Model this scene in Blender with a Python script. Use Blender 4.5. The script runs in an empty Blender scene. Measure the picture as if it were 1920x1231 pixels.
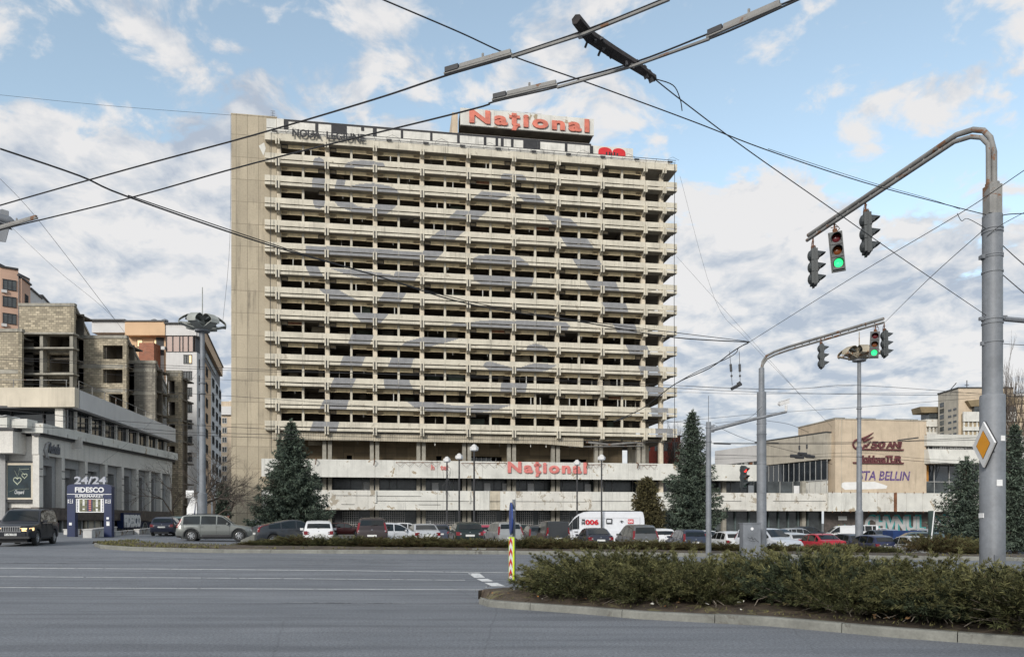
import bpy, bmesh, math, random
from mathutils import Vector, Matrix
R = math.radians
random.seed(7)
SC = bpy.context.scene
COL = SC.collection
# ------------------------------------------------------------------ camera
FPX, CX, HY, CZ = 1400.0, 960.0, 980.0, 1.65
cam_d = bpy.data.cameras.new('camera')
cam_d.sensor_width = 36.0
cam_d.lens = 36.0 * FPX / 1920.0
cam_d.shift_x = 0.0
cam_d.shift_y = (HY - 615.5) / 1920.0
cam_d.clip_start = 0.1
cam_d.clip_end = 5000
cam = bpy.data.objects.new('camera', cam_d)
COL.objects.link(cam)
cam.location = (0, 0, CZ)
cam.rotation_euler = (R(90), 0, 0)
SC.camera = cam
# ------------------------------------------------------------------ light
SUN_EL, SUN_AZ = 24.0, 203.0       # azimuth clockwise from +Y (behind the camera, to its left)
world = bpy.data.worlds.new('World')
SC.world = world
world.use_nodes = True
wn, wl = world.node_tree.nodes, world.node_tree.links
wn.clear()
def N(t, **k):
    n = wn.new(t)
    for a, b in k.items(): setattr(n, a, b)
    return n
def wmath(op, a, b=None, c=None, clamp=False):
    n = N('ShaderNodeMath', operation=op); n.use_clamp = clamp
    for i, v in enumerate((a, b, c)):
        if v is None: continue
        if isinstance(v, (int, float)): n.inputs[i].default_value = v
        else: wl.new(v, n.inputs[i])
    return n.outputs[0]
out = N('ShaderNodeOutputWorld')
sky = N('ShaderNodeTexSky', sky_type='NISHITA')
sky.sun_disc = False
sky.sun_elevation = R(SUN_EL)
sky.sun_rotation = R(SUN_AZ)
sky.altitude = 100; sky.air_density = 1.0; sky.dust_density = 1.2; sky.ozone_density = 1.3
bg1 = N('ShaderNodeBackground'); bg1.inputs[1].default_value = 0.145
hs = N('ShaderNodeHueSaturation'); hs.inputs['Saturation'].default_value = 0.74; hs.inputs['Value'].default_value = 1.2
wl.new(sky.outputs[0], hs.inputs['Color'])
skt = N('ShaderNodeMixRGB', blend_type='MULTIPLY'); skt.inputs[0].default_value = 1.0; skt.inputs[2].default_value = (0.93, 0.99, 0.92, 1)
wl.new(hs.outputs[0], skt.inputs[1]); wl.new(skt.outputs[0], bg1.inputs[0])
tc = N('ShaderNodeTexCoord')
sep = N('ShaderNodeSeparateXYZ'); wl.new(tc.outputs['Generated'], sep.inputs[0])
zc = wmath('MAXIMUM', sep.outputs[2], 0.0)
den = wmath('ADD', zc, 0.30)
u = wmath('DIVIDE', sep.outputs[0], den); v = wmath('DIVIDE', sep.outputs[1], den)
comb = N('ShaderNodeCombineXYZ'); wl.new(u, comb.inputs[0]); wl.new(v, comb.inputs[1]); comb.inputs[2].default_value = 3.7
def wnoise(scale, detail, rough, dist=0.0, off=(0, 0, 0), vec=None):
    mp = N('ShaderNodeMapping'); mp.inputs['Location'].default_value = off
    wl.new(vec or comb.outputs[0], mp.inputs[0])
    n = N('ShaderNodeTexNoise'); n.inputs['Scale'].default_value = scale; n.inputs['Detail'].default_value = detail
    n.inputs['Roughness'].default_value = rough; n.inputs['Distortion'].default_value = dist
    wl.new(mp.outputs[0], n.inputs['Vector']); return n.outputs[0]
n1 = wnoise(8.0, 10, 0.58, 0.3, (1.3, 0.4, 0))
n1b = wnoise(8.0, 10, 0.58, 0.3, (1.3, 0.44, 0))
n0 = wnoise(1.15, 4, 0.5, 0.3, (4.1, 2.2, 0))
# a bank of cloud low down, puffs higher to the left, open blue high in the middle and right
elev = wmath('DIVIDE', zc, wmath('ADD', wmath('ABSOLUTE', sep.outputs[1]), 0.02))
azm = wmath('DIVIDE', sep.outputs[0], wmath('ADD', wmath('ABSOLUTE', sep.outputs[1]), 0.05))
lowr = N('ShaderNodeMapRange'); lowr.interpolation_type = 'SMOOTHSTEP'
lowr.inputs[1].default_value = 0.52; lowr.inputs[2].default_value = 0.36; lowr.inputs[3].default_value = 0.0; lowr.inputs[4].default_value = 0.26
wl.new(wmath('ADD', elev, wmath('MULTIPLY', azm, 0.12)), lowr.inputs[0])
left = wmath('MULTIPLY', wmath('SUBTRACT', wmath('MULTIPLY', azm, -1.0), 0.06, clamp=True), 0.08)
dens = wmath('ADD', wmath('ADD', wmath('MULTIPLY', n1, 1.05), lowr.outputs[0]), left)
dens = wmath('ADD', dens, wmath('MULTIPLY', n0, 0.30))
dens = wmath('ADD', dens, wmath('MULTIPLY', wmath('SUBTRACT', 0.30, elev, clamp=True), 1.4))
mr = N('ShaderNodeMapRange'); mr.interpolation_type = 'SMOOTHSTEP'
mr.inputs[1].default_value = 0.625; mr.inputs[2].default_value = 0.76
wl.new(dens, mr.inputs[0])
n2 = wnoise(2.3, 5, 0.55, 0.4, (9.0, 5.0, 1.0))
edge = wmath('MULTIPLY', wmath('SUBTRACT', n1, n1b), 2.6)
thick = wmath('SUBTRACT', dens, 0.76)
sh = wmath('SUBTRACT', wmath('ADD', wmath('ADD', wmath('MULTIPLY', n2, 1.7), -0.12), edge), wmath('MULTIPLY', wmath('MINIMUM', thick, 0.3), 0.55))
ramp = N('ShaderNodeValToRGB')
ramp.color_ramp.elements[0].position = 0.25; ramp.color_ramp.elements[0].color = (0.50, 0.57, 0.68, 1)
ramp.color_ramp.elements[1].position = 0.85; ramp.color_ramp.elements[1].color = (0.92, 0.91, 0.91, 1)
e = ramp.color_ramp.elements.new(0.52); e.color = (0.70, 0.74, 0.80, 1)
wl.new(sh, ramp.inputs[0])
# pale warm strip just over the horizon
hz = N('ShaderNodeMapRange'); hz.inputs[1].default_value = 0.17; hz.inputs[2].default_value = 0.02
wl.new(zc, hz.inputs[0])
mxh = N('ShaderNodeMixRGB'); mxh.inputs[2].default_value = (0.80, 0.84, 0.88, 1)
wl.new(wmath('MULTIPLY', hz.outputs[0], 0.7), mxh.inputs[0]); wl.new(ramp.outputs[0], mxh.inputs[1])
bg2 = N('ShaderNodeBackground'); bg2.inputs[1].default_value = 0.60
wl.new(mxh.outputs[0], bg2.inputs[0])
mix = N('ShaderNodeMixShader')
wl.new(wmath('MULTIPLY', mr.outputs[0], 0.97), mix.inputs[0]); wl.new(bg1.outputs[0], mix.inputs[1]); wl.new(bg2.outputs[0], mix.inputs[2])
wl.new(mix.outputs[0], out.inputs[0])
sun_d = bpy.data.lights.new('sun', 'SUN'); sun_d.energy = 2.0; sun_d.angle = R(14); sun_d.color = (1.0, 0.955, 0.89)
sun = bpy.data.objects.new('sun', sun_d); COL.objects.link(sun)
sv = Vector((math.sin(R(SUN_AZ)) * math.cos(R(SUN_EL)), math.cos(R(SUN_AZ)) * math.cos(R(SUN_EL)), math.sin(R(SUN_EL))))
sun.rotation_euler = sv.to_track_quat('Z', 'Y').to_euler()
SC.view_settings.view_transform = 'Standard'; SC.view_settings.look = 'None'
SC.view_settings.exposure = 0.6; SC.view_settings.gamma = 1.0

# ------------------------------------------------------------------ helpers
def sm(a, b, x):
    t = min(1, max(0, (x - a) / (b - a))); return t * t * (3 - 2 * t)
def gz(X, Y):
    A = 0.2 * sm(20, 35, Y) - 0.2 * sm(36, 52, Y)
    B = -0.012 * sm(18, 35, Y) - 0.013 * sm(36, 50, Y) + 0.012 * sm(60, 80, Y)
    Xc = max(-36, min(40, X))
    return A + B * Xc
def G(px, py):
    lo, hi = 4.0, 400.0
    f = lambda Y: HY + FPX / Y * (CZ - gz((px - CX) * Y / FPX, Y)) - py
    Y = 4.0
    while Y < 300 and f(Y) > 0: Y += 0.5
    lo, hi = Y - 0.5, Y
    for _ in range(30):
        m = (lo + hi) / 2
        if f(m) > 0: lo = m
        else: hi = m
    Y = hi; X = (px - CX) * Y / FPX
    return Vector((X, Y, gz(X, Y)))
def P(px, py, Y): return Vector(((px - CX) * Y / FPX, Y, CZ + (HY - py) * Y / FPX))
def Wz(px, py, z):
    Y = (z - CZ) * FPX / (HY - py); return Vector(((px - CX) * Y / FPX, Y, z))

def tag(o, label=None, cat=None, group=None, kind=None):
    if label: o['label'] = label
    if cat: o['category'] = cat
    if group: o['group'] = group
    if kind: o['kind'] = kind
    return o
def thing(name, label, cat, loc=(0, 0, 0), rz=0.0, group=None):
    o = bpy.data.objects.new(name, None); COL.objects.link(o)
    o.empty_display_size = 0.3
    o.location = loc; o.rotation_euler = (0, 0, rz)
    return tag(o, label, cat, group)
def copy_tree(o, parent=None):
    c = o.copy(); COL.objects.link(c); c.parent = parent
    for ch in o.children: copy_tree(ch, c)
    return c

class MB:
    def __init__(s): s.v = []; s.f = []; s.m = []
    def add(s, vs, fs, mi=0):
        b = len(s.v); s.v += [tuple(p) for p in vs]
        for f in fs: s.f.append([b + i for i in f]); s.m.append(mi)
    def quad(s, a, b, c, d, mi=0): s.add((a, b, c, d), ((0, 1, 2, 3),), mi)
    def poly(s, pts, mi=0): s.add(pts, (tuple(range(len(pts))),), mi)
    def box(s, x0, x1, y0, y1, z0, z1, mi=0):
        if x0 > x1: x0, x1 = x1, x0
        if y0 > y1: y0, y1 = y1, y0
        if z0 > z1: z0, z1 = z1, z0
        s.add([(x0, y0, z0), (x1, y0, z0), (x1, y1, z0), (x0, y1, z0), (x0, y0, z1), (x1, y0, z1), (x1, y1, z1), (x0, y1, z1)],
              [(0, 3, 2, 1), (4, 5, 6, 7), (0, 1, 5, 4), (1, 2, 6, 5), (2, 3, 7, 6), (3, 0, 4, 7)], mi)
    def obox(s, c, ax, ay, az, mi=0):
        c = Vector(c); ax = Vector(ax); ay = Vector(ay); az = Vector(az); vs = []
        for k in (-1, 1):
            for i, j in ((-1, -1), (1, -1), (1, 1), (-1, 1)): vs.append(c + ax * i + ay * j + az * k)
        s.add(vs, [(0, 3, 2, 1), (4, 5, 6, 7), (0, 1, 5, 4), (1, 2, 6, 5), (2, 3, 7, 6), (3, 0, 4, 7)], mi)
    def prism(s, pts, d, mi=0):
        d = Vector(d); n = len(pts); a = [Vector(p) for p in pts]; b = [p + d for p in a]
        s.add(a + b, [tuple(range(n))[::-1], tuple(range(n, 2 * n))] + [(i, (i + 1) % n, n + (i + 1) % n, n + i) for i in range(n)], mi)
    def tube(s, pts, r, n=8, mi=0, cap=True):
        pts = [Vector(p) for p in pts]
        if not isinstance(r, (list, tuple)): r = [r] * len(pts)
        rings = []; prev = None
        for i, p in enumerate(pts):
            t = (pts[min(i + 1, len(pts) - 1)] - pts[max(i - 1, 0)])
            if t.length < 1e-9: t = Vector((0, 0, 1))
            t.normalize()
            if prev is None:
                a = t.orthogonal().normalized()
            else:
                a = prev - t * prev.dot(t)
                a = a.normalized() if a.length > 1e-6 else t.orthogonal().normalized()
            prev = a; b = t.cross(a)
            rings.append([p + (a * math.cos(2 * math.pi * k / n) + b * math.sin(2 * math.pi * k / n)) * r[i] for k in range(n)])
        vs = [q for rg in rings for q in rg]; fs = []
        for i in range(len(pts) - 1):
            for k in range(n):
                fs.append((i * n + k, i * n + (k + 1) % n, (i + 1) * n + (k + 1) % n, (i + 1) * n + k))
        if cap: fs.append(tuple(range(n))[::-1]); fs.append(tuple((len(pts) - 1) * n + k for k in range(n)))
        s.add(vs, fs, mi)
    def lathe(s, prof, c=(0, 0, 0), n=16, mi=0):
        c = Vector(c); vs = []; fs = []
        for r, z in prof:
            for k in range(n):
                a = 2 * math.pi * k / n; vs.append(c + Vector((r * math.cos(a), r * math.sin(a), z)))
        for i in range(len(prof) - 1):
            for k in range(n): fs.append((i * n + k, i * n + (k + 1) % n, (i + 1) * n + (k + 1) % n, (i + 1) * n + k))
        s.add(vs, fs, mi)
    def mesh(s, name, mats, smooth=False):
        me = bpy.data.meshes.new(name)
        me.from_pydata(s.v, [], s.f)
        if not isinstance(mats, (list, tuple)): mats = [mats]
        for m in mats: me.materials.append(m)
        if len(mats) > 1: me.polygons.foreach_set('material_index', s.m)
        if smooth:
            me.polygons.foreach_set('use_smooth', [True] * len(s.f))
            try: me.set_sharp_from_angle(angle=R(38))
            except Exception: pass
        me.update()
        return me
    def build(s, name, mats, parent=None, smooth=False, loc=None, rot=None, label=None):
        o = bpy.data.objects.new(name, s.mesh(name, mats, smooth)); COL.objects.link(o)
        if parent is not None: o.parent = parent
        if loc is not None: o.location = loc
        if rot is not None: o.rotation_euler = rot
        if label: o['label'] = label
        return o

def text(body, size, mat, parent, loc, rot=(R(90), 0, 0), name='lettering', ext=0.03, xs=1.0, shear=0.0, off=0.0, align='LEFT', width=None, label=None, sp=1.0):
    c = bpy.data.curves.new(name, 'FONT'); c.body = body; c.size = size; c.extrude = ext; c.shear = shear; c.offset = off; c.align_x = align
    c.space_character = sp; c.resolution_u = 3
    t = bpy.data.objects.new('tmp', c); COL.objects.link(t)
    me = bpy.data.meshes.new_from_object(t.evaluated_get(bpy.context.evaluated_depsgraph_get()))
    bpy.data.objects.remove(t)
    if width:
        xsv = [v.co.x for v in me.vertices]
        if xsv: xs = width / (max(xsv) - min(xsv))
    for v in me.vertices: v.co.x *= xs
    if width and align == 'LEFT':
        x0 = min(v.co.x for v in me.vertices)
        for v in me.vertices: v.co.x -= x0
    me.materials.clear(); me.materials.append(mat)
    o = bpy.data.objects.new(name, me); COL.objects.link(o); o.parent = parent; o.location = loc; o.rotation_euler = rot
    if label: o['label'] = label
    return o

# ------------------------------------------------------------------ materials
MATS = {}
def lin(c): return tuple(((x / 255) / 12.92 if x / 255 <= 0.04045 else ((x / 255 + 0.055) / 1.055) ** 2.4) for x in c)
def mat(name, base, var=0.12, scale=0.6, streak=0.0, tile=None, rough=0.85, bump=0.0, bscale=30.0, metal=0.0, stain=None, stain_amt=0.0, stain_scale=0.5,
        island=0.0, emit=None, spec=None, coat=0.0, brick=None, fine=0.0, trans=0.0):
    if name in MATS: return MATS[name]
    m = bpy.data.materials.new(name); m.use_nodes = True; nt = m.node_tree; ns, ls = nt.nodes, nt.links
    b = ns['Principled BSDF']; b.inputs['Roughness'].default_value = rough; b.inputs['Metallic'].default_value = metal
    if spec is not None: b.inputs['Specular IOR Level'].default_value = spec
    if coat: b.inputs['Coat Weight'].default_value = coat; b.inputs['Coat Roughness'].default_value = 0.06
    if emit:
        b.inputs['Emission Color'].default_value = (*emit[0], 1); b.inputs['Emission Strength'].default_value = emit[1]
    tcn = ns.new('ShaderNodeTexCoord')
    def noise(sc, det=4, ro=0.55, mp=None, dist=0.0):
        n = ns.new('ShaderNodeTexNoise'); n.inputs['Scale'].default_value = sc; n.inputs['Detail'].default_value = det; n.inputs['Roughness'].default_value = ro
        n.inputs['Distortion'].default_value = dist
        if mp:
            q = ns.new('ShaderNodeMapping'); q.inputs['Scale'].default_value = mp; ls.new(tcn.outputs['Object'], q.inputs[0]); ls.new(q.outputs[0], n.inputs['Vector'])
        else: ls.new(tcn.outputs['Object'], n.inputs['Vector'])
        return n.outputs[0]
    def mixc(fac, c1, c2, bt='MIX'):
        n = ns.new('ShaderNodeMixRGB'); n.blend_type = bt
        for i, v in enumerate((fac, c1, c2)):
            if isinstance(v, (int, float)): n.inputs[i].default_value = v
            elif isinstance(v, tuple): n.inputs[i].default_value = (*v[:3], 1)
            else: ls.new(v, n.inputs[i])
        return n.outputs[0]
    def rng(v, a, b2, c=0.0, d=1.0):
        n = ns.new('ShaderNodeMapRange'); ls.new(v, n.inputs[0])
        for i, q in enumerate((a, b2, c, d)): n.inputs[i + 1].default_value = q
        return n.outputs[0]
    dark = tuple(x * (1 - var * 1.6) for x in base); lite = tuple(min(1, x * (1 + var * 1.3)) for x in base)
    col = base
    hgt = None
    if brick or tile:
        cmb = ns.new('ShaderNodeCombineXYZ'); sp2 = ns.new('ShaderNodeSeparateXYZ'); ls.new(tcn.outputs['Object'], sp2.inputs[0])
        ad = ns.new('ShaderNodeMath'); ad.operation = 'ADD'; ls.new(sp2.outputs[0], ad.inputs[0]); ls.new(sp2.outputs[1], ad.inputs[1])
        ls.new(ad.outputs[0], cmb.inputs[0]); ls.new(sp2.outputs[2], cmb.inputs[1])
        bt = ns.new('ShaderNodeTexBrick'); ls.new(cmb.outputs[0], bt.inputs['Vector'])
        w, h, mo, mc, off = brick or tile
        bt.inputs['Scale'].default_value = 1.0; bt.inputs['Brick Width'].default_value = w; bt.inputs['Row Height'].default_value = h
        bt.inputs['Mortar Size'].default_value = mo; bt.offset = off; bt.inputs['Mortar Smooth'].default_value = 0.2
        bt.inputs['Color1'].default_value = (*dark, 1); bt.inputs['Color2'].default_value = (*lite, 1); bt.inputs['Mortar'].default_value = (*mc, 1)
        col = bt.outputs[0]; hgt = bt.outputs['Fac']
        col = mixc(rng(noise(scale, 5), 0.3, 0.7, 0, 0.5), col, tuple(x * 0.72 for x in base))
    elif var > 0:
        col = mixc(rng(noise(scale, 6, 0.6), 0.3, 0.7), dark, lite)
    if fine > 0:
        f = noise(bscale * 1.3, 2, 0.7)
        col = mixc(1.0, col, mixc(rng(f, 0.25, 0.75), (1 - fine,) * 3, (1 + fine,) * 3), 'MULTIPLY')
    if island > 0:
        g = ns.new('ShaderNodeNewGeometry')
        rr = ns.new('ShaderNodeValToRGB'); ls.new(g.outputs['Random Per Island'], rr.inputs[0])
        rr.color_ramp.elements[0].color = ((1 - island),) * 3 + (1,); rr.color_ramp.elements[1].color = ((1 + island), (1 + island * 0.9), (1 + island * 0.6), 1)
        col = mixc(1.0, col, rr.outputs[0], 'MULTIPLY')
    if streak > 0:
        s1 = noise(1.0, 5, 0.65, (2.6, 2.6, 0.16)); s2 = noise(0.35, 3)
        k = ns.new('ShaderNodeMath'); k.operation = 'MULTIPLY'; ls.new(rng(s1, 0.5, 0.72), k.inputs[0]); ls.new(rng(s2, 0.4, 0.62), k.inputs[1])
        k2 = ns.new('ShaderNodeMath'); k2.operation = 'MULTIPLY'; ls.new(k.outputs[0], k2.inputs[0]); k2.inputs[1].default_value = streak
        col = mixc(k2.outputs[0], col, tuple(x * 0.35 for x in base))
    if stain_amt > 0:
        s = noise(stain_scale, 7, 0.68, None, 0.4)
        col = mixc(rng(s, 0.62 - 0.16 * stain_amt, 0.64 - 0.14 * stain_amt), col, stain)
    if not isinstance(col, tuple): ls.new(col, b.inputs['Base Color'])
    else: b.inputs['Base Color'].default_value = (*col, 1)
    if bump > 0:
        bn = ns.new('ShaderNodeBump'); bn.inputs['Strength'].default_value = bump; bn.inputs['Distance'].default_value = 0.02
        ls.new(noise(bscale, 4, 0.6), bn.inputs['Height']); ls.new(bn.outputs[0], b.inputs['Normal'])
    MATS[name] = m
    return m

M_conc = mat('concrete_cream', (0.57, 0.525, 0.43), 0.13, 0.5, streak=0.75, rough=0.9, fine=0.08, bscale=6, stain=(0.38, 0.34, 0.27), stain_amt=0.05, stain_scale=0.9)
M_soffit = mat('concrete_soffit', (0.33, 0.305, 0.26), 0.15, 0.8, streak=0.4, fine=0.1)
M_paint = mat('mural_grey_paint', (0.235, 0.235, 0.24), 0.12, 1.2, streak=0.25, rough=0.8, fine=0.15, bscale=5)
M_col = mat('column_plaster', (0.64, 0.56, 0.44), 0.14, 0.9, streak=0.8, fine=0.08)
M_rec = mat('window_panel_cream', (0.78, 0.64, 0.40), 0.14, 0.9, streak=0.6)
M_vent = mat('vent_box_tan', (0.36, 0.29, 0.19), 0.2, 1.5)
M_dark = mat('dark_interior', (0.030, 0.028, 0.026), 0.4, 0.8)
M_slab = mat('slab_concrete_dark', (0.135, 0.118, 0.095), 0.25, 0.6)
M_end = mat('end_wall_tiles', (0.42, 0.36, 0.265), 0.08, 0.25, tile=(1.45, 2.99, 0.04, (0.20, 0.17, 0.12), 0.0), streak=1.0, fine=0.09, bscale=4)
M_white = mat('white_fascia', (0.59, 0.58, 0.535), 0.09, 0.5, streak=0.5, fine=0.06, bscale=6, stain=(0.33, 0.27, 0.19), stain_amt=0.05, stain_scale=0.5)
M_peel = mat('peeling_fascia', (0.59, 0.57, 0.52), 0.09, 0.5, streak=0.6, fine=0.06, bscale=6, stain=(0.34, 0.30, 0.24), stain_amt=0.38, stain_scale=0.95)
M_roofw = mat('roof_wall_white', (0.62, 0.60, 0.55), 0.10, 0.8, streak=0.8)
M_black = mat('black_paint', (0.022, 0.022, 0.025), 0.3, 2.0, rough=0.7)
M_redlet = mat('faded_red_letters', (0.60, 0.17, 0.115), 0.22, 0.9, streak=0.5, rough=0.6)
M_red = mat('red_paint', (0.55, 0.015, 0.02), 0.1, 2.0, rough=0.6)
M_rust = mat('rusty_iron', (0.16, 0.07, 0.035), 0.4, 2.0, rough=0.9)
M_tile2 = mat('brown_stone_tiles', (0.26, 0.20, 0.125), 0.18, 0.5, tile=(1.5, 0.9, 0.02, (0.10, 0.08, 0.06), 0.0), streak=0.6)
M_glass = mat('dark_glass', (0.02, 0.025, 0.03), 0.3, 0.4, rough=0.04, spec=0.9)
M_glass2 = mat('dusty_glass', (0.06, 0.068, 0.07), 0.35, 0.7, rough=0.18, spec=0.6)
M_frame = mat('window_frame_grey', (0.35, 0.35, 0.34), 0.1, 1)
M_dframe = mat('dark_metal', (0.035, 0.035, 0.038), 0.2, 3, rough=0.6)
M_wire = mat('black_cable', (0.018, 0.018, 0.02), 0.2, 3, rough=0.7)
M_galv = mat('galvanised_grey_paint', (0.175, 0.187, 0.205), 0.18, 1.4, streak=0.9, rough=0.55, fine=0.09, bscale=12, bump=0.12)
M_galvr = mat('rusting_grey_pipe', (0.21, 0.205, 0.195), 0.2, 2.0, rough=0.7, stain=(0.17, 0.085, 0.045), stain_amt=0.28, stain_scale=1.7, fine=0.1)
M_block = mat('limestone_blockwork', (0.40, 0.345, 0.25), 0.30, 0.7, brick=(0.62, 0.30, 0.035, (0.17, 0.145, 0.11), 0.5), streak=0.6)
M_blockg = mat('grey_blockwork', (0.235, 0.215, 0.18), 0.22, 0.7, brick=(0.62, 0.26, 0.03, (0.12, 0.11, 0.09), 0.5), streak=0.5)
M_redbrick = mat('red_brick', (0.32, 0.10, 0.05), 0.2, 0.7, brick=(0.5, 0.16, 0.02, (0.3, 0.25, 0.2), 0.5))
M_rawc = mat('raw_concrete', (0.30, 0.28, 0.235), 0.2, 0.9, streak=0.8, fine=0.12)
M_pink = mat('pink_render', (0.52, 0.34, 0.25), 0.06, 0.3, streak=0.15)
M_peach = mat('peach_render', (0.62, 0.42, 0.26), 0.05, 0.3, streak=0.12)
M_wrend = mat('white_render', (0.58, 0.57, 0.56), 0.06, 0.3, streak=0.25)
M_grend = mat('pale_grey_render', (0.56, 0.55, 0.54), 0.06, 0.3, streak=0.3, fine=0.06)
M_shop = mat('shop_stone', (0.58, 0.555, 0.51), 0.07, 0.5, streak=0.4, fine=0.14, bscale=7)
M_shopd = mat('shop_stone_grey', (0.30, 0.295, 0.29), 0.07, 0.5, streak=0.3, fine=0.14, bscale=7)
M_shopc = mat('shop_stone_cream', (0.55, 0.49, 0.39), 0.08, 0.5, streak=0.5, fine=0.1)
M_granite = mat('brown_granite', (0.085, 0.07, 0.062), 0.3, 2.5, rough=0.6, fine=0.3, bscale=8)
M_blue = mat('blue_panel', (0.006, 0.016, 0.065), 0.1, 1, rough=0.35)
M_signw = mat('sign_white', (0.72, 0.72, 0.72), 0.06, 3, rough=0.5)
M_lwall = mat('whitewashed_wall', (0.52, 0.51, 0.49), 0.14, 1.2, streak=0.8, stain=(0.2, 0.13, 0.08), stain_amt=0.25, stain_scale=1.2)
M_beige = mat('beige_stucco', (0.52, 0.425, 0.315), 0.09, 0.5, streak=0.5, fine=0.07, bscale=6)
M_beigeg = mat('grey_beige_stucco', (0.42, 0.385, 0.32), 0.12, 0.5, streak=0.8, fine=0.08, bscale=6)
M_brownlet = mat('brown_letters', (0.12, 0.035, 0.038), 0.2, 2, rough=0.6)
M_purple = mat('purple_spray', (0.115, 0.07, 0.20), 0.3, 2, stain=(.40, .33, .27), stain_amt=.3, stain_scale=3)
M_teal = mat('teal_spray', (0.05, 0.28, 0.28), 0.25, 2)
M_patch = mat('white_patch_paint', (0.70, 0.69, 0.67), 0.06, 1)
M_roofd = mat('roof_felt', (0.05, 0.05, 0.048), 0.2, 1)
M_corr = mat('corrugated_sheet', (0.47, 0.42, 0.33), 0.15, 0.9, streak=0.8)
M_kerb = mat('kerb_stone', (0.185, 0.185, 0.165), 0.18, 1.6, fine=0.14, bscale=14, bump=0.25, stain=(0.12, 0.115, 0.10), stain_amt=0.12, stain_scale=1.5)
M_soil = mat('soil', (0.070, 0.052, 0.036), 0.35, 3.0, fine=0.35, bscale=16, bump=0.7, stain=(0.13, 0.115, 0.055), stain_amt=0.3, stain_scale=2.5)
M_grass = mat('dry_grass', (0.11, 0.105, 0.04), 0.3, 2.0, island=0.6)
M_marking = mat('road_paint', (0.62, 0.62, 0.61), 0.14, 3.0, fine=0.14, bscale=16, stain=(0.15, 0.155, 0.165), stain_amt=0.25, stain_scale=5.0)
M_thin = mat('worn_road_paint', (0.24, 0.245, 0.255), 0.14, 3.0, fine=0.14, bscale=16, stain=(0.115, 0.12, 0.13), stain_amt=0.8, stain_scale=4.0)
M_conif = mat('blue_spruce_needles', (0.072, 0.098, 0.084), 0.3, 0.9, island=0.8, rough=0.75, spec=0.2)
M_thuja = mat('brown_green_conifer', (0.075, 0.068, 0.035), 0.25, 0.6, island=0.7, rough=0.8, spec=0.2)
M_juni = mat('juniper_needles', (0.056, 0.062, 0.030), 0.30, 1.6, island=0.7, rough=0.75, spec=0.15, stain=(0.105, 0.088, 0.045), stain_amt=0.3, stain_scale=6.0)
M_tips = mat('juniper_tips', (0.118, 0.118, 0.055), 0.3, 2.5, island=0.5, rough=0.75, spec=0.15)  # true gold-green of the tips, also kept lighter to give highlight clusters
M_junid = mat('juniper_needles_brown', (0.078, 0.068, 0.036), 0.30, 1.6, island=0.7, rough=0.8, spec=0.15, stain=(0.10, 0.06, 0.03), stain_amt=0.4, stain_scale=3.0)
M_junib = mat('juniper_needles_bluish', (0.042, 0.055, 0.034), 0.3, 1.6, island=0.7, rough=0.7, spec=0.2)
M_bark = mat('bark', (0.075, 0.058, 0.045), 0.25, 3.0, rough=0.95)
M_barkg = mat('pale_dead_branch', (0.22, 0.19, 0.155), 0.2, 3.0, rough=0.95)
M_twig = mat('twigs', (0.085, 0.068, 0.055), 0.25, 2.0, rough=0.95)
M_hedge = mat('hedge_leaves', (0.07, 0.085, 0.025), 0.3, 1.5, island=0.7)
M_tyre = mat('tyre_rubber', (0.018, 0.018, 0.018), 0.2, 3, rough=0.8)
M_rim = mat('alloy_rim', (0.45, 0.46, 0.47), 0.05, 3, rough=0.3, metal=0.8)
M_plast = mat('black_plastic', (0.025, 0.025, 0.027), 0.15, 3, rough=0.5)
M_cglass = mat('car_glass', (0.008, 0.011, 0.012), 0.1, 1, rough=0.03, spec=0.5)
M_tail = mat('tail_light_red', (0.16, 0.004, 0.008), 0.1, 4, rough=0.25, coat=0.2)
M_head = mat('headlight_clear', (0.55, 0.57, 0.58), 0.1, 4, rough=0.08, metal=0.5)
M_headon = mat('headlight_lit', (0.8, 0.6, 0.35), 0.0, rough=0.2, emit=((1.0, 0.62, 0.25), 1.1))
M_plate = mat('number_plate', (0.62, 0.62, 0.60), 0.05, 5, rough=0.4)
M_chrome = mat('chrome_trim', (0.55, 0.55, 0.56), 0.05, 5, rough=0.12, metal=1.0)
M_sigh = mat('signal_housing', (0.036, 0.042, 0.044), 0.12, 4, rough=0.5)
M_green = mat('green_light', (0.02, 0.4, 0.1), 0.0, rough=0.3, emit=((0.04, 1.0, 0.28), 0.95))
M_redon = mat('red_light', (0.5, 0.02, 0.02), 0.0, rough=0.3, emit=((1.0, 0.05, 0.04), 1.1))
M_redoff = mat('red_lens_dark', (0.12, 0.008, 0.012), 0.0, rough=0.15, coat=0.5)
M_amboff = mat('amber_lens_dark', (0.20, 0.055, 0.01), 0.0, rough=0.15, coat=0.5)
M_grnoff = mat('green_lens_dark', (0.01, 0.06, 0.03), 0.0, rough=0.15, coat=0.5)
M_yellow = mat('sign_yellow', (0.80, 0.33, 0.01), 0.05, 4, rough=0.4)
M_lime = mat('fluorescent_yellow', (0.62, 0.80, 0.03), 0.0, rough=0.5)
M_sblue = mat('sign_blue', (0.025, 0.055, 0.22), 0.1, 4, rough=0.4)
M_litwin = mat('lit_window', (0.6, 0.45, 0.25), 0.0, rough=0.5, emit=((1.0, 0.72, 0.40), 0.55))

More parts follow.
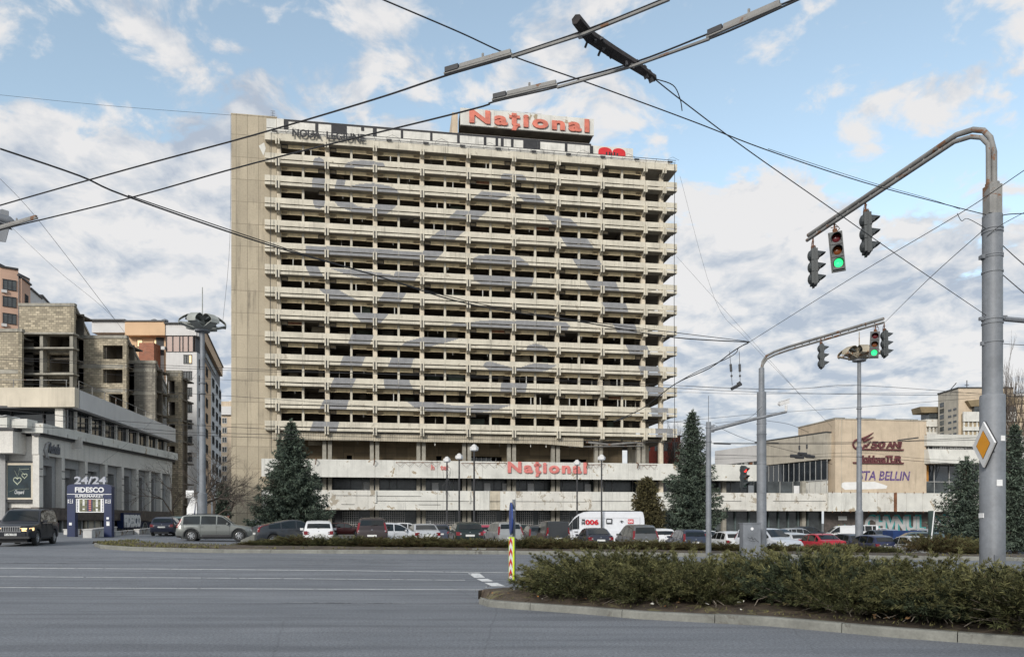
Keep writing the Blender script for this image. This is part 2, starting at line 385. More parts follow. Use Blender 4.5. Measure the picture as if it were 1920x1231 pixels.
# asphalt with its own worn bands, patches and fine aggregate
def asphalt():
    m = bpy.data.materials.new('asphalt'); m.use_nodes = True; nt = m.node_tree; ns, ls = nt.nodes, nt.links
    b = ns['Principled BSDF']; tcn = ns.new('ShaderNodeTexCoord')
    def noise(sc, det, ro, mp=(1, 1, 1)):
        q = ns.new('ShaderNodeMapping'); q.inputs['Scale'].default_value = mp; ls.new(tcn.outputs['Object'], q.inputs[0])
        n = ns.new('ShaderNodeTexNoise'); n.inputs['Scale'].default_value = sc; n.inputs['Detail'].default_value = det; n.inputs['Roughness'].default_value = ro
        ls.new(q.outputs[0], n.inputs['Vector']); return n.outputs[0]
    def rmp(v, stops):
        r = ns.new('ShaderNodeValToRGB'); ls.new(v, r.inputs[0]); r.color_ramp.elements[0].position = stops[0][0]; r.color_ramp.elements[0].color = (*stops[0][1], 1)
        r.color_ramp.elements[1].position = stops[1][0]; r.color_ramp.elements[1].color = (*stops[1][1], 1); return r.outputs[0]
    def mul(a, c):
        n = ns.new('ShaderNodeMixRGB'); n.blend_type = 'MULTIPLY'; n.inputs[0].default_value = 1; ls.new(a, n.inputs[1]); ls.new(c, n.inputs[2]); return n.outputs[0]
    c = rmp(noise(0.25, 5, 0.6, (0.35, 1.6, 1)), ((0.3, (0.140, 0.150, 0.167)), (0.7, (0.195, 0.205, 0.222))))
    c = mul(c, rmp(noise(1.4, 6, 0.7, (0.5, 1.5, 1)), ((0.3, (0.88, 0.88, 0.88)), (0.7, (1.08, 1.08, 1.08)))))
    c = mul(c, rmp(noise(26, 4, 0.85), ((0.34, (0.5, 0.5, 0.51)), (0.66, (1.5, 1.5, 1.48)))))
    c = mul(c, rmp(noise(0.9, 3, 0.5, (0.12, 2.2, 1)), ((0.36, (0.76, 0.76, 0.77)), (0.54, (1.0, 1.0, 1.0)))))
    v = ns.new('ShaderNodeTexVoronoi'); v.feature = 'DISTANCE_TO_EDGE'; v.inputs['Scale'].default_value = 0.22
    q = ns.new('ShaderNodeMixRGB'); q.inputs[0].default_value = 0.12; ls.new(tcn.outputs['Object'], q.inputs[1])
    nn = ns.new('ShaderNodeTexNoise'); nn.inputs['Scale'].default_value = 1.3; nn.inputs['Detail'].default_value = 5; ls.new(tcn.outputs['Object'], nn.inputs['Vector'])
    ls.new(nn.outputs[1], q.inputs[2]); ls.new(q.outputs[0], v.inputs['Vector'])
    c = mul(c, rmp(v.outputs['Distance'], ((0.0, (0.82, 0.82, 0.82)), (0.004, (1, 1, 1)))))
    ls.new(c, b.inputs['Base Color']); b.inputs['Roughness'].default_value = 0.8; b.inputs['Specular IOR Level'].default_value = 0.35
    bn = ns.new('ShaderNodeBump'); bn.inputs['Strength'].default_value = 0.5; bn.inputs['Distance'].default_value = 0.01
    ls.new(noise(60, 3, 0.7), bn.inputs['Height']); ls.new(bn.outputs[0], b.inputs['Normal'])
    return m
M_asph = asphalt()
M_ground = mat('ground_paving', (0.12, 0.115, 0.105), 0.2, 0.3, fine=0.2, bscale=10)
M_paving = mat('paving_slabs', (0.20, 0.195, 0.185), 0.12, 0.6, fine=0.1, bscale=8)

# ------------------------------------------------------------------ the ground
def sheet(name, xs, ys, dz, m, kind='structure'):
    mb = MB(); n = len(xs)
    mb.v = [(x, y, gz(x, y) + dz) for y in ys for x in xs]
    for j in range(len(ys) - 1):
        for i in range(n - 1):
            mb.f.append([j * n + i, j * n + i + 1, (j + 1) * n + i + 1, (j + 1) * n + i]); mb.m.append(0)
    o = mb.build(name, m, smooth=True); o['kind'] = kind; return o
sheet('ground', [-2500, -900, -300, -120] + list(range(-80, 81, 5)) + [120, 300, 900, 2500], [-400, -60] + list(range(-20, 121, 5)) + [160, 300, 700, 1500, 3500], -0.12, M_ground)
sheet('road', [x for x in range(-78, 79)], [y for y in range(-16, 78)], 0.0, M_asph)

def ribbon_on_ground(mb, pts, half, dz=0.006, mi=0):
    """pts: ground points; a painted strip of constant width"""
    pts = [Vector((p[0], p[1], 0)) for p in pts]; fine = []
    for a, b in zip(pts[:-1], pts[1:]):
        k = max(1, int((b - a).length / 0.7))
        for i in range(k): fine.append(a.lerp(b, i / k))
    fine.append(pts[-1]); L = []
    for i, p in enumerate(fine):
        t = fine[min(i + 1, len(fine) - 1)] - fine[max(i - 1, 0)]; t.normalize(); nrm = Vector((-t.y, t.x, 0))
        a = p + nrm * half; b = p - nrm * half
        L.append((Vector((a.x, a.y, gz(a.x, a.y) + dz)), Vector((b.x, b.y, gz(b.x, b.y) + dz))))
    for (a, b), (c, d) in zip(L[:-1], L[1:]): mb.quad(b, d, c, a, mi)
mk = MB()
for (pp, h) in (([(-60, 1064), (300, 1066), (640, 1069), (985, 1073.5)], 0.075), ([(-60, 1080), (400, 1083), (872, 1087)], 0.06), ([(-60, 1100.5), (400, 1103), (956, 1105.5)], 0.06)):
    ribbon_on_ground(mk, [G(*p) for p in pp], h)
for q in ([(877, 1074.5), (899, 1074.5), (910, 1083), (890, 1083)], [(893, 1085), (915, 1085), (927, 1090), (904, 1090)], [(908, 1092.5), (932, 1092.5), (948, 1099), (922, 1099)],
          [(930, 1103), (953, 1103), (962, 1108.5), (943, 1108.5)], [(950, 1112), (975, 1111), (985, 1115), (957, 1115.5)]):
    pts = [G(*p) for p in q]; mk.poly([(p.x, p.y, p.z + 0.012) for p in pts][::-1])
mk.build('road_markings', M_marking)['kind'] = 'structure'
mk = MB()
for pp in ([(40, 1045), (430, 1048)], [(-50, 1054), (130, 1055)], [(600, 1048.5), (900, 1050)], [(560, 1054), (760, 1055)], [(530, 1129), (660, 1130)], [(690, 1130), (760, 1130.5)], [(1120, 1058), (1900, 1068)]):
    ribbon_on_ground(mk, [G(*p) for p in pp], 0.05)
mk.build('worn_road_lines', M_thin)['kind'] = 'structure'

# medians: kerb stones, soil
def resample(pts, step):
    pts = [Vector((p[0], p[1], 0)) for p in pts]; o = [pts[0].copy()]; 
    for a, b in zip(pts[:-1], pts[1:]):
        k = max(1, round((b - a).length / step))
        for i in range(1, k + 1): o.append(a.lerp(b, i / k))
    return o
def kerb(mb, pts, w=0.17, h=0.14, inward=1, stone=1.6, skip=()):
    pts = resample(pts, 0.4); acc = 0; seg = [pts[0]]; si = 0
    segs = []
    for a, b in zip(pts[:-1], pts[1:]):
        seg.append(b); acc += (b - a).length
        if acc >= stone * (0.75 + 0.5 * random.random()): segs.append(seg); seg = [b]; acc = 0
    if len(seg) > 1: segs.append(seg)
    for si, sg in enumerate(segs):
        if si in skip: continue
        dh = random.uniform(-0.012, 0.012); n = len(sg)
        ring = []
        for i, p in enumerate(sg):
            t = sg[min(i + 1, n - 1)] - sg[max(i - 1, 0)]; t.normalize(); nr = Vector((-t.y, t.x, 0)) * inward
            pp = p + (t * 0.006 if i == 0 else (t * -0.006 if i == n - 1 else Vector()))
            z = gz(pp.x, pp.y); q = pp + nr * w
            c1 = pp + nr * 0.012; c2 = pp + nr * 0.035
            ring.append([(pp.x, pp.y, z - 0.1), (c1.x, c1.y, z + h - 0.025 + dh), (c2.x, c2.y, z + h + dh), (q.x, q.y, z + h + dh), (q.x, q.y, z - 0.1)])
        vs = [q for r_ in ring for q in r_]; fs = []
        for i in range(n - 1):
            for k in range(5): fs.append((i * 5 + k, i * 5 + (k + 1) % 5, (i + 1) * 5 + (k + 1) % 5, (i + 1) * 5 + k))
        fs.append((0, 1, 2, 3, 4)); fs.append(tuple((n - 1) * 5 + k for k in range(5))[::-1])
        mb.add(vs, fs)
def soil(name, near, back, top, mound, label=None, nu=80, nv=14, m=M_soil):
    near = resample(near, 0.2); back = resample(back, 0.2); mb = MB()
    for j in range(nv + 1):
        for i in range(nu + 1):
            a = near[int(i / nu * (len(near) - 1))]; b = back[int(i / nu * (len(back) - 1))]
            p = a.lerp(b, j / nv); q = j / nv
            z = gz(p.x, p.y) + top - 0.015 + mound * min(1, math.sin(math.pi * q) * 1.3) + random.uniform(-0.015, 0.015) * (0 < q < 1)
            mb.v.append((p.x, p.y, z))
    for j in range(nv):
        for i in range(nu):
            k = j * (nu + 1) + i; mb.f.append([k, k + 1, k + nu + 2, k + nu + 1]); mb.m.append(0)
    o = mb.build(name, m, smooth=True); o['kind'] = 'structure'; return o
near_px = [(897, 1131), (915, 1137), (960, 1141), (1100, 1151), (1200, 1160), (1440, 1173), (1680, 1195), (1920, 1213), (2200, 1236), (2700, 1280)]
nk = [G(*p) for p in near_px]
bk = [nk[0]] + [Vector((-0.5, 15.9, 0)), Vector((0.0, 16.6, 0)), Vector((1.2, 17.3, 0)), Vector((6, 18.2, 0)), Vector((14, 18.6, 0)), Vector((32, 19, 0))]
kb = MB(); kerb(kb, nk, inward=1, h=0.14); kerb(kb, bk[1:], inward=-1, h=0.14)
kerb(kb, bk[:2], inward=-1, h=0.14)
kb.build('near_kerb', M_kerb)['kind'] = 'structure'
ins = lambda pts, d: [Vector((p.x, p.y + d, 0)) for p in pts]
soil('near_median_soil', ins(nk, 0.13), ins(bk, -0.13), 0.12, 0.16, nu=140)
far_px = [(176, 1023), (190, 1028), (240, 1032), (400, 1036), (700, 1037.5), (950, 1038.5), (1300, 1043), (1600, 1047), (1900, 1051), (2300, 1056)]
fk = [G(*p) for p in far_px]
fb = [fk[0], fk[0] + Vector((0.6, 1.6, 0)), fk[1] + Vector((3, 3.6, 0))] + [p + Vector((0, 4.6, 0)) for p in fk[3:]]
kb = MB(); kerb(kb, fk, inward=1, h=0.17, w=0.2, stone=1.9, skip=()); kerb(kb, fb, inward=-1, h=0.17, w=0.2, stone=1.9)
kb.build('far_kerb', M_kerb)['kind'] = 'structure'
soil('far_median_soil', ins(fk, 0.15), ins(fb, -0.15), 0.14, 0.10, nu=160, nv=8)
# ------------------------------------------------------------------ the hotel
TH = math.atan(0.1566); HC, HS = math.cos(TH), math.sin(TH)
HX, HYY = -33.14, 100.0            # left end of the balcony face
def tpx(px, back=0.0):             # distance along the face of a picture column, at some depth behind the face
    r = (px - CX) / FPX
    # X = HX + t*HC - back*HS ; Y = HYY + t*HS + back*HC
    return (r * (HYY + back * HC) - HX + back * HS) / (HC - r * HS)
def zpx(px, py, back=0.0):
    t = tpx(px, back); Y = HYY + t * HS + back * HC
    return CZ + (HY - py) * Y / FPX
hotel = thing('abandoned_hotel', 'tall abandoned concrete hotel with empty balconies, grey mural and white banded podium', 'hotel', (HX, HYY, 0), TH)
def ZP(k): return 51.28 - 2.99 * k
T0, T1 = 0.0, 57.95
bays = [1.68 + 6.43 * i for i in range(9)]
halves = sorted([T0] + bays + [b + 3.215 for b in bays[:-1]] + [56.3, T1])
# mural polygons, traced in picture coordinates
def AA(l, ox, oy): return [(ox + x / 4.1025, oy + y / 4.1025) for x, y in l]
A = lambda l: AA(l, 490, 240); B_ = lambda l: AA(l, 880, 300); C_ = lambda l: AA(l, 490, 520); D_ = lambda l: AA(l, 880, 540)
mural = [
 A([(400, 300), (398, 255), (415, 228), (450, 225), (480, 245), (487, 290), (490, 400), (490, 560), (485, 600), (450, 622), (415, 615), (400, 580), (390, 430)]),
 A([(635, 305), (660, 265), (720, 250), (830, 250), (940, 270), (960, 305), (900, 300), (720, 300), (650, 380), (640, 445), (700, 442), (760, 430), (860, 424), (980, 445), (1040, 470), (1062, 510), (1055, 560), (1030, 610), (960, 665), (880, 660), (700, 645), (590, 600), (560, 560), (565, 450), (580, 400)]),
 B_([(100, 238), (330, 262), (200, 310), (130, 400), (50, 470)]) + A([(1480, 865), (1390, 965), (1330, 1025), (1240, 1015), (1240, 955), (1280, 855), (1370, 790), (1430, 700), (1500, 635)]) + B_([(0, 395), (20, 300)]),
 A([(340, 905), (700, 915), (1240, 955), (1390, 965), (1330, 1025), (1240, 1018), (500, 975), (430, 980), (440, 1075), (485, 1150)]) + C_([(610, 105), (750, 180), (800, 275), (705, 272), (520, 172), (490, 130), (450, 95), (370, -20)]) + A([(340, 1065)]),
 C_([(705, 270), (975, 283), (920, 350), (865, 445), (835, 515), (770, 685), (695, 850), (655, 1015), (600, 1110), (580, 1180), (370, 1180), (400, 1105), (480, 940), (525, 850), (605, 670), (690, 445), (765, 340)]),
 A([(1030, 1105), (1225, 1110), (1175, 1180)]) + C_([(1110, 125), (1070, 190), (975, 285), (920, 350), (850, 330), (895, 185), (940, 120)]) + A([(1010, 1150)]),
 A([(520, 1075), (700, 1083), (880, 1108), (1010, 1128), (1010, 1178), (800, 1162), (620, 1112)]),
 B_([(240, 155), (245, 115), (270, 102), (400, 110), (435, 130), (442, 168)]),
 B_([(360, 258), (530, 270), (600, 340), (700, 440), (780, 450), (850, 520), (915, 615), (965, 685), (1010, 790), (1060, 850), (1130, 945), (1160, 1015), (1210, 1120), (1225, 1178)]) +
 D_([(1280, 290), (1295, 350), (1370, 450), (1395, 512), (1460, 615), (1475, 685), (1495, 770), (1500, 840), (1530, 930), (1535, 995), (1565, 1085), (1570, 1160), (1435, 1155), (1430, 1085), (1405, 990), (1395, 925), (1370, 830), (1360, 770), (1320, 680), (1305, 610), (1235, 510), (1210, 450), (1140, 345), (1110, 285), (1045, 185), (1025, 120)]) +
 B_([(940, 1000), (900, 940), (840, 835), (800, 770), (750, 665), (710, 605), (645, 500), (590, 435), (430, 325)]),
 B_([(18, 810), (30, 755), (80, 730), (380, 740), (450, 790), (485, 850), (495, 910), (480, 960), (440, 980), (100, 960), (35, 920)]),
 D_([(740, 260), (775, 290), (750, 330), (400, 335), (0, 315)]) + C_([(1510, 475), (1320, 525), (1290, 540), (1170, 630), (1150, 695), (1140, 800), (1170, 860), (1300, 955), (1500, 985), (1640, 985)]) + D_([(0, 890), (320, 900), (170, 945), (0, 965)]) +
 C_([(1330, 1040), (1180, 1000), (1130, 960), (1010, 900), (950, 850), (940, 790), (970, 690), (1000, 620), (1065, 530), (1120, 490), (1240, 460), (1420, 385), (1500, 345)]) + D_([(0, 265), (100, 247), (400, 250)]),
 D_([(432, 490), (450, 440), (510, 424), (590, 450), (625, 492)]),
 D_([(105, 600), (120, 570), (160, 562), (220, 580), (320, 606), (400, 606), (490, 578), (680, 588), (600, 632), (500, 650), (445, 740), (430, 812), (235, 812), (245, 735), (290, 650), (150, 628)]),
]
def face_tz(px, py): return (tpx(px), zpx(px, py))
mural = [[face_tz(*p) for p in poly] for poly in mural]
holes_ = [[face_tz(*p) for p in A([(690, 570), (740, 600), (800, 614), (870, 612), (886, 575), (862, 488), (800, 486)])]]
def inside(poly, x, y):
    c = False; n = len(poly); j = n - 1
    for i in range(n):
        xi, yi = poly[i]; xj, yj = poly[j]
        if (yi > y) != (yj > y) and x < (xj - xi) * (y - yi) / (yj - yi) + xi: c = not c
        j = i
    return c
boxes = [(min(p[0] for p in q), max(p[0] for p in q), min(p[1] for p in q), max(p[1] for p in q)) for q in mural]
def painted(t, z):
    if holes_ and inside(holes_[0], t, z): return False
    for q, (a, b, c, d) in zip(mural, boxes):
        if a <= t <= b and c <= z <= d and inside(q, t, z): return True
    return False
def painted_band(mb, t0, t1, y0, y1, z0, z1, rows):
    """a concrete band: the mural paint lies on its front"""
    # body without front
    mb.add([(t0, y0, z0), (t1, y0, z0), (t1, y1, z0), (t0, y1, z0), (t0, y0, z1), (t1, y0, z1), (t1, y1, z1), (t0, y1, z1)],
           [(0, 3, 2, 1), (4, 5, 6, 7), (1, 2, 6, 5), (2, 3, 7, 6), (3, 0, 4, 7)], 0)
    st = 0.07
    for r in range(rows):
        za = z0 + (z1 - z0) * r / rows; zb = z0 + (z1 - z0) * (r + 1) / rows; zm = (za + zb) / 2
        n = max(1, int((t1 - t0) / st)); cur = painted(t0 + st / 2, zm); s = t0
        for i in range(1, n + 1):
            t = t0 + (t1 - t0) * i / n
            c = painted(t + st / 2, zm) if i < n else None
            if c != cur:
                mb.quad((s, y0, za), (t, y0, za), (t, y0, zb), (s, y0, zb), 1 if cur else 0); s = t; cur = c
rnd = random.Random(3)
for k in range(13):
    z0 = ZP(k); mb = MB(); sl = MB()
    for a, b in zip(halves[:-1], halves[1:]):
        painted_band(mb, a + 0.018, b - 0.018, 0.0, 0.13, z0 - 0.75, z0, 6)
        painted_band(sl, a + 0.012, b - 0.012, 0.0, 0.22, z0 - 1.26, z0 - 0.90, 4)
    # side returns at both ends
    for (xa, xb) in ((T0, T0 + 0.12), (T1 - 0.12, T1)):
        mb.box(xa, xb, 0.135, 0.94 if xa > 1 else 0.9, z0 - 0.75, z0)
        sl.box(xa, xb, 0.225, 0.94 if xa > 1 else 0.9, z0 - 1.26, z0 - 0.90)
    mb.build('balcony_parapet', [M_conc, M_paint], hotel)
    sl.build('slab_edge_band', [M_conc, M_paint], hotel)
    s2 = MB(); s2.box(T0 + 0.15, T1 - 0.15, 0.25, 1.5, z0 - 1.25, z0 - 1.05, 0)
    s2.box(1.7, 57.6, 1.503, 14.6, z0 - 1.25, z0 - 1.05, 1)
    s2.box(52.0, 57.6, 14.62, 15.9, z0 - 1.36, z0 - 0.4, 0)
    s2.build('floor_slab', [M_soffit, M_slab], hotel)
# top floor ceiling / fascia
mb = MB()
for a, b in zip(halves[:-1], halves[1:]):
    mb.box(a + 0.012, b - 0.012, 0.0, 0.22, 53.0, 53.95)
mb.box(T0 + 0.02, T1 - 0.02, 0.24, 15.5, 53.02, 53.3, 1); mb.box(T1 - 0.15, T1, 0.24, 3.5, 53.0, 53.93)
mb.box(T0, T1, 0.24, 15.5, 53.55, 53.9)
mb.build('roof_fascia', [M_conc, M_soffit], hotel)
# end wall
mb = MB(); mb.box(-4.45, 1.42, 0.92, 15.8, -1.0, 56.45); mb.box(-4.5, 1.45, 0.88, 15.84, 56.47, 56.62)
mb.build('end_wall', M_end, hotel)
mb = MB(); mb.poly([(-0.9, 0.90, 52.5), (-0.3, 0.90, 51.2), (0.0, 0.90, 52.2), (-0.2, 0.9, 53.0)]); mb.quad((0.1, 0.9, 53.95), (1.4, 0.9, 53.95), (1.4, 0.9, 56.3), (0.1, 0.9, 56.3))
mb.build('plaster_patch', M_white, hotel)
for b in bays[1:]:
    mb = MB(); mb.box(b - 0.30, b + 0.30, .95, 1.6, 14.0, 53.0); mb.build('column', M_col, hotel)
mb = MB(); mb.box(1.45, 1.98, .95, 1.6, 14.0, 53.0); mb.build('column', M_col, hotel)
for (tt, yy) in ((56.0, 1.3), (56.0, 7.6), (53.3, 7.6), (56.0, 14.0)):
    mb = MB(); mb.box(tt - 0.3, tt + 0.3, yy, yy + 0.6, -1.0, 53.0); mb.build('corner_column', M_col, hotel)
mb_all = []
for b in bays[:-1]:
    mb = MB(); c = b + 3.215; mb.box(c - 0.15, c + 0.15, .92, 1.3, 14.0, 53.0); mb.build('mullion', M_conc, hotel)
# brackets: two fins and a corbel, one mesh shared
fb_ = MB()
for s in (-1, 1): fb_.box(s * 0.09 if s > 0 else -0.27, 0.27 if s > 0 else -0.09, -0.17, 0.12, -1.72, -0.66)
fb_.box(-0.075, 0.075, -0.02, 0.1, -1.70, -0.70, 1)  # dark filler stands in for the shade in the gap between the fins
fb_.prism([(-0.2, 0.14, -1.28), (-0.2, 0.14, -1.62), (-0.2, .94, -2.0), (-0.2, .94, -1.28)], (0.4, 0, 0))
bm_ = fb_.mesh('bracket', [M_conc, M_dframe])
cnt = 0; rest = MB()
fb0 = MB()
for s in (-1, 1): fb0.box(s * 0.09 if s > 0 else -0.27, 0.27 if s > 0 else -0.09, -0.17, 0.12, -0.55, 0.28)
fb0.prism([(-0.2, 0.26, -0.02), (-0.2, 0.26, -0.36), (-0.2, .94, -0.7), (-0.2, .94, -0.02)], (0.4, 0, 0))
bm0 = fb0.mesh('bracket', [M_conc])
for b in bays + [56.0]:
    o = bpy.data.objects.new('top_bracket', bm0); COL.objects.link(o); o.parent = hotel; o.location = (b, 0, 53.02)
for b in bays + [56.0]:
    for k in range(13):
        if cnt < 100 and not (b > 50 and k < 5):
            o = bpy.data.objects.new('bracket', bm_); COL.objects.link(o); o.parent = hotel; o.location = (b, 0, ZP(k)); cnt += 1
        else:
            rest.add([(x + b, y, z + ZP(k)) for x, y, z in fb_.v], fb_.f, 0)
if rest.v: tag(rest.build('brackets', M_conc, hotel), kind='stuff')
# window bays: cream transom, vent box, loose frame in a few
cells = []
for i, b in enumerate(bays[:-1]):
    for side in (0, 1):
        xa = b + (0.32 if side == 0 else 3.215 + 0.17); xb = b + (3.215 - 0.17 if side == 0 else 6.43 - 0.32)
        for k in range(14):
            cells.append((i, side, k, xa, xb))
cells.append
rnd = random.Random(11); cnt = 0; rest = MB()
order = sorted(cells, key=lambda c: (c[2] < 7, rnd.random()))
keep = set((c[0], c[1], c[2]) for c in order[:100])
for (i, side, k, xa, xb) in cells:
    ztop = (ZP(k - 1) - 1.26) if k else 53.0
    tgt = MB() if (i, side, k) in keep else rest
    q = rnd.random()
    vs = 0.86; va, vb = (xa, xa + vs) if side == 0 else (xb - vs, xb)
    pa, pb = (xa + vs + 0.04, xb) if side == 0 else (xa, xb - vs - 0.04)
    if q > 0.04: tgt.box(pa, pb, 1.02, 1.07, ztop - 0.52, ztop - 0.02, 0)
    # vent box: frame and recessed grille
    tgt.box(va, vb, 1.06, 1.10, ztop - 0.50, ztop - 0.02, 1)
    for (x0, x1, za, zb) in ((va, vb, ztop - 0.56, ztop - 0.50), (va, vb, ztop - 0.08, ztop - 0.02), (va, va + 0.06, ztop - 0.49, ztop - 0.09), (vb - 0.06, vb, ztop - 0.49, ztop - 0.09)):
        tgt.box(x0, x1, .98, 1.055, za, zb, 0 if q > 0.3 else 2)
    if q > 0.90 or (k == 11 and i > 4) :
        xm = pa + (pb - pa) * rnd.uniform(0.2, 0.8); tgt.box(xm - 0.05, xm + 0.05, .98, 1.04, ztop - 1.65, ztop - 0.53, 3)
    if 0.25 < q < 0.29: tgt.box(pa, pb, .97, 1.01, ztop - 0.48, ztop - 0.1, 4)
    if 0.55 < q < 0.68:
        xm = pa + (pb - pa) * rnd.uniform(0.1, 0.9); tgt.tube([(xm, .98, ztop - 0.45), (xm + 0.03, .95, ztop - .9)], 0.02, 4, 3)
    if tgt is not rest: tgt.build('window_opening', [M_rec, M_vent, M_dframe, M_white, M_rust], hotel)
if rest.v: tag(rest.build('window_openings', [M_rec, M_vent, M_dframe, M_white, M_rust], hotel), kind='stuff')
# interior walls (rooms gutted and dark)
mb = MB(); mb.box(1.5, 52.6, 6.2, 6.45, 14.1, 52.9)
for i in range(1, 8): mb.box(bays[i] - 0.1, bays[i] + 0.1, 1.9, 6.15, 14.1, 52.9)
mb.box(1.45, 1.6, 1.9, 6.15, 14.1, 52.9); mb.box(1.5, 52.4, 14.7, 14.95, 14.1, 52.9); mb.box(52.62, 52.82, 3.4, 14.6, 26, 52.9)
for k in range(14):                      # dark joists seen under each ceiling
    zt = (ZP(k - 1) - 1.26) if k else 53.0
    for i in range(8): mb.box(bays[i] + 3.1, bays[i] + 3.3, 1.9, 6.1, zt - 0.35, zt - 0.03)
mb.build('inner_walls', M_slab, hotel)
rnd = random.Random(31); rp_rest = MB(); rp_n = 0           # partitions, posts and ceiling boards added to vary the light in the rooms
RPM = [mat('cream_wall', (.30, .26, .19), .3, .8), mat('green_wall', (.12, .15, .12), .2, .8), M_slab, M_rawc]
for i in range(8):
    for sd in (0, 1):
        xa = bays[i] + .4 + sd * 3.2; xb = xa + 2.5
        for k in range(13, -1, -1):
            zt = (ZP(k - 1) - 1.26) if k else 53.0; q = rnd.random(); mb = MB()
            if q < .35: y = rnd.uniform(2.2, 5.5); w = rnd.uniform(.6, 2.2); x = rnd.uniform(xa, xb - w); mb.box(x, x + w, y, y + .1, zt - 1.7, zt - rnd.uniform(.02, .5), rnd.choice((0, 0, 1, 2)))
            elif q < .55: y = rnd.uniform(1.5, 3); mb.obox((rnd.uniform(xa + .5, xb - .5), y, zt - .25), (.5, 0, rnd.uniform(-.15, .15)), (0, .5, .0), (0, 0, .02), rnd.choice((0, 2)))
            elif q < .65: x = rnd.uniform(xa, xb); mb.box(x, x + .08, 1.7, 1.78, zt - 1.6, zt - .02, 3)
            if mb.v and rp_n < 100: mb.build('room_remnant', RPM, hotel); rp_n += 1
            elif mb.v: b0 = len(rp_rest.v); rp_rest.v += mb.v; rp_rest.f += [[j + b0 for j in f_] for f_ in mb.f]; rp_rest.m += mb.m
if rp_rest.v: tag(rp_rest.build('added_room_parts', RPM, hotel), kind='stuff')
# roof wall with the geometric lettering
mb = MB(); mb.box(1.47, 45.25, 0.7, 1.0, 53.92, 56.3); mb.box(45.27, 51.5, 0.74, 1.04, 53.92, 56.1)
mb.box(1.5, 51.3, 1.05, 14.0, 55.9, 56.05, 1)
mb.box(51.52, 57.2, 0.78, 1.0, 53.92, 54.7)
mb.build('roof_wall', [M_roofw, M_roofd], hotel)
def FT(px, py): return tpx(px, 0.7), zpx(px, py, 0.7)
mb = MB(); yb = 0.682
def blk(pxa, pxb, zt, zb): mb.box(tpx(pxa, .7), tpx(pxb, .7), yb, 0.697, zb, zt)
mb.box(tpx(532, .7), 45.2, yb, 0.697, 56.0, 56.28)
zz = lambda px, py: zpx(px, py, 0.7)
for (x0, x1, t, b) in ((532, 541, 0, 1.35), (591, 597, 0, 1.3), (567, 590.8, 1.0, 1.3), (621, 650.5, 0, 1.55), (677, 683, 0, 0.5), (699, 706.5, 0, 1.75), (691, 698.8, 1.5, 1.75), (751.5, 756, 0, 1.45), (740, 751.3, 1.15, 1.4),
                       (806.5, 811, 0, 1.3), (782, 806.3, 1.1, 1.4), (811.2, 822, 1.1, 1.4), (857, 862, 0, 1.5), (846, 856.8, 1.15, 1.5), (862.2, 884, 1.15, 1.5), (907, 912, 0, 1.5), (929, 934, 0, 1.2), (939, 944.5, 0, 1.2),
                       (958, 963, 0, 1.6), (981, 1008, 0, 1.45), (1008.2, 1013, 0, 1.9), (1059, 1064, 0, 1.5), (1035, 1058.8, 1.15, 1.5), (1106, 1112, 0, 1.7), (1092, 1105.8, 1.15, 1.5)):
    mb.box(tpx(x0, .7), tpx(x1, .7), yb, 0.697, 56.0 - b, 56.0 - t - 0.003 * (t > 0))
mb.build('black_block_lettering', M_black, hotel)
for w_, a_, b_ in (('NOUA', 548, 602), ('LEGIUNE', 612, 684)): text(w_, 1.35, M_black, hotel, (tpx(a_, -.3), -0.36, 53.55), ext=0.02, off=0.05, width=tpx(b_, -.3) - tpx(a_, -.3), name='spray_lettering')
mb = MB(); mb.box(1.5, 51.2, 0.1, 0.2, 53.96, 54.55); mb.build('roof_edge_strip', M_roofw, hotel)
# red double arch
mb = MB()
for (pa, pb) in ((1122, 1148), (1148.4, 1173)):
    a, b = tpx(pa, .7), tpx(pb, .7); c = (a + b) / 2; w = (b - a) / 2
    pts = [(a, 0.715, 54.6)] + [(c - w * math.cos(R(180 * i / 12)), 0.715, 55.25 + 0.72 * math.sin(R(180 * i / 12)) ** 0.8) for i in range(13)] + [(b, 0.715, 54.6)]
    mb.prism(pts[::-1], (0, 0.02, 0), 0)
t_ = tpx(1136, .7)
for dx, h in ((0, .55), (.45, .6), (.75, .5), (1.2, .6), (1.6, .5)): mb.box(t_ + dx, t_ + dx + 0.22, 0.70, 0.713, 54.6, 54.75 + h, 1)
mb.build('red_painted_arch', [M_red, M_black], hotel)
# catwalk rail and broken lamp brackets along the fascia
mb = MB()
mb.tube([(0.3, -0.25, 54.45), (T1 - 0.3, -0.25, 54.35)], 0.04, 5); mb.tube([(0.3, -0.1, 54.15), (T1 - 0.3, -0.1, 54.1)], 0.035, 5)
rnd = random.Random(5)
for i in range(34):
    t = 1 + i * 1.68; mb.tube([(t, -0.25, 54.42), (t + rnd.uniform(-.3, .3), 0.1, 53.9)], 0.025, 4)
    if i % 3 == 0: mb.box(t, t + 0.7, -0.3, -0.1, 54.0, 54.2)
    if i % 4 == 1: mb.tube([(t, -0.25, 54.45), (t + 0.8, -0.1, 54.9), (t + 1.7, -0.25, 54.42)], 0.02, 4)
mb.build('rail', M_dframe, hotel)
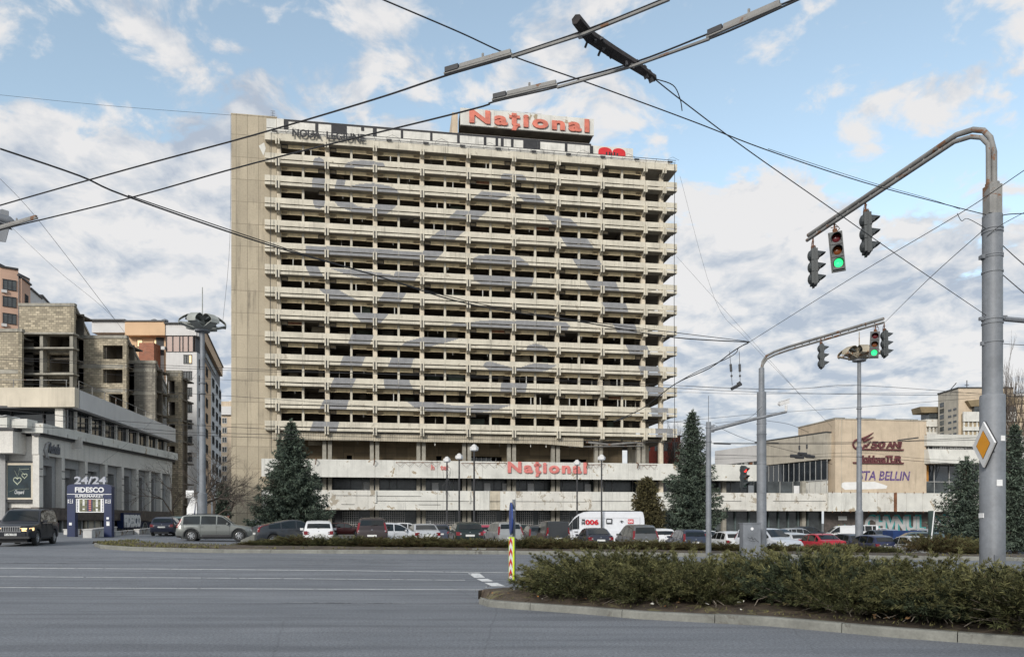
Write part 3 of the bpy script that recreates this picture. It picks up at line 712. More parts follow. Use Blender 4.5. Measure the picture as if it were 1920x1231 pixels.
# penthouse and the roof sign board
mb = MB(); mb.box(25.4, 45.3, 2.6, 9.0, 55.5, 57.35); mb.box(25.2, 26.0, 1.2, 9, 55.5, 59.4); mb.build('penthouse', M_beige, hotel)
mb = MB(); mb.box(26.3, 45.55, 0.45, 0.75, 57.38, 59.75, 0); mb.box(26.32, 45.5, 0.76, 3.8, 57.40, 57.6, 1); mb.box(26.32, 26.5, 0.77, 3.8, 57.61, 59.7, 1); mb.box(45.3, 45.5, 0.77, 3.8, 57.61, 59.7, 1)
mb.box(26.5, 45.3, 0.77, 3.8, 59.4, 59.6, 1)
sb = mb.build('roof_sign_board', [M_white, M_slab], hotel)
mb = MB(); mb.tube([(30, 1.0, 60.15), (38, 1.0, 60.15)], 0.03, 4)
for i in range(9): mb.tube([(30 + i, 1.0, 59.5), (30 + i, 1.0, 60.15)], 0.025, 4)
mb.build('roof_railing', M_white, hotel)
def slab_word(word, t0, t1, zb, h, y, m, par, ext=0.09):
    """heavy slab letters drawn as outlines, on a unit grid"""
    n = len(word); w = (t1 - t0)
    o = text(word, h * 1.38, m, par, (t0, y, zb), ext=ext, off=0.055 * h, width=w, name='sign_letters', sp=1.22)
    return o
slab_word('Național', tpx(880, .3), tpx(1105, .3), 57.78, 1.75, 0.30, M_redlet, hotel)
# podium -------------------------------------------------------------
TR = tpx(1420, -1)
mb = MB(); x = tpx(490, -.6)
cuts = [x] + [tpx(p, -.6) for p in (590, 703, 820, 905, 1012, 1105, 1178, 1300, 1420)]
for a, b in zip(cuts[:-1], cuts[1:]): mb.box(a + 0.012, b - 0.012, -0.6, -0.3, 7.86, 10.24)
mb.box(x, cuts[-1], -0.29, 8.0, 8.1, 8.5, 1)
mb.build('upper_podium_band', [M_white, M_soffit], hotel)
TB1 = tpx(1549, -.8)
cutp = [490, 520, 602, 690, 703, 820, 888, 918, 937.5, 967, 1056, 1110, 1178, 1260, 1340, 1420, 1470, 1553]
cl = [tpx(p, -.8) for p in cutp]
mb = MB()
for i, (a, b) in enumerate(zip(cl[:-1], cl[1:])):
    px = cutp[i]
    mi = 1 if px in (602, 967, 1056, 1340, 1420, 1470, 690) else 0
    if px == 918: mb.box(a + .01, b - .01, -0.74, -0.5, 3.5, 6.1, 2); continue
    pr = 0.06 if px in (888, 937.5) else 0.0
    mb.box(a + 0.015, b - 0.015, -0.8 - pr, -0.5, 3.45, 6.1, mi)
mb.box(cl[0], cl[-1], -0.49, 9.0, 3.75, 4.1, 3)
# ledges and pipes on the lower band
for (pa, pb, z) in ((626, 705, 5.35), (705, 1100, 4.65), (1110, 1330, 4.75), (705, 790, 5.3), (640, 665, 4.15), (785, 826, 4.15), (520, 600, 5.3), (520, 600, 4.6), (1338, 1390, 4.85), (1450, 1548, 4.9), (1338, 1400, 3.55), (900, 918, 5.6)):
    mb.box(tpx(pa, -.8), tpx(pb, -.8), -0.85, -0.803, z, z + 0.05, 4)
mb.box(tpx(703, -.8), tpx(706, -.8), -1.0, -0.803, 4.4, 6.05, 0); mb.box(tpx(880, -.8), tpx(882, -.8), -1.0, -0.803, 4.4, 6.05, 0)
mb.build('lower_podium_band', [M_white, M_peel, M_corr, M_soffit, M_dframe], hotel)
mb = MB()                                   # corrugated strip under the lowest balcony, torn at its right end
t = 0.9; te = tpx(1093, .6)
while t < te:
    dz = 0.0 if t < te - 6 else (t - te + 6) * 0.03
    mb.box(t, t + 0.2, 0.6, 0.75, 12.95 - dz * 2.2, 14.02 - dz); mb.box(t + 0.2, t + 0.32, 0.68, 0.76, 12.95 - dz * 2.2, 14.02 - dz); t += 0.322
mb.build('corrugated_strip', M_corr, hotel)
mb = MB(); mb.box(1.0, 57.5, 0.9, 15.5, 13.7, 14.0, 0)
mb.tube([(te + .5, 0.7, 13.3), (te + 4, 0.8, 13.0), (te + 8, 0.7, 13.4), (53, .8, 13.2)], 0.16, 6, 1); mb.tube([(te - 2, .9, 12.6), (te + 9, .8, 12.9)], 0.07, 5, 1)
mb.build('podium_ceiling', [M_slab, M_galvr], hotel)
for b in bays:                              # paired columns through the podium
    for s in (-0.62, 0.12):
        mb = MB(); mb.box(b + s - .1, b + s + 0.42, 1.6, 2.2, -1.2, 13.68); mb.build('podium_column', M_rawc, hotel)
for b in [bays[-1] + 6.43 * i for i in range(1, 5)]:
    mb = MB(); mb.box(b - .3, b + 0.3, 1.6, 2.2, -1.2, 8.05); mb.build('podium_column', M_rawc, hotel)
# recessed tiled wall on the upper podium storey
def holed_wall(mb, x0, x1, y0, y1, z0, z1, holes, mi=0):
    xs = sorted(set([x0, x1] + [h[0] for h in holes] + [h[1] for h in holes])); zs = sorted(set([z0, z1] + [h[2] for h in holes] + [h[3] for h in holes]))
    xs = [x for x in xs if x0 <= x <= x1]; zs = [z for z in zs if z0 <= z <= z1]
    for a, b in zip(xs[:-1], xs[1:]):
        run = None
        for c, d in zip(zs[:-1], zs[1:]):
            xm, zm = (a + b) / 2, (c + d) / 2
            solid = not any(h[0] < xm < h[1] and h[2] < zm < h[3] for h in holes)
            if solid: run = (run[0], d) if run else (c, d)
            if not solid and run: mb.box(a, b, y0, y1, run[0], run[1], mi); run = None
        if run: mb.box(a, b, y0, y1, run[0], run[1], mi)
mb = MB(); hh = [(tpx(650, 5), tpx(660, 5), 9.9, 11.3), (tpx(818, 5), tpx(828, 5), 9.8, 11.4), (tpx(882, 5), tpx(941, 5), 8.5, 11.4), (tpx(1048, 5), tpx(1100, 5), 8.5, 11.2)]
holed_wall(mb, 2.0, 51.2, 5.0, 5.25, 8.5, 13.68, hh); mb.build('recessed_tile_wall', M_tile2, hotel)
mb = MB(); mb.box(2, 51.0, 7.2, 7.3, 8.5, 13.6); mb.build('dark_back_wall', M_dark, hotel)  # near-black colour stands in for the unlit depth behind the openings
mb = MB()
for a in range(6):
    xa = tpx(883, 6) + a * 0.72; mb.box(xa, xa + .07, 5.4, 5.45, 9.6, 11.3)
mb.box(tpx(883, 6), tpx(920, 6), 5.46, 5.5, 9.6, 11.2, 1); mb.build('white_window_frame', [M_signw, M_glass2], hotel)
# storey between the bands and ground floor: dusty glass set back, posts, grilles
mb = MB(); mb.box(1.5, TB1 - 1, 3.2, 3.3, 4.1, 8.05, 0)
rnd = random.Random(9); t = 2.0
while t < TB1 - 2:
    mb.box(t, t + 0.08, 3.12, 3.19, 4.1, 8.05, 1 if rnd.random() < .5 else 2)
    if rnd.random() < .15: mb.box(t + .2, t + 1.1, 3.13, 3.18, 6.2, 7.4, 3)
    t += rnd.choice((1.07, 1.6, 2.14, 3.2))
mb.build('first_floor_glazing', [M_glass2, M_frame, M_dframe, M_signw], hotel)
mb = MB(); mb.box(1.0, TB1 - 1, 2.9, 3.0, -1.2, 3.7, 0); t = 1.2
while t < 62:
    wd = rnd.choice((4.6, 5.2)); xb = t + wd
    x = t
    while x < xb: mb.box(x, x + 0.05, 2.7, 2.74, -0.5, 3.3, 1); x += 0.30
    for z in [0.2 + .32 * i for i in range(10)]: mb.box(t, xb, 2.75, 2.78, z, z + .04, 1)
    if rnd.random() < .5: mb.box(t + 1, t + 1.8, 2.66, 2.69, 1.2, 2.0, 2)
    t = xb + rnd.choice((.8, 1.83))
mb.build('ground_floor_grilles', [M_glass2, M_wrend, M_patch], hotel)
for t in (9.0, 14.0, 27.8, 33.5, 40, 47): mb = MB(); mb.box(t, t + 1.0, 2.25, 2.6, -1.2, 3.74); mb.build('ground_floor_pier', M_dframe, hotel)
# broken letters over the podium
slab_word('Național', tpx(952, -.8), tpx(1100, -.8), 8.75, 1.5, -0.78, mat('faded_pink_letters', (0.60, 0.19, 0.17), 0.15, 1.5), hotel, 0.06)
text('h', 1.0, MATS['faded_pink_letters'], hotel, (tpx(808, -.7), -0.66, 9.0), ext=0.04, off=.03, name='sign_letter')
text('tel', 1.0, MATS['faded_pink_letters'], hotel, (tpx(826, -.7), -0.66, 9.0), ext=0.04, off=.03, name='sign_letters')
mb = MB()                                   # bent lattice brackets lying along the band
for pa, pb in ((742, 826), (865, 950), (1100, 1135), (1194, 1232)):
    a, b = tpx(pa, -.7), tpx(pb, -.7); n = max(3, int((b - a) / 1.1))
    mb.tube([(a, -.7, 9.95), (b, -.7, 10.05)], .03, 4)
    for i in range(n): xa = a + (b - a) * i / n; xm = a + (b - a) * (i + .5) / n; xb = a + (b - a) * (i + 1) / n; mb.tube([(xa, -.7, 9.97), (xm, -.9, 9.4), (xb, -.7, 10.0)], .022, 4)
for p in (592, 701, 1099, 1194): t = tpx(p, -.7); mb.tube([(t, -.62, 10.3), (t + .1, -1.3, 10.1), (t, -.9, 9.5)], .07, 5)
mb.build('lattice_bracket', M_rust, hotel)
# aerials on the roof
mb = MB()
for (t, h) in ((0.6, 1.9), (-1.2, .7), (50.6, 1.0)):
    z = 56.55 if t < 10 else 56.2; mb.tube([(t, 3, z - .4), (t, 3, z + h)], .035, 4)
    for i in range(3): mb.tube([(t - .3, 3, z + h - .3 * i), (t + .3, 3, z + h - .3 * i)], .025, 4)
mb.build('aerial', M_dframe, hotel)
# cables hanging down the facade
for px in (508.5, 1265):
    t = tpx(px, -.5); mb = MB(); mb.tube([(t, -.5, 53.8), (t - .1, -.55, 35), (t, -.5, 11.0)], .045, 4); mb.build('hanging_cable', M_wire, hotel)

# ------------------------------------------------------------------ travel office block joined to the podium
off = thing('office_block', 'beige stucco office block with brown lettering and purple graffiti beside the hotel podium', 'office building', (HX, HYY, 0), TH)
ZT = zpx(1566, 787)
ta, tb = tpx(1566, -.9), tpx(1737, -.9)
mb = MB(); mb.box(ta, tb, -0.9, 9.5, 6.25, ZT, 0); mb.box(ta - .1, tb + .1, -1.0, 9.6, ZT + .003, ZT + .15, 1)
for (a, b) in ((1574, 1592), (1618, 1650), (1688, 1730)): mb.box(tpx(a), tpx(b), 1.0, 4.0, ZT + .16, ZT + .55, 2)
mb.box(ta + 1.0, ta + 1.06, -0.93, -0.9, 6.3, ZT, 1)
mb.build('wall', [M_beige, M_beigeg, M_roofd], off)
mb = MB(); x0, z0 = tpx(1578, -.92), zpx(1578, 915)
mb.poly([(tpx(p, -.92), -0.912, zpx(p, q)) for p, q in ((1577, 912), (1578, 906), (1583, 904), (1640, 903), (1656, 908), (1664, 911), (1662, 916), (1630, 917), (1584, 918))][::-1])
mb.build('whitewashed_patch', M_patch, off)
zb1 = zpx(1660, 844, -.9)
W_ = lambda a, b: tpx(b, -.95) - tpx(a, -.95)
text('50', 1.35, M_brownlet, off, (tpx(1632, -.95), -1.05, zpx(1632, 840)), ext=.1, off=.05, width=W_(1632, 1659), name='sign_digits', shear=.15)
text('ANI', 1.25, M_brownlet, off, (tpx(1661, -.95), -1.05, zpx(1661, 840)), ext=.1, off=.05, width=W_(1661, 1690), name='sign_letters', shear=.15)
text('MoldovaTUR', 1.35, M_brownlet, off, (tpx(1606, -.95), -1.05, zpx(1606, 866)), ext=.1, off=.05, width=W_(1606, 1689), name='sign_letters', shear=.15)
mb = MB()
for (a, b, y) in ((1608, 1693, 843.5), (1599, 1693, 868.5)):
    mb.box(tpx(a, -.95), tpx(b, -.95), -1.2, -0.91, zpx(1650, y + 1.2), zpx(1650, y - 1.2))
for (p, q, p2, q2) in ((1616, 824, 1637, 812), (1618, 828, 1637, 820), (1622, 838, 1632, 828)):
    a = Vector((tpx(p, -.95), -1.05, zpx(p, q))); b = Vector((tpx(p2, -.95), -1.05, zpx(p2, q2))); mb.tube([a, a.lerp(b, .5) + Vector((0, 0, -.08)), b], [.22, .16, .05], 6)
c = (tpx(1610, -.95), -1.0, zpx(1610, 834)); pts = [(c[0] + .95 * math.cos(R(a)), -1.0, c[2] + .75 * math.sin(R(a))) for a in range(60, 371, 25)]
mb.tube(pts, .16, 6); mb.build('emblem', M_brownlet, off)
text('STA BELLIN', 1.95, M_purple, off, (tpx(1609, -.92), -0.915, zpx(1609, 900)), ext=.008, off=.055, width=W_(1609, 1707), name='graffiti', shear=.2)
# left wing running back towards the hotel
pa = Vector((ta, 0.6, 0)); 
wl0, wl1 = (tpx(1549, -.2), -0.2), (tpx(1338, 26), 26.0)
wd = Vector((wl1[0] - wl0[0], wl1[1] - wl0[1], 0)); wL = wd.length; wd.normalize(); wn_ = Vector((-wd.y, wd.x, 0))
if wn_.y > 0: wn_ = -wn_
ang = math.atan2(-wd.y, -wd.x)
wing = bpy.data.objects.new('left_wing', None); COL.objects.link(wing); wing.parent = off; wing.location = (wl1[0], wl1[1], 0); wing.rotation_euler = (0, 0, ang)
def wx(px):                                  # local x along the wing (0 at far end)
    r = (px - CX) / FPX
    # world pos of wing points
    import mathutils
    def wpt(s): 
        lx = wl1[0] - wd.x * s; ly = wl1[1] - wd.y * s
        return HX + lx * HC - ly * HS, HYY + lx * HS + ly * HC
    lo, hi = 0, wL
    for _ in range(40):
        m = (lo + hi) / 2; X, Y = wpt(m)
        if X / Y < r: lo = m
        else: hi = m
    return lo
zw = 15.2
mb = MB(); xa = wx(1430)
mb.box(xa, wL, 0, 6, 11.3, zw, 0); mb.box(0, xa - .02, 0.3, 6, 12.2, 14.9, 1); mb.box(xa - 2, wL, 0, 6.2, zw + .003, zw + .25, 2)
mb.build('wing_wall', [M_beigeg, M_grend, M_roofd], wing)
mb = MB(); mb.box(xa, wL - .02, 0.3, 0.4, 8.1, 11.2, 0); mb.box(xa, wL - .02, 0.22, 0.4, 6.0, 8.08, 1)
n = 12
for i in range(n + 1): x = xa + (wL - xa - .1) * i / n; mb.box(x, x + .07, 0.22, 0.29, 8.1, 11.28, 2); mb.box(x, x + .06, 0.16, 0.215, 6.0, 8.08, 3)
mb.box(xa, wL, .1, .21, 8.09, 8.22, 2)
mb.build('window_strip', [M_glass, M_white, M_frame, M_frame], wing)
mb = MB(); mb.box(0, xa - .02, .5, .6, 10.3, 12.1, 0)
for i in range(9): x = xa * i / 9; mb.box(x, x + .12, .35, .49, 10.3, 12.15, 1)
mb.box(xa * .62, xa * .66, .3, .49, 10.3, 12.15, 1); mb.box(xa * .7, xa * .78, .4, .48, 10.3, 12.1, 2)
mb.box(0, xa - .02, .55, .65, 6.0, 8.0, 0); mb.box(xa * .68, xa * .78, .4, .5, 6.0, 7.8, 3); mb.box(xa * .93, xa * 1.0, .4, .5, 6.0, 7.8, 3); mb.box(xa * .8, xa * .81, .4, .5, 6, 7.8, 1); mb.box(xa * .9, xa * .91, .4, .5, 6, 7.8, 1)
mb.build('wing_windows', [M_glass2, M_frame, M_rust, mat('orange_board', (.45, .2, .04), .15, 2)], wing)
mb = MB(); mb.box(-6, xa, -.35, .25, 8.0, 10.28, 0); mb.build('wing_band', [M_white], wing)
# right wing
tr1 = tpx(2080, -.9)
mb = MB(); za, zb2, zc2, zd = zpx(1740, 815.5), zpx(1740, 837), zpx(1740, 843.5), zpx(1740, 870)
a = tpx(1738, -1.5)
mb.box(a, tr1, -1.5, 8, zb2, za, 0); mb.box(a + .3, tr1, -.9, -.7, zc2, zb2 - .003, 1)
mb.prism([(a, -1.7, zc2), (a, -2.3, zd), (a, 6, zd), (a, 6, zc2)], (tr1 - a, 0, 0), 0)
mb.build('right_wing_bands', [M_white, M_dframe], off)
x = a + .6; mb = MB()
for i in range(46): mb.box(x, x + .12, -1.0, -.905, zc2 + .05, zb2 - .05); x += .35 if i % 7 else .8
mb.build('vent_slats', M_frame, off)
text('RESTAURANT', .5, M_frame, off, (tpx(1762, -1.1), -1.2, zc2 + .05), ext=.03, name='sign_letters', width=tpx(1812, -1.1) - tpx(1762, -1.1))
mb = MB(); mb.box(a, tr1, 0.4, .5, 6.3, zd - .01, 0)
for i in range(14): x = a + 2.6 * i; mb.box(x, x + .1, .25, .39, 6.3, zd - .02, 1)
mb.box(a, tr1, .26, .38, 8.0, 8.1, 1); mb.box(a + .1, a + 1.6, .2, .26, 8.1, zd - .1, 2); mb.box(a, tr1, .3, .39, 6.3, 7.95, 3)
mb.build('right_wing_windows', [M_glass, M_frame, MATS['orange_board'], M_glass2], off)
# lower band and dark ground floor with graffiti
mb = MB(); cc = [1553, 1618, 1645, 1676, 1682, 1700, 1730, 1790, 1850, 2080]
for i, (p, q) in enumerate(zip(cc[:-1], cc[1:])):
    mb.box(tpx(p, -1.3) + .02, tpx(q, -1.3) - .02, -1.3 - (.05 if p == 1553 else 0), -1.0, 3.4, 6.22, 1 if p in (1645,) else (2 if p == 1676 else 0))
mb.box(tpx(1553, -1.3), tr1, -.99, 8, 3.7, 4.0, 3)
for p in range(1560, 1740, 17): mb.box(tpx(p, -1.3), tpx(p, -1.3) + .06, -1.42, -1.36, 6.1, 6.4, 4); mb.box(tpx(p, -1.3), tpx(p, -1.3) + .06, -1.42, -1.36, 3.2, 3.5, 4)
mb.build('lower_band', [M_white, M_peel, M_rust, M_soffit, M_rust], off)
mb = MB(); mb.box(tpx(1549, 1), tr1, 1.4, 1.6, -2, 3.68, 0); mb.build('ground_floor_wall', M_granite, off)
mb = MB(); rnd = random.Random(21)
mb = MB()
x = tpx(1570, 1.3)
for i in range(9): mb.poly([(x + i * .5, 1.38, rnd.uniform(0, .5)), (x + i * .5 + .6, 1.38, rnd.uniform(0, .5)), (x + i * .5 + .3, 1.38, rnd.uniform(.9, 1.8))], rnd.choice((1, 2, 3)))
mb.build('graffiti', [mat('grey_white_spray', (.42, .42, .42), .1, 2), M_teal, mat('lime_spray', (.4, .5, .05), .1, 2), mat('ochre_spray', (.2, .13, .04), .2, 2)], off)
mb = MB(); mb.box(tpx(1330, 1), tpx(1549, 1), 2.2, 2.4, -2, 3.68, 0); x = tpx(1345, 1)
while x < tpx(1545, 1): mb.box(x, x + .16, 1.9, 2.19, -2, 3.68, 1); x += rnd.choice((1.6, 1.6, 2.2))
mb.build('ground_floor_glazing', [M_glass2, mat('teal_grey_post', (.10, .13, .13), .2, 2)], off)
for (w_, pa_, pb_, z_) in (('CHVNUL', 1622, 1733, .5), ('NIN', 1748, 1806, .6)):
    text(w_, 3.0, MATS['grey_white_spray'], off, (tpx(pa_, 1.3), 1.37, z_), ext=.008, off=.16, width=tpx(pb_, 1.3) - tpx(pa_, 1.3), name='block_graffiti')
    text(w_, 3.2, M_teal, off, (tpx(pa_, 1.3) + .25, 1.39, z_ + .1), ext=.004, off=.18, width=tpx(pb_, 1.3) - tpx(pa_, 1.3) + .1, name='block_graffiti')
mb = MB(); mb.box(tpx(1572, 1.3), tpx(1588, 1.3), 1.3, 1.36, 2.1, 2.7); mb.build('small_sign', M_patch, off)
# ------------------------------------------------------------------ generic windows
def window(par, x, z, w, h, y, fr=M_dframe, gl=M_glass2, panes=2, d=0.12, name='window'):
    mb = MB(); mb.box(x, x + w, y, y + .04, z, z + h, 1)
    t = .07
    mb.box(x - .03, x + w + .03, y - d, y - .003, z + h - t, z + h + .03, 0); mb.box(x - .03, x + w + .03, y - d, y - .003, z - .05, z + t - .02, 0)
    for i in range(panes + 1):
        xx = x + (w - t) * i / panes; mb.box(xx, xx + t, y - d + .02, y - .004, z + t - .02, z + h - t, 0)
    return mb.build(name, [fr, gl], par)
# ------------------------------------------------------------------ store building on the left
# facade runs away from the viewer; local x along the facade, local y into the building
def frame_at(p0, p1):
    d = Vector((p1[0] - p0[0], p1[1] - p0[1], 0)); return math.atan2(d.y, d.x), d.length
store = thing('store_building', 'two storey grey stone store with deep window bays and a sloping glazed upper floor', 'store', (-37.2, 59.0, 0), 0)
def sub(par, p0, p1, name):
    o = bpy.data.objects.new(name, None); COL.objects.link(o); o.parent = par
    a, L = frame_at(p0, p1); o.location = (p0[0] - par.location.x, p0[1] - par.location.y, 0); o.rotation_euler = (0, 0, a); return o, L
ff, FL = sub(store, (-37.2, 59.0), (-38.0, 83.5), 'street_front')
# here local +y points to -X (into the building)
def fx(px): # distance along the facade of a picture column
    r = (px - CX) / FPX; dx, dy = -0.8 / FL, 24.5 / FL
    return (r * 59.0 + 37.2) / (dx - r * dy)
pil = [0.0, 3.0, 6.1, 9.1, 12.1, 15.1, 18.1, 21.1, 24.1]
pil = [fx(p) for p in (78, 120, 163, 200.5, 231.5, 259, 282.5, 303.5, 321)]
ZB, ZA1, ZA2, ZC = 2.9, 7.05, 8.5, 9.45
mb = MB()
mb.box(-.35, FL, 0.0, .5, ZA1, ZA2, 0)
for p in pil: mb.box(p - .32, p + .12, 0.0, .5, ZB, ZA1 - .003, 0)
mb.box(-.35, FL, -.05, .6, 1.9, ZB - .003, 1)
mb.build('pilaster_frame', [M_shop, M_granite], ff)
mb = MB(); mb2 = MB()
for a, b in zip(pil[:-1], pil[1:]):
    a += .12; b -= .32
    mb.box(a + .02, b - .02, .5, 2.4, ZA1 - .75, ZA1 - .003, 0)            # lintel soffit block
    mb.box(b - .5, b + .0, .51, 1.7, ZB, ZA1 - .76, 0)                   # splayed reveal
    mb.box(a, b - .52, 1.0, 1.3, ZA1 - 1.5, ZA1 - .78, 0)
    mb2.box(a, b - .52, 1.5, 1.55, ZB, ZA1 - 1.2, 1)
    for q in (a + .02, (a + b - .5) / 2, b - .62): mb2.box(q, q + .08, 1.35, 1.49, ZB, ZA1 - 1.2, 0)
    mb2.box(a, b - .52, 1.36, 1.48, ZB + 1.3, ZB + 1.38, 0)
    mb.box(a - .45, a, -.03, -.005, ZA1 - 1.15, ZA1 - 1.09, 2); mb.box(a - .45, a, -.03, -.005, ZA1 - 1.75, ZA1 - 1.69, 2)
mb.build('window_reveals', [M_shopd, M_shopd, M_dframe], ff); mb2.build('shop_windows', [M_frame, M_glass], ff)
mb = MB(); mb.box(-.6, FL + .3, -.25, .4, ZA2 + .003, ZA2 + .14, 1); mb.box(-.6, FL + .3, -.5, 2.5, ZA2 + .2, ZC, 0); mb.box(-.5, FL, -.3, 2.3, ZA2 + .143, ZA2 + .197, 2)
for q in range(9): mb.box(q * 2.8, q * 2.8 + .03, -.52, -.503, ZA2 + .2, ZA2 + .5, 2)
mb.build('parapet', [M_white, M_dframe, M_dframe], ff)
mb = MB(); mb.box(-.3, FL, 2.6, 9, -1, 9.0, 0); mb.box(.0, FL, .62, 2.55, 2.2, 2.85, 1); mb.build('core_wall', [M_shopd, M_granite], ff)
# basement shop front under the street front
mb = MB(); mb.box(fx(122), FL, .6, .7, -1, 1.88, 0)
for (a, b, m_) in ((122, 165, 1), (170, 200, 2), (205, 222, 1), (246, 318, 3)):
    mb.box(fx(a), fx(b), .45, .59, -.5, 1.85, m_)
for p in range(125, 222, 12): mb.box(fx(p), fx(p) + .12, .35, .44, -.5, 1.88, 4)
mb.build('basement_front', [M_granite, M_glass2, M_shopc, M_blue, M_frame], ff)
mb = MB()
for p in (254, 267, 279.5, 292): 
    x = fx(p); ringp = [(x + .55 * math.cos(a), .42, .95 + .75 * math.sin(a)) for a in [2 * math.pi * i / 18 for i in range(18)]]
    mb.tube(ringp + [ringp[0]], .07, 5); mb.prism([(x + .45 * math.cos(a), .43, .95 + .65 * math.sin(a)) for a in [2 * math.pi * i / 18 for i in range(18)]], (0, .015, 0), 1)
mb.build('round_windows', [M_frame, M_glass2], ff)
mb = MB(); mb.box(fx(225), fx(257), -.35, .3, 1.15, 2.65, 0); mb.box(fx(225) + .05, fx(256), -.1, .4, -.5, 1.14, 1)
for p in range(226, 246, 5): mb.box(fx(p), fx(p) + .1, -.16, -.101, -.5, 1.14, 0)
mb.build('entrance_porch', [M_blue, M_glass2], ff)
text('FIDESCO', 1.5, M_signw, ff, (fx(225.5), -.37, 1.35), ext=.06, off=.09, width=fx(256) - fx(225.5), name='shop_lettering')
# emblem and cursive shop name
a = fx(84); mb = MB(); mb.tube([(a + .55, -.08, 8.15), (a + .1, -.1, 7.9), (a - .1, -.1, 7.45), (a + .1, -.1, 6.95), (a + .45, -.08, 6.75)], [.06, .13, .16, .13, .05], 6)
mb.build('crescent_emblem', M_shopd, ff)
text('Astvala', 1.15, mat('slate_letters', (.12, .125, .14), .1, 2), ff, (fx(88), -.1, 7.3), ext=.04, off=.03, width=fx(110) - fx(88), shear=.35, name='shop_lettering')
# wall facing the viewer with the poster
fw, WL_ = sub(store, (-46.5, 59.2), (-37.5, 59.0), 'front_wall')
def gx(px): return (px - CX) / FPX * 59.1 + 46.5
gzv = lambda py: CZ + (HY - py) * 59.1 / FPX
mb = MB(); mb.box(0, gx(9), 0.0, .4, -1, ZA2, 1); mb.box(gx(9) + .01, WL_ + .2, 0.02, .4, -1, ZA2, 0); mb.box(gx(0) - 3, WL_ + .1, -.12, .0, -1, gzv(952), 2)
mb.build('wall', [M_shop, M_shopc, M_granite], fw)
mb = MB(); mb.box(gx(1), gx(50), -1.5, -.01, gzv(852), gzv(812), 0); mb.box(gx(-6), gx(53), -1.6, .0, gzv(811), gzv(806), 1); mb.box(gx(-6), gx(40), -1.55, .0, gzv(805.5), gzv(786), 2); mb.box(gx(-6), gx(42), -1.75, -.2, gzv(785.5), gzv(784), 3)
mb.box(gx(40) + .02, WL_, -1.2, 0, gzv(805.5), gzv(789), 2)
mb.build('corner_balcony', [M_shop, M_dframe, M_white, M_signw], fw)
mb = MB(); mb.box(gx(16), gx(67), -.25, -.125, gzv(936), gzv(868), 0); mb.box(gx(17), gx(66), -.3, -.02, gzv(867.5), gzv(864.5), 1); mb.box(gx(17), gx(66), -.3, -.02, gzv(941), gzv(936.8), 1)
pf = mb.build('poster_frame', [M_shopc, M_dframe], fw)
mb = MB(); mb.box(gx(19.5), gx(63.5), -.27, -.252, gzv(932.5), gzv(872)); mb.build('poster', mat('dark_teal_print', (.015, .028, .035), .3, 1.5, rough=.2), pf)
def heart(mb, cx, cz, s, y, r):
    pts = []
    for i in range(25):
        t = 2 * math.pi * i / 24; pts.append((cx + s * .062 * 16 * math.sin(t) ** 3, y, cz + s * .062 * (13 * math.cos(t) - 5 * math.cos(2 * t) - 2 * math.cos(3 * t) - math.cos(4 * t))))
    mb.tube(pts, r, 4)
mb = MB(); heart(mb, gx(38.5), gzv(901), .32, -.29, .035); heart(mb, gx(52), gzv(892), .22, -.29, .028)
mb.tube([(gx(38.5), -.28, gzv(895)), (gx(33), -.28, gzv(882))], .012, 3); mb.tube([(gx(38.5), -.28, gzv(895)), (gx(43), -.28, gzv(877))], .012, 3); mb.tube([(gx(50), -.28, gzv(888)), (gx(42), -.28, gzv(880)), (gx(60), -.28, gzv(879))], .012, 3)
mb.tube([(gx(22), -.28, gzv(922)), (gx(34), -.28, gzv(917)), (gx(60), -.28, gzv(916))], .012, 3)
mb.build('pendant_print', mat('pale_gold_print', (.55, .58, .45), .1, 2), pf)
text('Chopard', .42, M_signw, pf, (gx(33), -.275, gzv(925.5)), ext=.004, shear=.3, width=gx(51) - gx(33), name='poster_lettering')
# glazed upper floor, set back, with its heavy roof fascia
uf, UL = sub(store, (-36.5, 62.0), (-40.1, 87.6), 'upper_floor')
mb = MB(); mb.box(0, UL, -.6, .0, 11.15, 12.7, 0); mb.box(.9, UL, .01, 4, 11.6, 12.65, 2); mb.box(.2, UL, .02, 9, 11.1, 11.3, 1); mb.build('roof_fascia', [M_grend, M_dframe, M_roofd], uf)
mb = MB(); mb.box(.3, UL, .45, .55, 9.0, 11.1, 1); x = .5; i = 0
while x < UL - .3: mb.box(x, x + .06, .40, .44, 9.0, 11.1, 0); x += 1.05; i += 1
mb.build('strip_windows', [M_dframe, M_glass], uf)
for i in range(9):
    x = 1.2 + i * 2.95; mb = MB(); mb.box(x, x + .22, .2, .4, 9.0, 11.08); mb.build('concrete_post', M_shop, uf)
uw, UWL = sub(store, (-50.0, 62.3), (-36.55, 62.0), 'upper_front')
hx = lambda px: (px - CX) / FPX * 62.2 + 50.0
hz_ = lambda py: CZ + (HY - py) * 62.2 / FPX
mb = MB(); mb.box(0, UWL + .62, -.62, -.02, hz_(765), hz_(729), 0); mb.box(0, UWL - .7, -.01, 5, 11.5, hz_(729) - .05, 1); mb.build('roof_fascia', [M_shopc, M_roofd], uw)
mb = MB(); mb.box(0, hx(104), 1.2, 1.3, 9.0, hz_(765), 1)
for p in (-40, 3, 66, 104): mb.box(hx(p), hx(p) + .12, 1.05, 1.19, 9.0, hz_(765), 0)
mb.box(0, hx(104), 1.06, 1.18, hz_(800), hz_(797), 0); mb.box(hx(107), hx(122), -.1, 1.2, 8.8, hz_(766), 2)
mb.box(0, UWL, 1.35, 1.5, 8.0, 8.95, 2)
mb.build('upper_windows', [M_dframe, M_glass, M_shop], uw)
mb = MB(); pts = [(hx(-20), -.2, hz_(712)), (hx(132), -.2, hz_(714))]; mb.tube(pts, .03, 4)
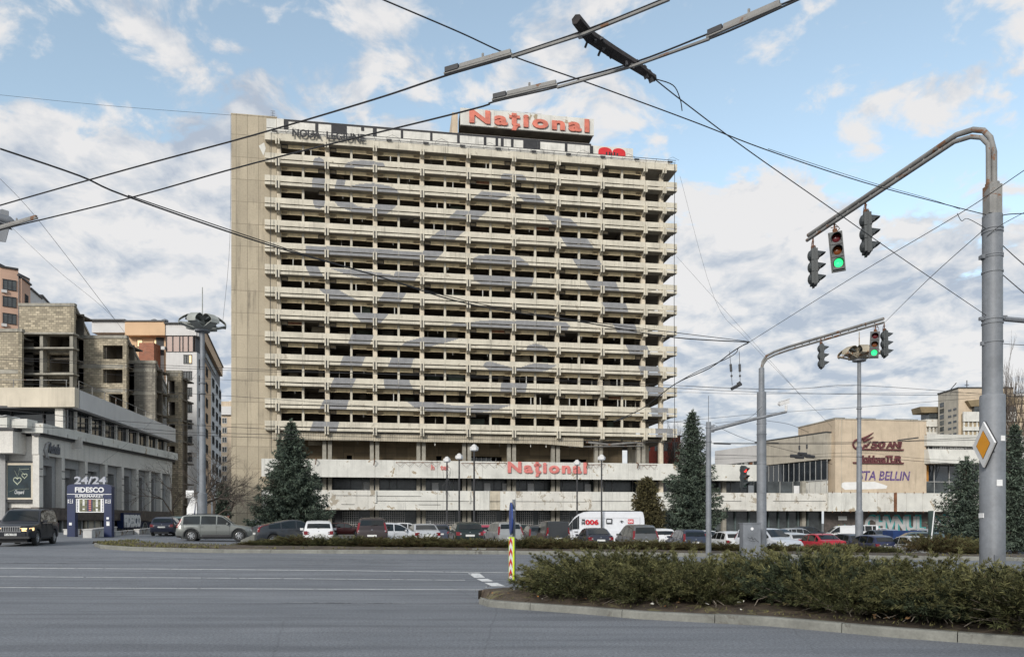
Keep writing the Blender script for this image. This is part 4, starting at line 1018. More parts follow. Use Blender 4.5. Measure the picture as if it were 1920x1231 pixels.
for p in (30, 80, 130): mb.tube([(hx(p), -.2, hz_(729)), (hx(p), -.2, hz_(713))], .03, 4)
mb.build('roof_railing', M_galvr, uw)
mb = MB(); mb.tube([(0, -.5, 13.45), (UL * .72, -.5, 13.3)], .03, 4)
for i in range(8): mb.tube([(UL * .72 * i / 7, -.5, 12.7), (UL * .72 * i / 7, -.5, 13.4)], .03, 4)
mb.build('roof_railing', M_galvr, uf)
# ------------------------------------------------------------------ price totem
tt = thing('supermarket_totem', 'blue supermarket price totem with white lettering standing behind low whitewashed walls', 'sign', (-28.2, 50.0, gz(-28.2, 50)), R(4))
TW = 1.43; Ty = lambda py: (HY - py) / 28.0 + CZ - gz(-28.2, 50)
mb = MB()
mb.box(-TW, -TW + .5, -.2, .2, 0, Ty(933), 0); mb.box(TW - .5, TW, -.2, .2, 0, Ty(933), 0)
pts = [(-TW, -.22, Ty(933)), (TW, -.22, Ty(933)), (TW, -.22, Ty(912)), (TW - .1, -.22, Ty(909)), (TW - .3, -.22, Ty(907.5)), (-TW + .3, -.22, Ty(907.5)), (-TW + .1, -.22, Ty(909)), (-TW, -.22, Ty(912))]
mb.prism(pts[::-1], (0, .44, 0), 0)
mb.build('frame', M_blue, tt)
mb = MB(); mb.box(-TW, TW, -.23, -.222, Ty(926.6), Ty(925.6)); mb.build('stripe', M_signw, tt)
mb = MB(); mb.box(-.93, .93, -.12, .1, Ty(960), Ty(934), 0); pnl = mb.build('price_panel', M_signw, tt)
mb = MB(); rnd = random.Random(4)
mb.box(-.68, .68, -.125, -.121, Ty(958.5), Ty(935.5), 0); mb.box(-.17, .17, -.13, -.126, Ty(958.5), Ty(935.5), 1)
for c in (-.62, -.3, .22, .54):
    for r_ in range(9): mb.box(c, c + .12, -.131, -.127, Ty(957.6 - r_ * 2.5), Ty(956 - r_ * 2.5), 2 if rnd.random() < .6 else 0)
for c in (-.47, .38):
    for r_ in range(8):
        if rnd.random() < .8: mb.box(c, c + .13, -.132, -.128, Ty(957.6 - r_ * 2.7), Ty(955.6 - r_ * 2.7), 3)
for r_ in range(6): mb.box(-.08, .08, -.134, -.131, Ty(957 - r_ * 3.6), Ty(955 - r_ * 3.6), 4)
for c in (-.84, .78):
    for r_ in range(8): mb.box(c, c + .07, -.125, -.1205, Ty(958 - r_ * 2.9), Ty(956.2 - r_ * 2.9), 1)
mb.build('price_columns', [mat('price_board_green', (.20, .20, .13), .2, 4), M_blue, mat('price_board_dark', (.09, .09, .07), .2, 4), M_signw, M_redlet], pnl)
text('24/24', .68, mat('silver_letters', (.40, .41, .45), .08, 3), tt, (-.99, -.1, Ty(906.6)), ext=.08, off=.018, width=2.05, name='sign_digits')
text('FIDESCO', .47, M_signw, tt, (-.9, -.24, Ty(922.4)), ext=.02, off=.014, width=1.86, name='sign_letters')
text('SUPERMARKET', .24, M_signw, tt, (-.9, -.24, Ty(932)), ext=.02, off=.004, width=1.82, name='sign_letters')
mb = MB()
for c in (-1.22, 1.2): mb.box(c - .16, c + .16, -.215, -.205, Ty(943), Ty(935.5), 0)
mb.build('square_badge', M_signw, tt)
for c in (-1.22, 1.2):
    text('24', .2, M_blue, tt, (c - .13, -.217, Ty(938.9)), ext=.003, off=.01, width=.26, name='badge_digits'); text('24', .2, M_blue, tt, (c - .13, -.217, Ty(942.3)), ext=.003, off=.01, width=.26, name='badge_digits')
mb = MB(); mb.box(1.1, 1.26, -.215, -.205, Ty(973), Ty(969)); mb.lathe([(0, 0), (.09, .0)], (1.2, -.21, Ty(978)), 10); mb.box(1.1, 1.3, -.215, -.205, Ty(985), Ty(977)); mb.box(-1.3, -1.13, -.215, -.205, Ty(984), Ty(979)); mb.build('sticker', M_signw, tt)
# low whitewashed walls
def low_wall(pts, h, label, th=.35, steps=None):
    p0 = G(*pts[0]); p1 = G(*pts[1]); a, L = frame_at(p0, p1)
    o = thing('low_wall', label, 'wall', (p0.x, p0.y, min(p0.z, p1.z) - .1), a, 'low whitewashed walls by the store'); mb = MB(); h0, h1 = h
    mb.prism([(0, 0, 0), (L, 0, 0), (L, 0, h1 + .1), (0, 0, h0 + .1)], (0, th, 0)); mb.build('wall_block', M_lwall, o)
    mb = MB(); mb.prism([(-.03, -.04, h0 + .103), (L + .03, -.04, h1 + .103), (L + .03, -.04, h1 + .17), (-.03, -.04, h0 + .17)], (0, th + .08, 0)); mb.build('coping', M_lwall, o); return o
low_wall(((128, 1002), (152, 1001.5)), (.35, .35), 'short low whitewashed wall at the left foot of the blue totem')
low_wall(((172, 1008), (219, 1002)), (.5, .62), 'longest stepped whitewashed wall in front of the blue totem', .5)
low_wall(((218, 1003.5), (254, 1001)), (.25, .3), 'low whitewashed wall right of the totem, before the porch')
low_wall(((261, 1001.5), (287, 1000)), (.38, .42), 'whitewashed wall just left of the dark hatchback')
# white hoops
for px in (300, 312):
    p = G(px, 1000); p.y += 3; mb = MB()
    mb.tube([(0, 0, 0), (0, 0, 1.15), (.06, 0, 1.3), (.2, 0, 1.38), (.34, 0, 1.3), (.4, 0, 1.15), (.4, 0, 0)], .07, 8)
    o = mb.build('barrier_hoop', M_signw, smooth=True); o.location = (p.x, p.y, gz(p.x, p.y) - .05)
    tag(o, 'white bent tube hoop behind the dark hatchback, ' + ('left one' if px == 300 else 'right one'), 'barrier', 'white hoops')

# ------------------------------------------------------------------ unfinished blockwork building
unf = thing('unfinished_building', 'unfinished limestone block building with raw concrete frame and empty stepped storeys', 'building', (0, 100, 0), 0)
def ux(px, Y): return (px - CX) / FPX * Y
def uz(py, Y): return CZ + (HY - py) * Y / FPX
def mass(pl, pr, ps, top, Y, Y2, holes, m, mats=None, sideholes=(), cap=True, bands=()):
    """front from column pl to pr at depth Y; right side runs back to depth Y2 ending at column ps"""
    x0, x1 = ux(pl, Y), ux(pr, Y); z1 = uz(top, Y)
    mb = MB(); H = [(ux(a, Y), ux(b, Y), uz(d, Y), uz(c, Y)) for a, b, c, d in holes]
    holed_wall(mb, x0, x1, 0, .4, -1, z1, H, 0)
    for zb in bands: mb.box(x0 - .04, x1 + .04, -.05, -.003, uz(zb, Y), uz(zb, Y) + .5, 1)
    if cap: mb.box(x0 - .1, x1 + .1, -.12, .5, z1 + .003, z1 + .4, 2)
    for (a, b, zl, zh) in H: mb.box(a - .3, a - .02, -.04, -.003, -1, z1, 1) if False else None
    o = mb.build('block_wall', [m, M_rawc, M_rawc], unf, loc=(0, Y - 100, 0))
    x2 = ux(ps, Y2); s = bpy.data.objects.new('side_wall', None); a, L = frame_at((x1, Y), (x2, Y2))
    mb = MB(); holed_wall(mb, .02, L, 0, .4, -1, z1, [(L * p, L * q, uz(r2, Y), uz(r1, Y)) for p, q, r1, r2 in sideholes], 0)
    for zb in bands: mb.box(.05, L, -.05, -.003, uz(zb, Y), uz(zb, Y) + .5, 1)
    mb.box(0, L, -.12, .5, z1 + .003, z1 + .4, 2)
    mb.build('side_wall', [m, M_rawc, M_rawc], unf, loc=(x1, Y - 100, 0), rot=(0, 0, a))
    mb = MB(); mb.box(x0 + .1, x1 - .45, 3.0, 3.2, -1, z1 - .2, 0)
    zz_ = z1 - .4
    while zz_ > 0: mb.box(x0 + .1, x1 - .45, .45, 5.5, zz_ - .2, zz_, 0); zz_ -= 3.2
    for xx in (x0 + .1, (x0 + x1) / 2): mb.box(xx, xx + .3, .45, 3, -1, z1 - .3, 0)
    mb.build('inner_floors', M_slab, unf, loc=(0, Y - 100, 0))
mass(-60, 41, 41, 622, 97, 98, [], M_block, bands=(700,))
mass(36, 139, 174, 574, 100, 121, [(46, 82, 629, 651), (90, 141 - 2, 629, 651), (46, 82, 664, 698), (90, 137, 664, 698), (46, 82, 709, 740), (90, 137, 709, 740)], M_block, sideholes=[(.06, .2, 590, 624), (.5, .62, 600, 624)], bands=(629.5, 660.5, 705))
mb = MB()
for px in (84, 139.5): mb.box(ux(px - 2, 99.8), ux(px + 4, 99.8), -.9, .0, -1, uz(628, 100), 0)
for y in (628, 655, 703, 745): mb.box(ux(36, 99.8), ux(148, 99.8), -1.3, -.0, uz(y + 3, 100) , uz(y, 100), 0)
mb.build('concrete_frame', M_rawc, unf, loc=(0, -.15, 0))
mass(148, 237, 268, 634, 103, 124, [(193, 230, 647, 673), (193, 230, 692, 718), (204, 230, 738, 764), (204, 230, 783, 808)], M_block, sideholes=[(.12, .3, 652, 675), (.5, .7, 652, 675), (.1, .3, 738, 764)], bands=(690, 735))
mass(237, 291, 313, 681, 106, 126, [(262, 285, 830, 850)], M_blockg, sideholes=[(.1, .4, 702, 728), (.6, .85, 702, 728), (.1, .4, 745, 770), (.1, .4, 790, 815)], bands=(697, 740, 785))
mass(313, 340, 347, 699, 112, 120, [(314, 327.5, 713, 737), (314, 328, 753, 778), (314, 328, 794, 820), (314, 328, 836, 870)], M_block, bands=(705, 746, 790, 830))
# ------------------------------------------------------------------ apartment block behind it
ap = thing('apartment_block', 'white and peach apartment block with glazed top floor behind the unfinished building', 'apartment block', (0, 137, 0), 0)
Y = 137.0; X_ = lambda px: ux(px, Y); Z_ = lambda py: uz(py, Y)
mb = MB(); mb.box(X_(172), X_(236), 0, 12, Z_(623), Z_(602), 0); mb.box(X_(236) + .02, X_(311), -.4, 12, Z_(629), Z_(604), 1)
mb.box(X_(311) + .02, X_(369), -.2, 2.9, Z_(629), Z_(608), 0); mb.box(X_(172), X_(369), .1, 12.2, Z_(608) + .1, Z_(607) + .6, 2) if False else None
for a, b, t in ((172, 236, 602), (236, 311, 604), (311, 369, 608)): mb.box(X_(a) - .1, X_(b) + .1, -.6, 12 if a < 311 else 2.9, Z_(t) + .003, Z_(t) + .25, 2)
mb.build('roof_parapet', [M_wrend, M_peach, M_dframe], ap)
mb = MB(); mb.box(X_(172), X_(311), 1.2, 12, 0, Z_(630), 1); mb.box(X_(311) + .02, X_(369), 0, 2.9, 0, Z_(660), 0); mb.build('wall', [M_wrend, M_peach], ap)
mb = MB(); mb.box(X_(311) + .02, X_(362), .1, 2.9, Z_(659.5), Z_(630), 1)
for p in (311, 323, 336, 342, 352, 361.5): mb.box(X_(p), X_(p) + .12, -.05, .09, Z_(659), Z_(629.5), 0)
mb.box(X_(311), X_(362), -.06, .08, Z_(660), Z_(658.8), 0)
mb.build('glazed_loggia', [M_dframe, mat('pinkish_glass', (.42, .31, .27), .1, .2, rough=.15)], ap)
for px in (251, 283): window(ap, X_(px), Z_(647), X_(px + 11) - X_(px), 1.3, 1.15, panes=1, gl=M_litwin)
mb = MB(); mb.box(X_(268), X_(296), -1.5, 1.1, 0, Z_(646)); mb.build('brick_tower', M_redbrick, ap)
for i, y in enumerate((665, 695.5, 726, 756.5, 787, 817.5, 848)):
    window(ap, X_(344.5), Z_(y + 16), X_(360) - X_(344.5), 1.55, -.02, panes=3)
    if i == 0:
        mb = MB(); mb.box(X_(354), X_(360) - .1, -.05, -.03, Z_(y + 15), Z_(y + 1)); mb.build('lit_pane', M_litwin, ap)
for y in (740, 650):
    mb = MB(); mb.box(X_(346 if y == 740 else 304), X_(353 if y == 740 else 311), -.5, -.05, Z_(y + 6), Z_(y)); mb.build('air_conditioner', M_wrend, ap)
for px in (270, 290):
    mb = MB(); mb.lathe([(.35, 0), (.35, .5), (.6, .7), (.6, 1.0), (.2, 1.2), (0, 1.2)], (X_(px) + .5, 3, Z_(604) + .2), 12); mb.build('roof_vent', M_galv, ap)
# splayed corner and long side face
sd = [(369, 137), (380, 140), (415, 175)]; tops = [608, 612, 645]
for j, ((pa, ya), (pb, yb_)) in enumerate(zip(sd[:-1], sd[1:])):
    a = (ux(pa, ya), ya); b = (ux(pb, yb_), yb_); an, L = frame_at(a, b)
    zt = Z_(608)
    e_ = bpy.data.objects.new('side_wing', None); COL.objects.link(e_); e_.parent = ap; e_.location = (a[0], a[1] - 137, 0); e_.rotation_euler = (0, 0, an)
    dj = .35 if j == 0 else 8
    mb = MB(); mb.box(.05, L, 0, dj, 0, zt - 5.4, 0 if j == 0 else 2); mb.box(.05, L, -.3, dj, zt - 2.1, zt, 1 if j else 0); mb.box(.05, L + .1, -.5, dj, zt + .003, zt + .25, 3)
    mb.box(.05, L, .3, dj, zt - 5.38, zt - 2.12, 3)
    if j:
        mb.box(L * .02, L * .38, -.05, -.01, 0, zt - 5.5, 1); mb.box(.1, L * .5, -.6, -.35, zt - 5.3, zt - 4.4, 4)
    mb.build('wall', [M_wrend, M_peach, M_grend, M_dframe, M_frame], e_)
    for k in range(8):
        z = zt - 7.8 - 3 * k
        for q in ((.3,) if j == 0 else (.12, .45, .66, .85)):
            window(e_, L * q, z, 1.2 if j == 0 else 3.0, 1.6, -.08, panes=2)
# ------------------------------------------------------------------ pink curved apartment building
pk = thing('curved_apartment_building', 'pink rendered apartment building with rounded bays behind the block building', 'apartment block', (0, 135, 0), 0)
segs = [(-60, 0, 130, 130, 497, M_pink), (0, 34, 130, 131.5, 501, M_pink), (34, 40.5, 131.5, 133.5, 517, M_wrend), (40.5, 57, 132, 136, 522, M_pink), (57, 78, 136, 142, 542, M_wrend), (78, 98, 142, 150, 555, M_wrend), (98, 130, 150, 168, 571, M_wrend)]
for i, (a, b, ya, yb_, top, m) in enumerate(segs):
    p = (ux(a, ya), ya); q = (ux(b, yb_), yb_); an, L = frame_at(p, q); zt = uz(top, ya)
    e_ = bpy.data.objects.new('bay', None); COL.objects.link(e_); e_.parent = pk; e_.location = (p[0], p[1] - 135, 0); e_.rotation_euler = (0, 0, an)
    mb = MB(); mb.box(0, L, 0, 8, 0, zt, 0); mb.box(-.05, L + .05, -.25, 8, zt + .003, zt + .3, 1); mb.build('wall', [m, M_dframe], e_)
    for k in range(7):
        if i == 1: window(e_, ux(4, ya) - p[0] + .0, zt - 3.7 - 2.95 * k, 2.0, 1.75, -.03, panes=3)
        elif L > 1.2: window(e_, L * .35, zt - 3.9 - 2.95 * k, min(1.4, L * .5), 1.6, -.03, panes=2)
    if i == 1:
        for k in (0, 2): mb = MB(); mb.box(.2, 1.0, -.4, -.01, zt - 4.35 - 2.95 * k, zt - 3.85 - 2.95 * k); mb.build('air_conditioner', M_wrend, e_)
# far block in the gap left of the hotel
fbk = thing('far_apartment_block', 'small far beige apartment block seen in the gap left of the hotel', 'apartment block', (ux(414, 210), 210, 0), 0)
mb = MB(); L = ux(470, 210) - ux(408, 210); mb.box(-1, L, 0, 10, 0, uz(752, 210), 0); mb.box(1.5, 4, 2, 5, uz(752, 210), uz(748, 210), 1); mb.build('wall', [M_beige, M_wrend], fbk)
for k in range(8):
    for q in (.4, 3.2): window(fbk, q, uz(775, 210) - 2.7 * k, 1.3, 1.5, -.03, fr=M_wrend, panes=2)
mb = MB(); mb.box(.1, 3.2, -.8, -.01, uz(775, 210) - .4, uz(762, 210)); mb.build('balcony', M_wrend, fbk)

# ------------------------------------------------------------------ stepped hotel far on the right, and others
fh = thing('far_hotel', 'far pale concrete hotel with flared roof canopies and a central stair tower', 'hotel', (0, 210, 0), 0)
Y = 210.0; hX = lambda px: ux(px, Y); hZ = lambda py: uz(py, Y)
x0 = hX(1797); zT = hZ(728)
mb = MB(); mb.box(x0, hX(1900), 0, 10.0, 0, zT, 0); mb.box(x0 - .15, hX(1900), -.15, 10.2, zT + .003, zT + .4, 1)
mb.build('stair_tower', [M_beige, M_roofd], fh)
def sy(px): return x0 * FPX / (px - CX) - 210        # depth of a picture column on the side face
mb = MB(); mb.box(x0 - .012, x0 - .005, .02, 9.98, 0.1, zT - .02); mb.build('grey_side_face', M_beigeg, fh)  # thin sheet, greyer than the front, over the tower's left side
for k in range(7):
    y = 746 + k * 11.7
    mb = MB(); mb.box(x0 - .08, x0 - .02, sy(1770), sy(1762.5), hZ(y + 9) , hZ(y)); mb.build('window', M_glass2, fh)
    if k < 5:
        for pq in (1778, 1787.5):
            mb = MB(); mb.box(x0 - .08, x0 - .02, sy(pq + 6), sy(pq), hZ(y + 21), hZ(y + 17)); mb.build('window', M_glass, fh)
# left group stands behind the tower, right group beside it
Y2 = 222.0; kX = lambda px: ux(px, Y2); kZ = lambda py: uz(py, Y2)
mb = MB()
mb.prism([(kX(1725), 0, kZ(762)), (kX(1728), 0, kZ(773)), (kX(1775), 0, kZ(773)), (kX(1775), 0, kZ(762))], (0, 5, 0), 0); mb.box(kX(1744), kX(1775), .5, 5, kZ(786), kZ(773), 1)
mb.build('roof_canopy', [mat('brown_slab', (.22, .17, .1), .15, .4), M_glass2], fh, loc=(0, 12, 0))
mb = MB()
mb.prism([(hX(1808), -1.5, hZ(752)), (hX(1815), -1.5, hZ(763)), (hX(1900), -1.5, hZ(760)), (hX(1900), -1.5, hZ(744))], (0, 1.4, 0), 0); mb.box(hX(1822), hX(1900), -1.2, -.1, hZ(773), hZ(763), 1)
mb.build('roof_canopy', [mat('brown_slab', (.22, .17, .1)), M_glass2], fh)
mb = MB()
mb.box(kX(1733), kX(1775), -.6, 4, kZ(800), kZ(786), 0); mb.box(kX(1733), kX(1775), -.5, 4, kZ(818), kZ(810), 0); mb.box(kX(1733), kX(1775), .6, 4, 0, kZ(790), 1)
for pq in range(1734, 1760, 7): mb.box(kX(pq), kX(pq) + .4, -.4, .58, 5, kZ(801), 0)
mb.build('balcony_bands', [M_white, M_vent], fh, loc=(0, 12, 0))
mb = MB()
for i, (z1_, z2_) in enumerate(((773, 791), (801, 808), (818, 826))): mb.box(hX(1800), hX(1900), -1.6, -1.2, hZ(z2_), hZ(z1_), 0)
mb.box(hX(1802), hX(1900), -.9, -.02, 0, hZ(776), 1)
for pq in range(1802, 1890, 8): mb.box(hX(pq), hX(pq) + .4, -1.19, -.92, 5, hZ(790), 0)
mb.build('balcony_bands', [M_white, M_vent], fh)
mb = MB(); mb.tube([(hX(1821), 2, hZ(729)), (hX(1821), 2, hZ(710))], .12, 4); mb.tube([(hX(1817), 2, hZ(719)), (hX(1825), 2, hZ(719))], .1, 4); mb.tube([(hX(1789), 2, hZ(729)), (hX(1801), 2, hZ(715))], .15, 4); mb.build('aerial', M_dframe, fh)
ft = thing('far_tower_block', 'far beige tower block behind bare poplars at the right edge', 'apartment block', (ux(1884, 230), 230, 0), 0)
mb = MB(); L = 24; mb.box(0, L, 0, 10, 0, uz(742, 230), 0); mb.box(-.2, L, -.5, 10, uz(742, 230), uz(738, 230), 1)
for k in range(7): mb.box(.2, L, -.6, -.01, uz(756 + 17 * k, 230), uz(750 + 17 * k, 230), 2)
mb.build('wall', [M_beige, M_wrend, M_vent], ft)
wb = thing('low_white_building', 'low white banded building behind the spruce at the right edge', 'building', (ux(1886, 150), 150, 0), 0)
mb = MB(); mb.box(-4, 22, 0, 9, 0, uz(826, 150), 0)
for y in (838, 858, 878): mb.box(-4, 22, -.2, -.01, uz(y + 8, 150), uz(y, 150), 1)
mb.build('wall', [M_white, M_glass2], wb)
rh = thing('red_clad_building', 'low red clad building seen through the hotel columns', 'building', (ux(1206, 150), 150, 0), 0)
mb = MB(); mb.box(0, 7.5, 0, 8, 0, uz(818, 150), 0); mb.box(-.3, 7.8, -.3, 8, uz(818, 150) + .003, uz(816, 150), 1)
for i in range(4): mb.box(.5 + i * 1.8, 1.4 + i * 1.8, -.05, -.01, uz(845, 150), uz(830, 150), 2)
mb.build('wall', [mat('red_cladding', (.30, .05, .03), .12, .6), M_roofd, M_glass2], rh)

# ------------------------------------------------------------------ street furniture
def signal(name, p, h, rz, lit, label, cat='traffic light', tilt=0.0, group=None, lamp=None, hanger=.35):
    """hangs from p (top of the housing); faces local -y"""
    o = thing(name, label, cat, p, rz, group); o.rotation_euler = (0, tilt, rz)
    u = h / .95
    mb = MB()
    for i in range(3):
        zc_ = -.16 - i * .315
        mb.lathe([(0, .0), (.10, .0), (.145, .04), (.155, .12), (.155, .20)], (0, 0, 0), 14) if False else None
        pts = [(-.16, -.0, zc_ - .15), (-.16, .0, zc_ + .15), (.16, 0, zc_ + .15), (.16, 0, zc_ - .15)]
        mb.box(-.14, .14, -.06, .1, zc_ - .15, zc_ + .15)
        # rounded back
        vs = []; 
        for r_, y in ((.135, .1), (.115, .14), (.06, .165), (.0, .17)):
            for k in range(12): a = 2 * math.pi * k / 12; vs.append((r_ * math.cos(a), y + .003, zc_ + r_ * math.sin(a)))
        fs = [(j * 12 + k, j * 12 + (k + 1) % 12, (j + 1) * 12 + (k + 1) % 12, (j + 1) * 12 + k) for j in range(3) for k in range(12)]
        mb.add(vs, fs)
    mb.box(-.155, .155, -.012, .012, -.98, .02)
    mb.box(-.165, .165, .02, .04, -.985, .03)
    hs_ = mb.build('housing', M_sigh, o)
    for i in range(3):
        zc_ = -.16 - i * .315; m = [M_redoff, M_amboff, M_grnoff][i]
        if lit == i: m = [M_redon, M_amboff, M_green][i]
        mb = MB(); vs = []
        for r_, y in ((.108, -.063), (.09, -.085), (.05, -.098), (.0, -.102)):
            for k in range(16): a = 2 * math.pi * k / 16; vs.append((r_ * math.cos(a), y, zc_ + r_ * math.sin(a)))
        mb.add(vs, [(j * 16 + (k + 1) % 16, j * 16 + k, (j + 1) * 16 + k, (j + 1) * 16 + (k + 1) % 16) for j in range(3) for k in range(16)])
        mb.build('lens', m, o, smooth=True)
        mb = MB(); vs = []; n = 15
        for k in range(n + 1):
            a = R(-25 + 230 * k / n); ln = .07 + .15 * max(0, math.sin(a)) ** .8
            for rr in (.118, .128):
                vs.append((rr * math.cos(a), -.06, zc_ + rr * math.sin(a))); vs.append((rr * .93 * math.cos(a), -.06 - ln, zc_ + rr * .93 * math.sin(a) - ln * .18))
        fs = []
        for k in range(n):
            b_ = k * 4; fs += [(b_, b_ + 1, b_ + 5, b_ + 4), (b_ + 2, b_ + 6, b_ + 7, b_ + 3), (b_ + 1, b_ + 3, b_ + 7, b_ + 5)]
        mb.add(vs, fs); mb.build('visor', M_sigh, o, smooth=True)
    if hanger:
        mb = MB(); mb.tube([(0, .03, 0), (0, .03, hanger)], .02, 6); mb.box(-.05, .05, -.02, .08, .0, .1); mb.tube([(0, .03, hanger), (.1, .05, hanger - .12), (.12, .05, .1), (.03, .05, .02)], .009, 5)
        mb.tube([(-.09, .03, hanger * .6), (.09, .03, hanger * .6)], .012, 5); mb.build('hanger', M_rust, o)
    for ch in o.children: ch.scale = (u, u, u)
    return o
def pole(mb, c, prof, n=14, mi=0): mb.lathe([(r, z) for r, z in prof], c, n, mi)
# mast 1: the big mast at the right
m1 = thing('traffic_mast', 'big grey steel mast at the right with a bent double pipe arm carrying three signals', 'mast', (9.2, 14.3, 0), 0)
zy = lambda py, s: CZ + (HY - py) / s
mb = MB(); pole(mb, (0, 0, 0), [(.215, -.3), (.215, zy(742, 98)), (.205, zy(741, 98) + .01), (.175, zy(741, 98) + .015)], 20); pole(mb, (0, 0, 0), [(.172, zy(742, 98)), (.172, zy(404, 98)), (.10, zy(402, 98)), (.0, zy(402, 98))], 20)
for y in (431, 437, 480, 484, 512, 600, 608, 643): pole(mb, (0, 0, 0), [(.172, zy(y, 98)), (.185, zy(y, 98) + .004), (.185, zy(y, 98) + .035), (.172, zy(y, 98) + .04)], 20)
mb.box(-.25, -.17, -.03, .03, zy(600, 98), zy(594, 98)); mb.box(.17, .27, -.03, .03, zy(598, 98), zy(591, 98)); mb.box(-.22, -.17, -.03, .03, zy(647, 98), zy(640, 98)); mb.box(-.23, -.17, -.06, .06, zy(485, 98), zy(478, 98))
mb.build('pole', M_galv, m1, smooth=True)
arm = [(0, 0, 7.5), (0, 0, 8.75), (-.03, .02, 8.98), (-.12, .08, 9.14), (-.25, .2, 9.22), (-.42, .45, 9.25), (-1.3, 5.6, 9.25)]
mb = MB(); mb.tube([(p[0] + .03, p[1], p[2]) for p in arm[:2]] + [(p[0] + .0, p[1], p[2] + .06) for p in arm[2:]], .055, 10); mb.tube([(p[0] - .075, p[1], p[2] - .02) for p in arm[:2]] + [(p[0] - .04, p[1], p[2] - .075) for p in arm[2:]], .045, 10)
mb.box(-.12, .12, -.11, .11, 7.55, 8.1) ; pole(mb, (0, 0, 0), [(.12, 7.5), (.12, 8.15), (.06, 8.16)], 12)
for i in range(1, 12): q = Vector(arm[5]).lerp(Vector(arm[6]), i / 12); mb.tube([q + Vector((0, 0, .06)), q + Vector((-.04, .03, -.09))], .018, 5)
mb.build('arm', M_galvr, m1, smooth=True)
def armp(px): # point under the arm at a picture column
    a, b = Vector(arm[5]), Vector(arm[6]); lo, hi = 0, 1
    for _ in range(30):
        m = (lo + hi) / 2; q = a.lerp(b, m); X, Y_ = 9.2 + q.x, 14.3 + q.y
        if CX + FPX * X / Y_ > px: lo = m
        else: hi = m
    return Vector((9.2, 14.3, 0)) + a.lerp(b, lo)
G1 = 'signals hanging from the big mast arm'
q = armp(1527); signal('traffic_signal', (q.x, q.y, zy(468, 1400 / q.y)), .95, R(78), -1, 'signal head seen side on, at the outer tip of the big mast arm', tilt=R(4), group=G1, hanger=.32)
q = armp(1566); signal('traffic_signal', (q.x, q.y, zy(436, 1400 / q.y)), .95, R(-18), 2, 'signal head on the big mast arm showing a green light', tilt=R(-5), group=G1, hanger=.25)
q = armp(1626); signal('traffic_signal', (q.x, q.y, zy(401, 1400 / q.y)), .95, R(78), -1, 'signal head seen side on, on the big arm right of the green one', tilt=R(4), group=G1, hanger=.3)
mb = MB(); mb.tube([(0, 0, 0), (2.2, .3, -.1)], .05, 8); o = mb.build('side_pipe', M_galv); o.location = (9.42, 14.3, zy(597, 98)); tag(o, 'grey horizontal pipe leaving the big mast towards the right edge', 'pipe')
mb = MB(); mb.box(-.22, -.205, -.07, .07, 1.75, 1.84); mb.box(-.06, .05, -.222, -.214, 2.35, 2.47); mb.box(.02, .1, -.222, -.212, 3.2, 3.3); mb.build('sticker', M_signw, m1)
mb = MB(); mb.box(-.1, .08, -.226, -.2, .5, 1.05); mb.build('inspection_hatch', M_galv, m1)
# priority sign
pr = thing('priority_sign', 'yellow and white diamond priority road sign clamped to the big mast', 'traffic sign', (9.2 - .29, 14.12, zy(835, 98)), R(-98))
s_ = .43
mb = MB(); mb.prism([(0, 0, -s_), (s_, 0, 0), (0, 0, s_), (-s_, 0, 0)][::-1], (0, .03, 0)); mb.build('white_plate', M_signw, pr)
mb = MB(); mb.prism([(0, .031, -s_ - .012), (s_ + .012, .031, 0), (0, .031, s_ + .012), (-s_ - .012, .031, 0)][::-1], (0, .02, 0)); mb.build('back_plate', M_dframe, pr)
mb = MB(); a = .26; mb.prism([(0, -.006, -a), (a, -.006, 0), (0, -.006, a), (-a, -.006, 0)][::-1], (0, .005, 0)); mb.build('yellow_diamond', M_yellow, pr)
mb = MB(); a = .275; mb.prism([(0, -.003, -a), (a, -.003, 0), (0, -.003, a), (-a, -.003, 0)][::-1], (0, .0025, 0)); mb.build('black_border', M_black, pr)
mb = MB(); mb.tube([(0, .05, .12), (0, .2, .12)], .02, 6); mb.tube([(0, .05, -.12), (0, .2, -.12)], .02, 6); mb.build('clamp', M_galv, pr)
# mast 2
m2 = thing('signal_mast', 'grey steel mast on the far median with a curved arm and small signals', 'mast', (11.53, 34.5, gz(11.5, 34.5)), 0); m2z = m2.location.z
mb = MB(); zq = lambda py: zy(py, 40.6) - m2z
pole(mb, (0, 0, 0), [(.225, -.1), (.205, zq(735)), (.13, zq(733)), (.125, zq(690)), (.08, zq(689))], 16)
for y in (795, 815, 870, 925, 960): pole(mb, (0, 0, 0), [(.21, zq(y)), (.225, zq(y) + .01), (.225, zq(y) + .05), (.21, zq(y) + .06)], 16)
mb.build('pole', M_galv, m2, smooth=True)
ar2 = [(0, 0, 8.6), (0, 0, 8.75), (.04, -.05, 9.05), (.16, -.2, 9.27), (.4, -.55, 9.38), (.75, -1.25, 9.43), (2.7, -5.9, 9.42)]
mb = MB(); mb.tube([(x, y, z - m2z + .05) for x, y, z in ar2], .06, 8); mb.tube([(x + .02, y, z - m2z - .09) for x, y, z in ar2[1:]], .045, 8)
for i in range(1, 12): q = Vector(ar2[5]).lerp(Vector(ar2[6]), i / 12) - Vector((0, 0, m2z)); mb.tube([q + Vector((0, 0, .05)), q + Vector((.03, 0, -.1))], .02, 4)
mb.build('arm', M_galvr, m2, smooth=True)
def ar2p(px):
    a, b = Vector(ar2[5]), Vector(ar2[6]); lo, hi = 0, 1
    for _ in range(30):
        m = (lo + hi) / 2; q = a.lerp(b, m)
        if CX + FPX * (11.53 + q.x) / (34.5 + q.y) < px: lo = m
        else: hi = m
    return Vector((11.53, 34.5, 0)) + a.lerp(b, lo)
G2 = 'signals hanging from the far curved arm'
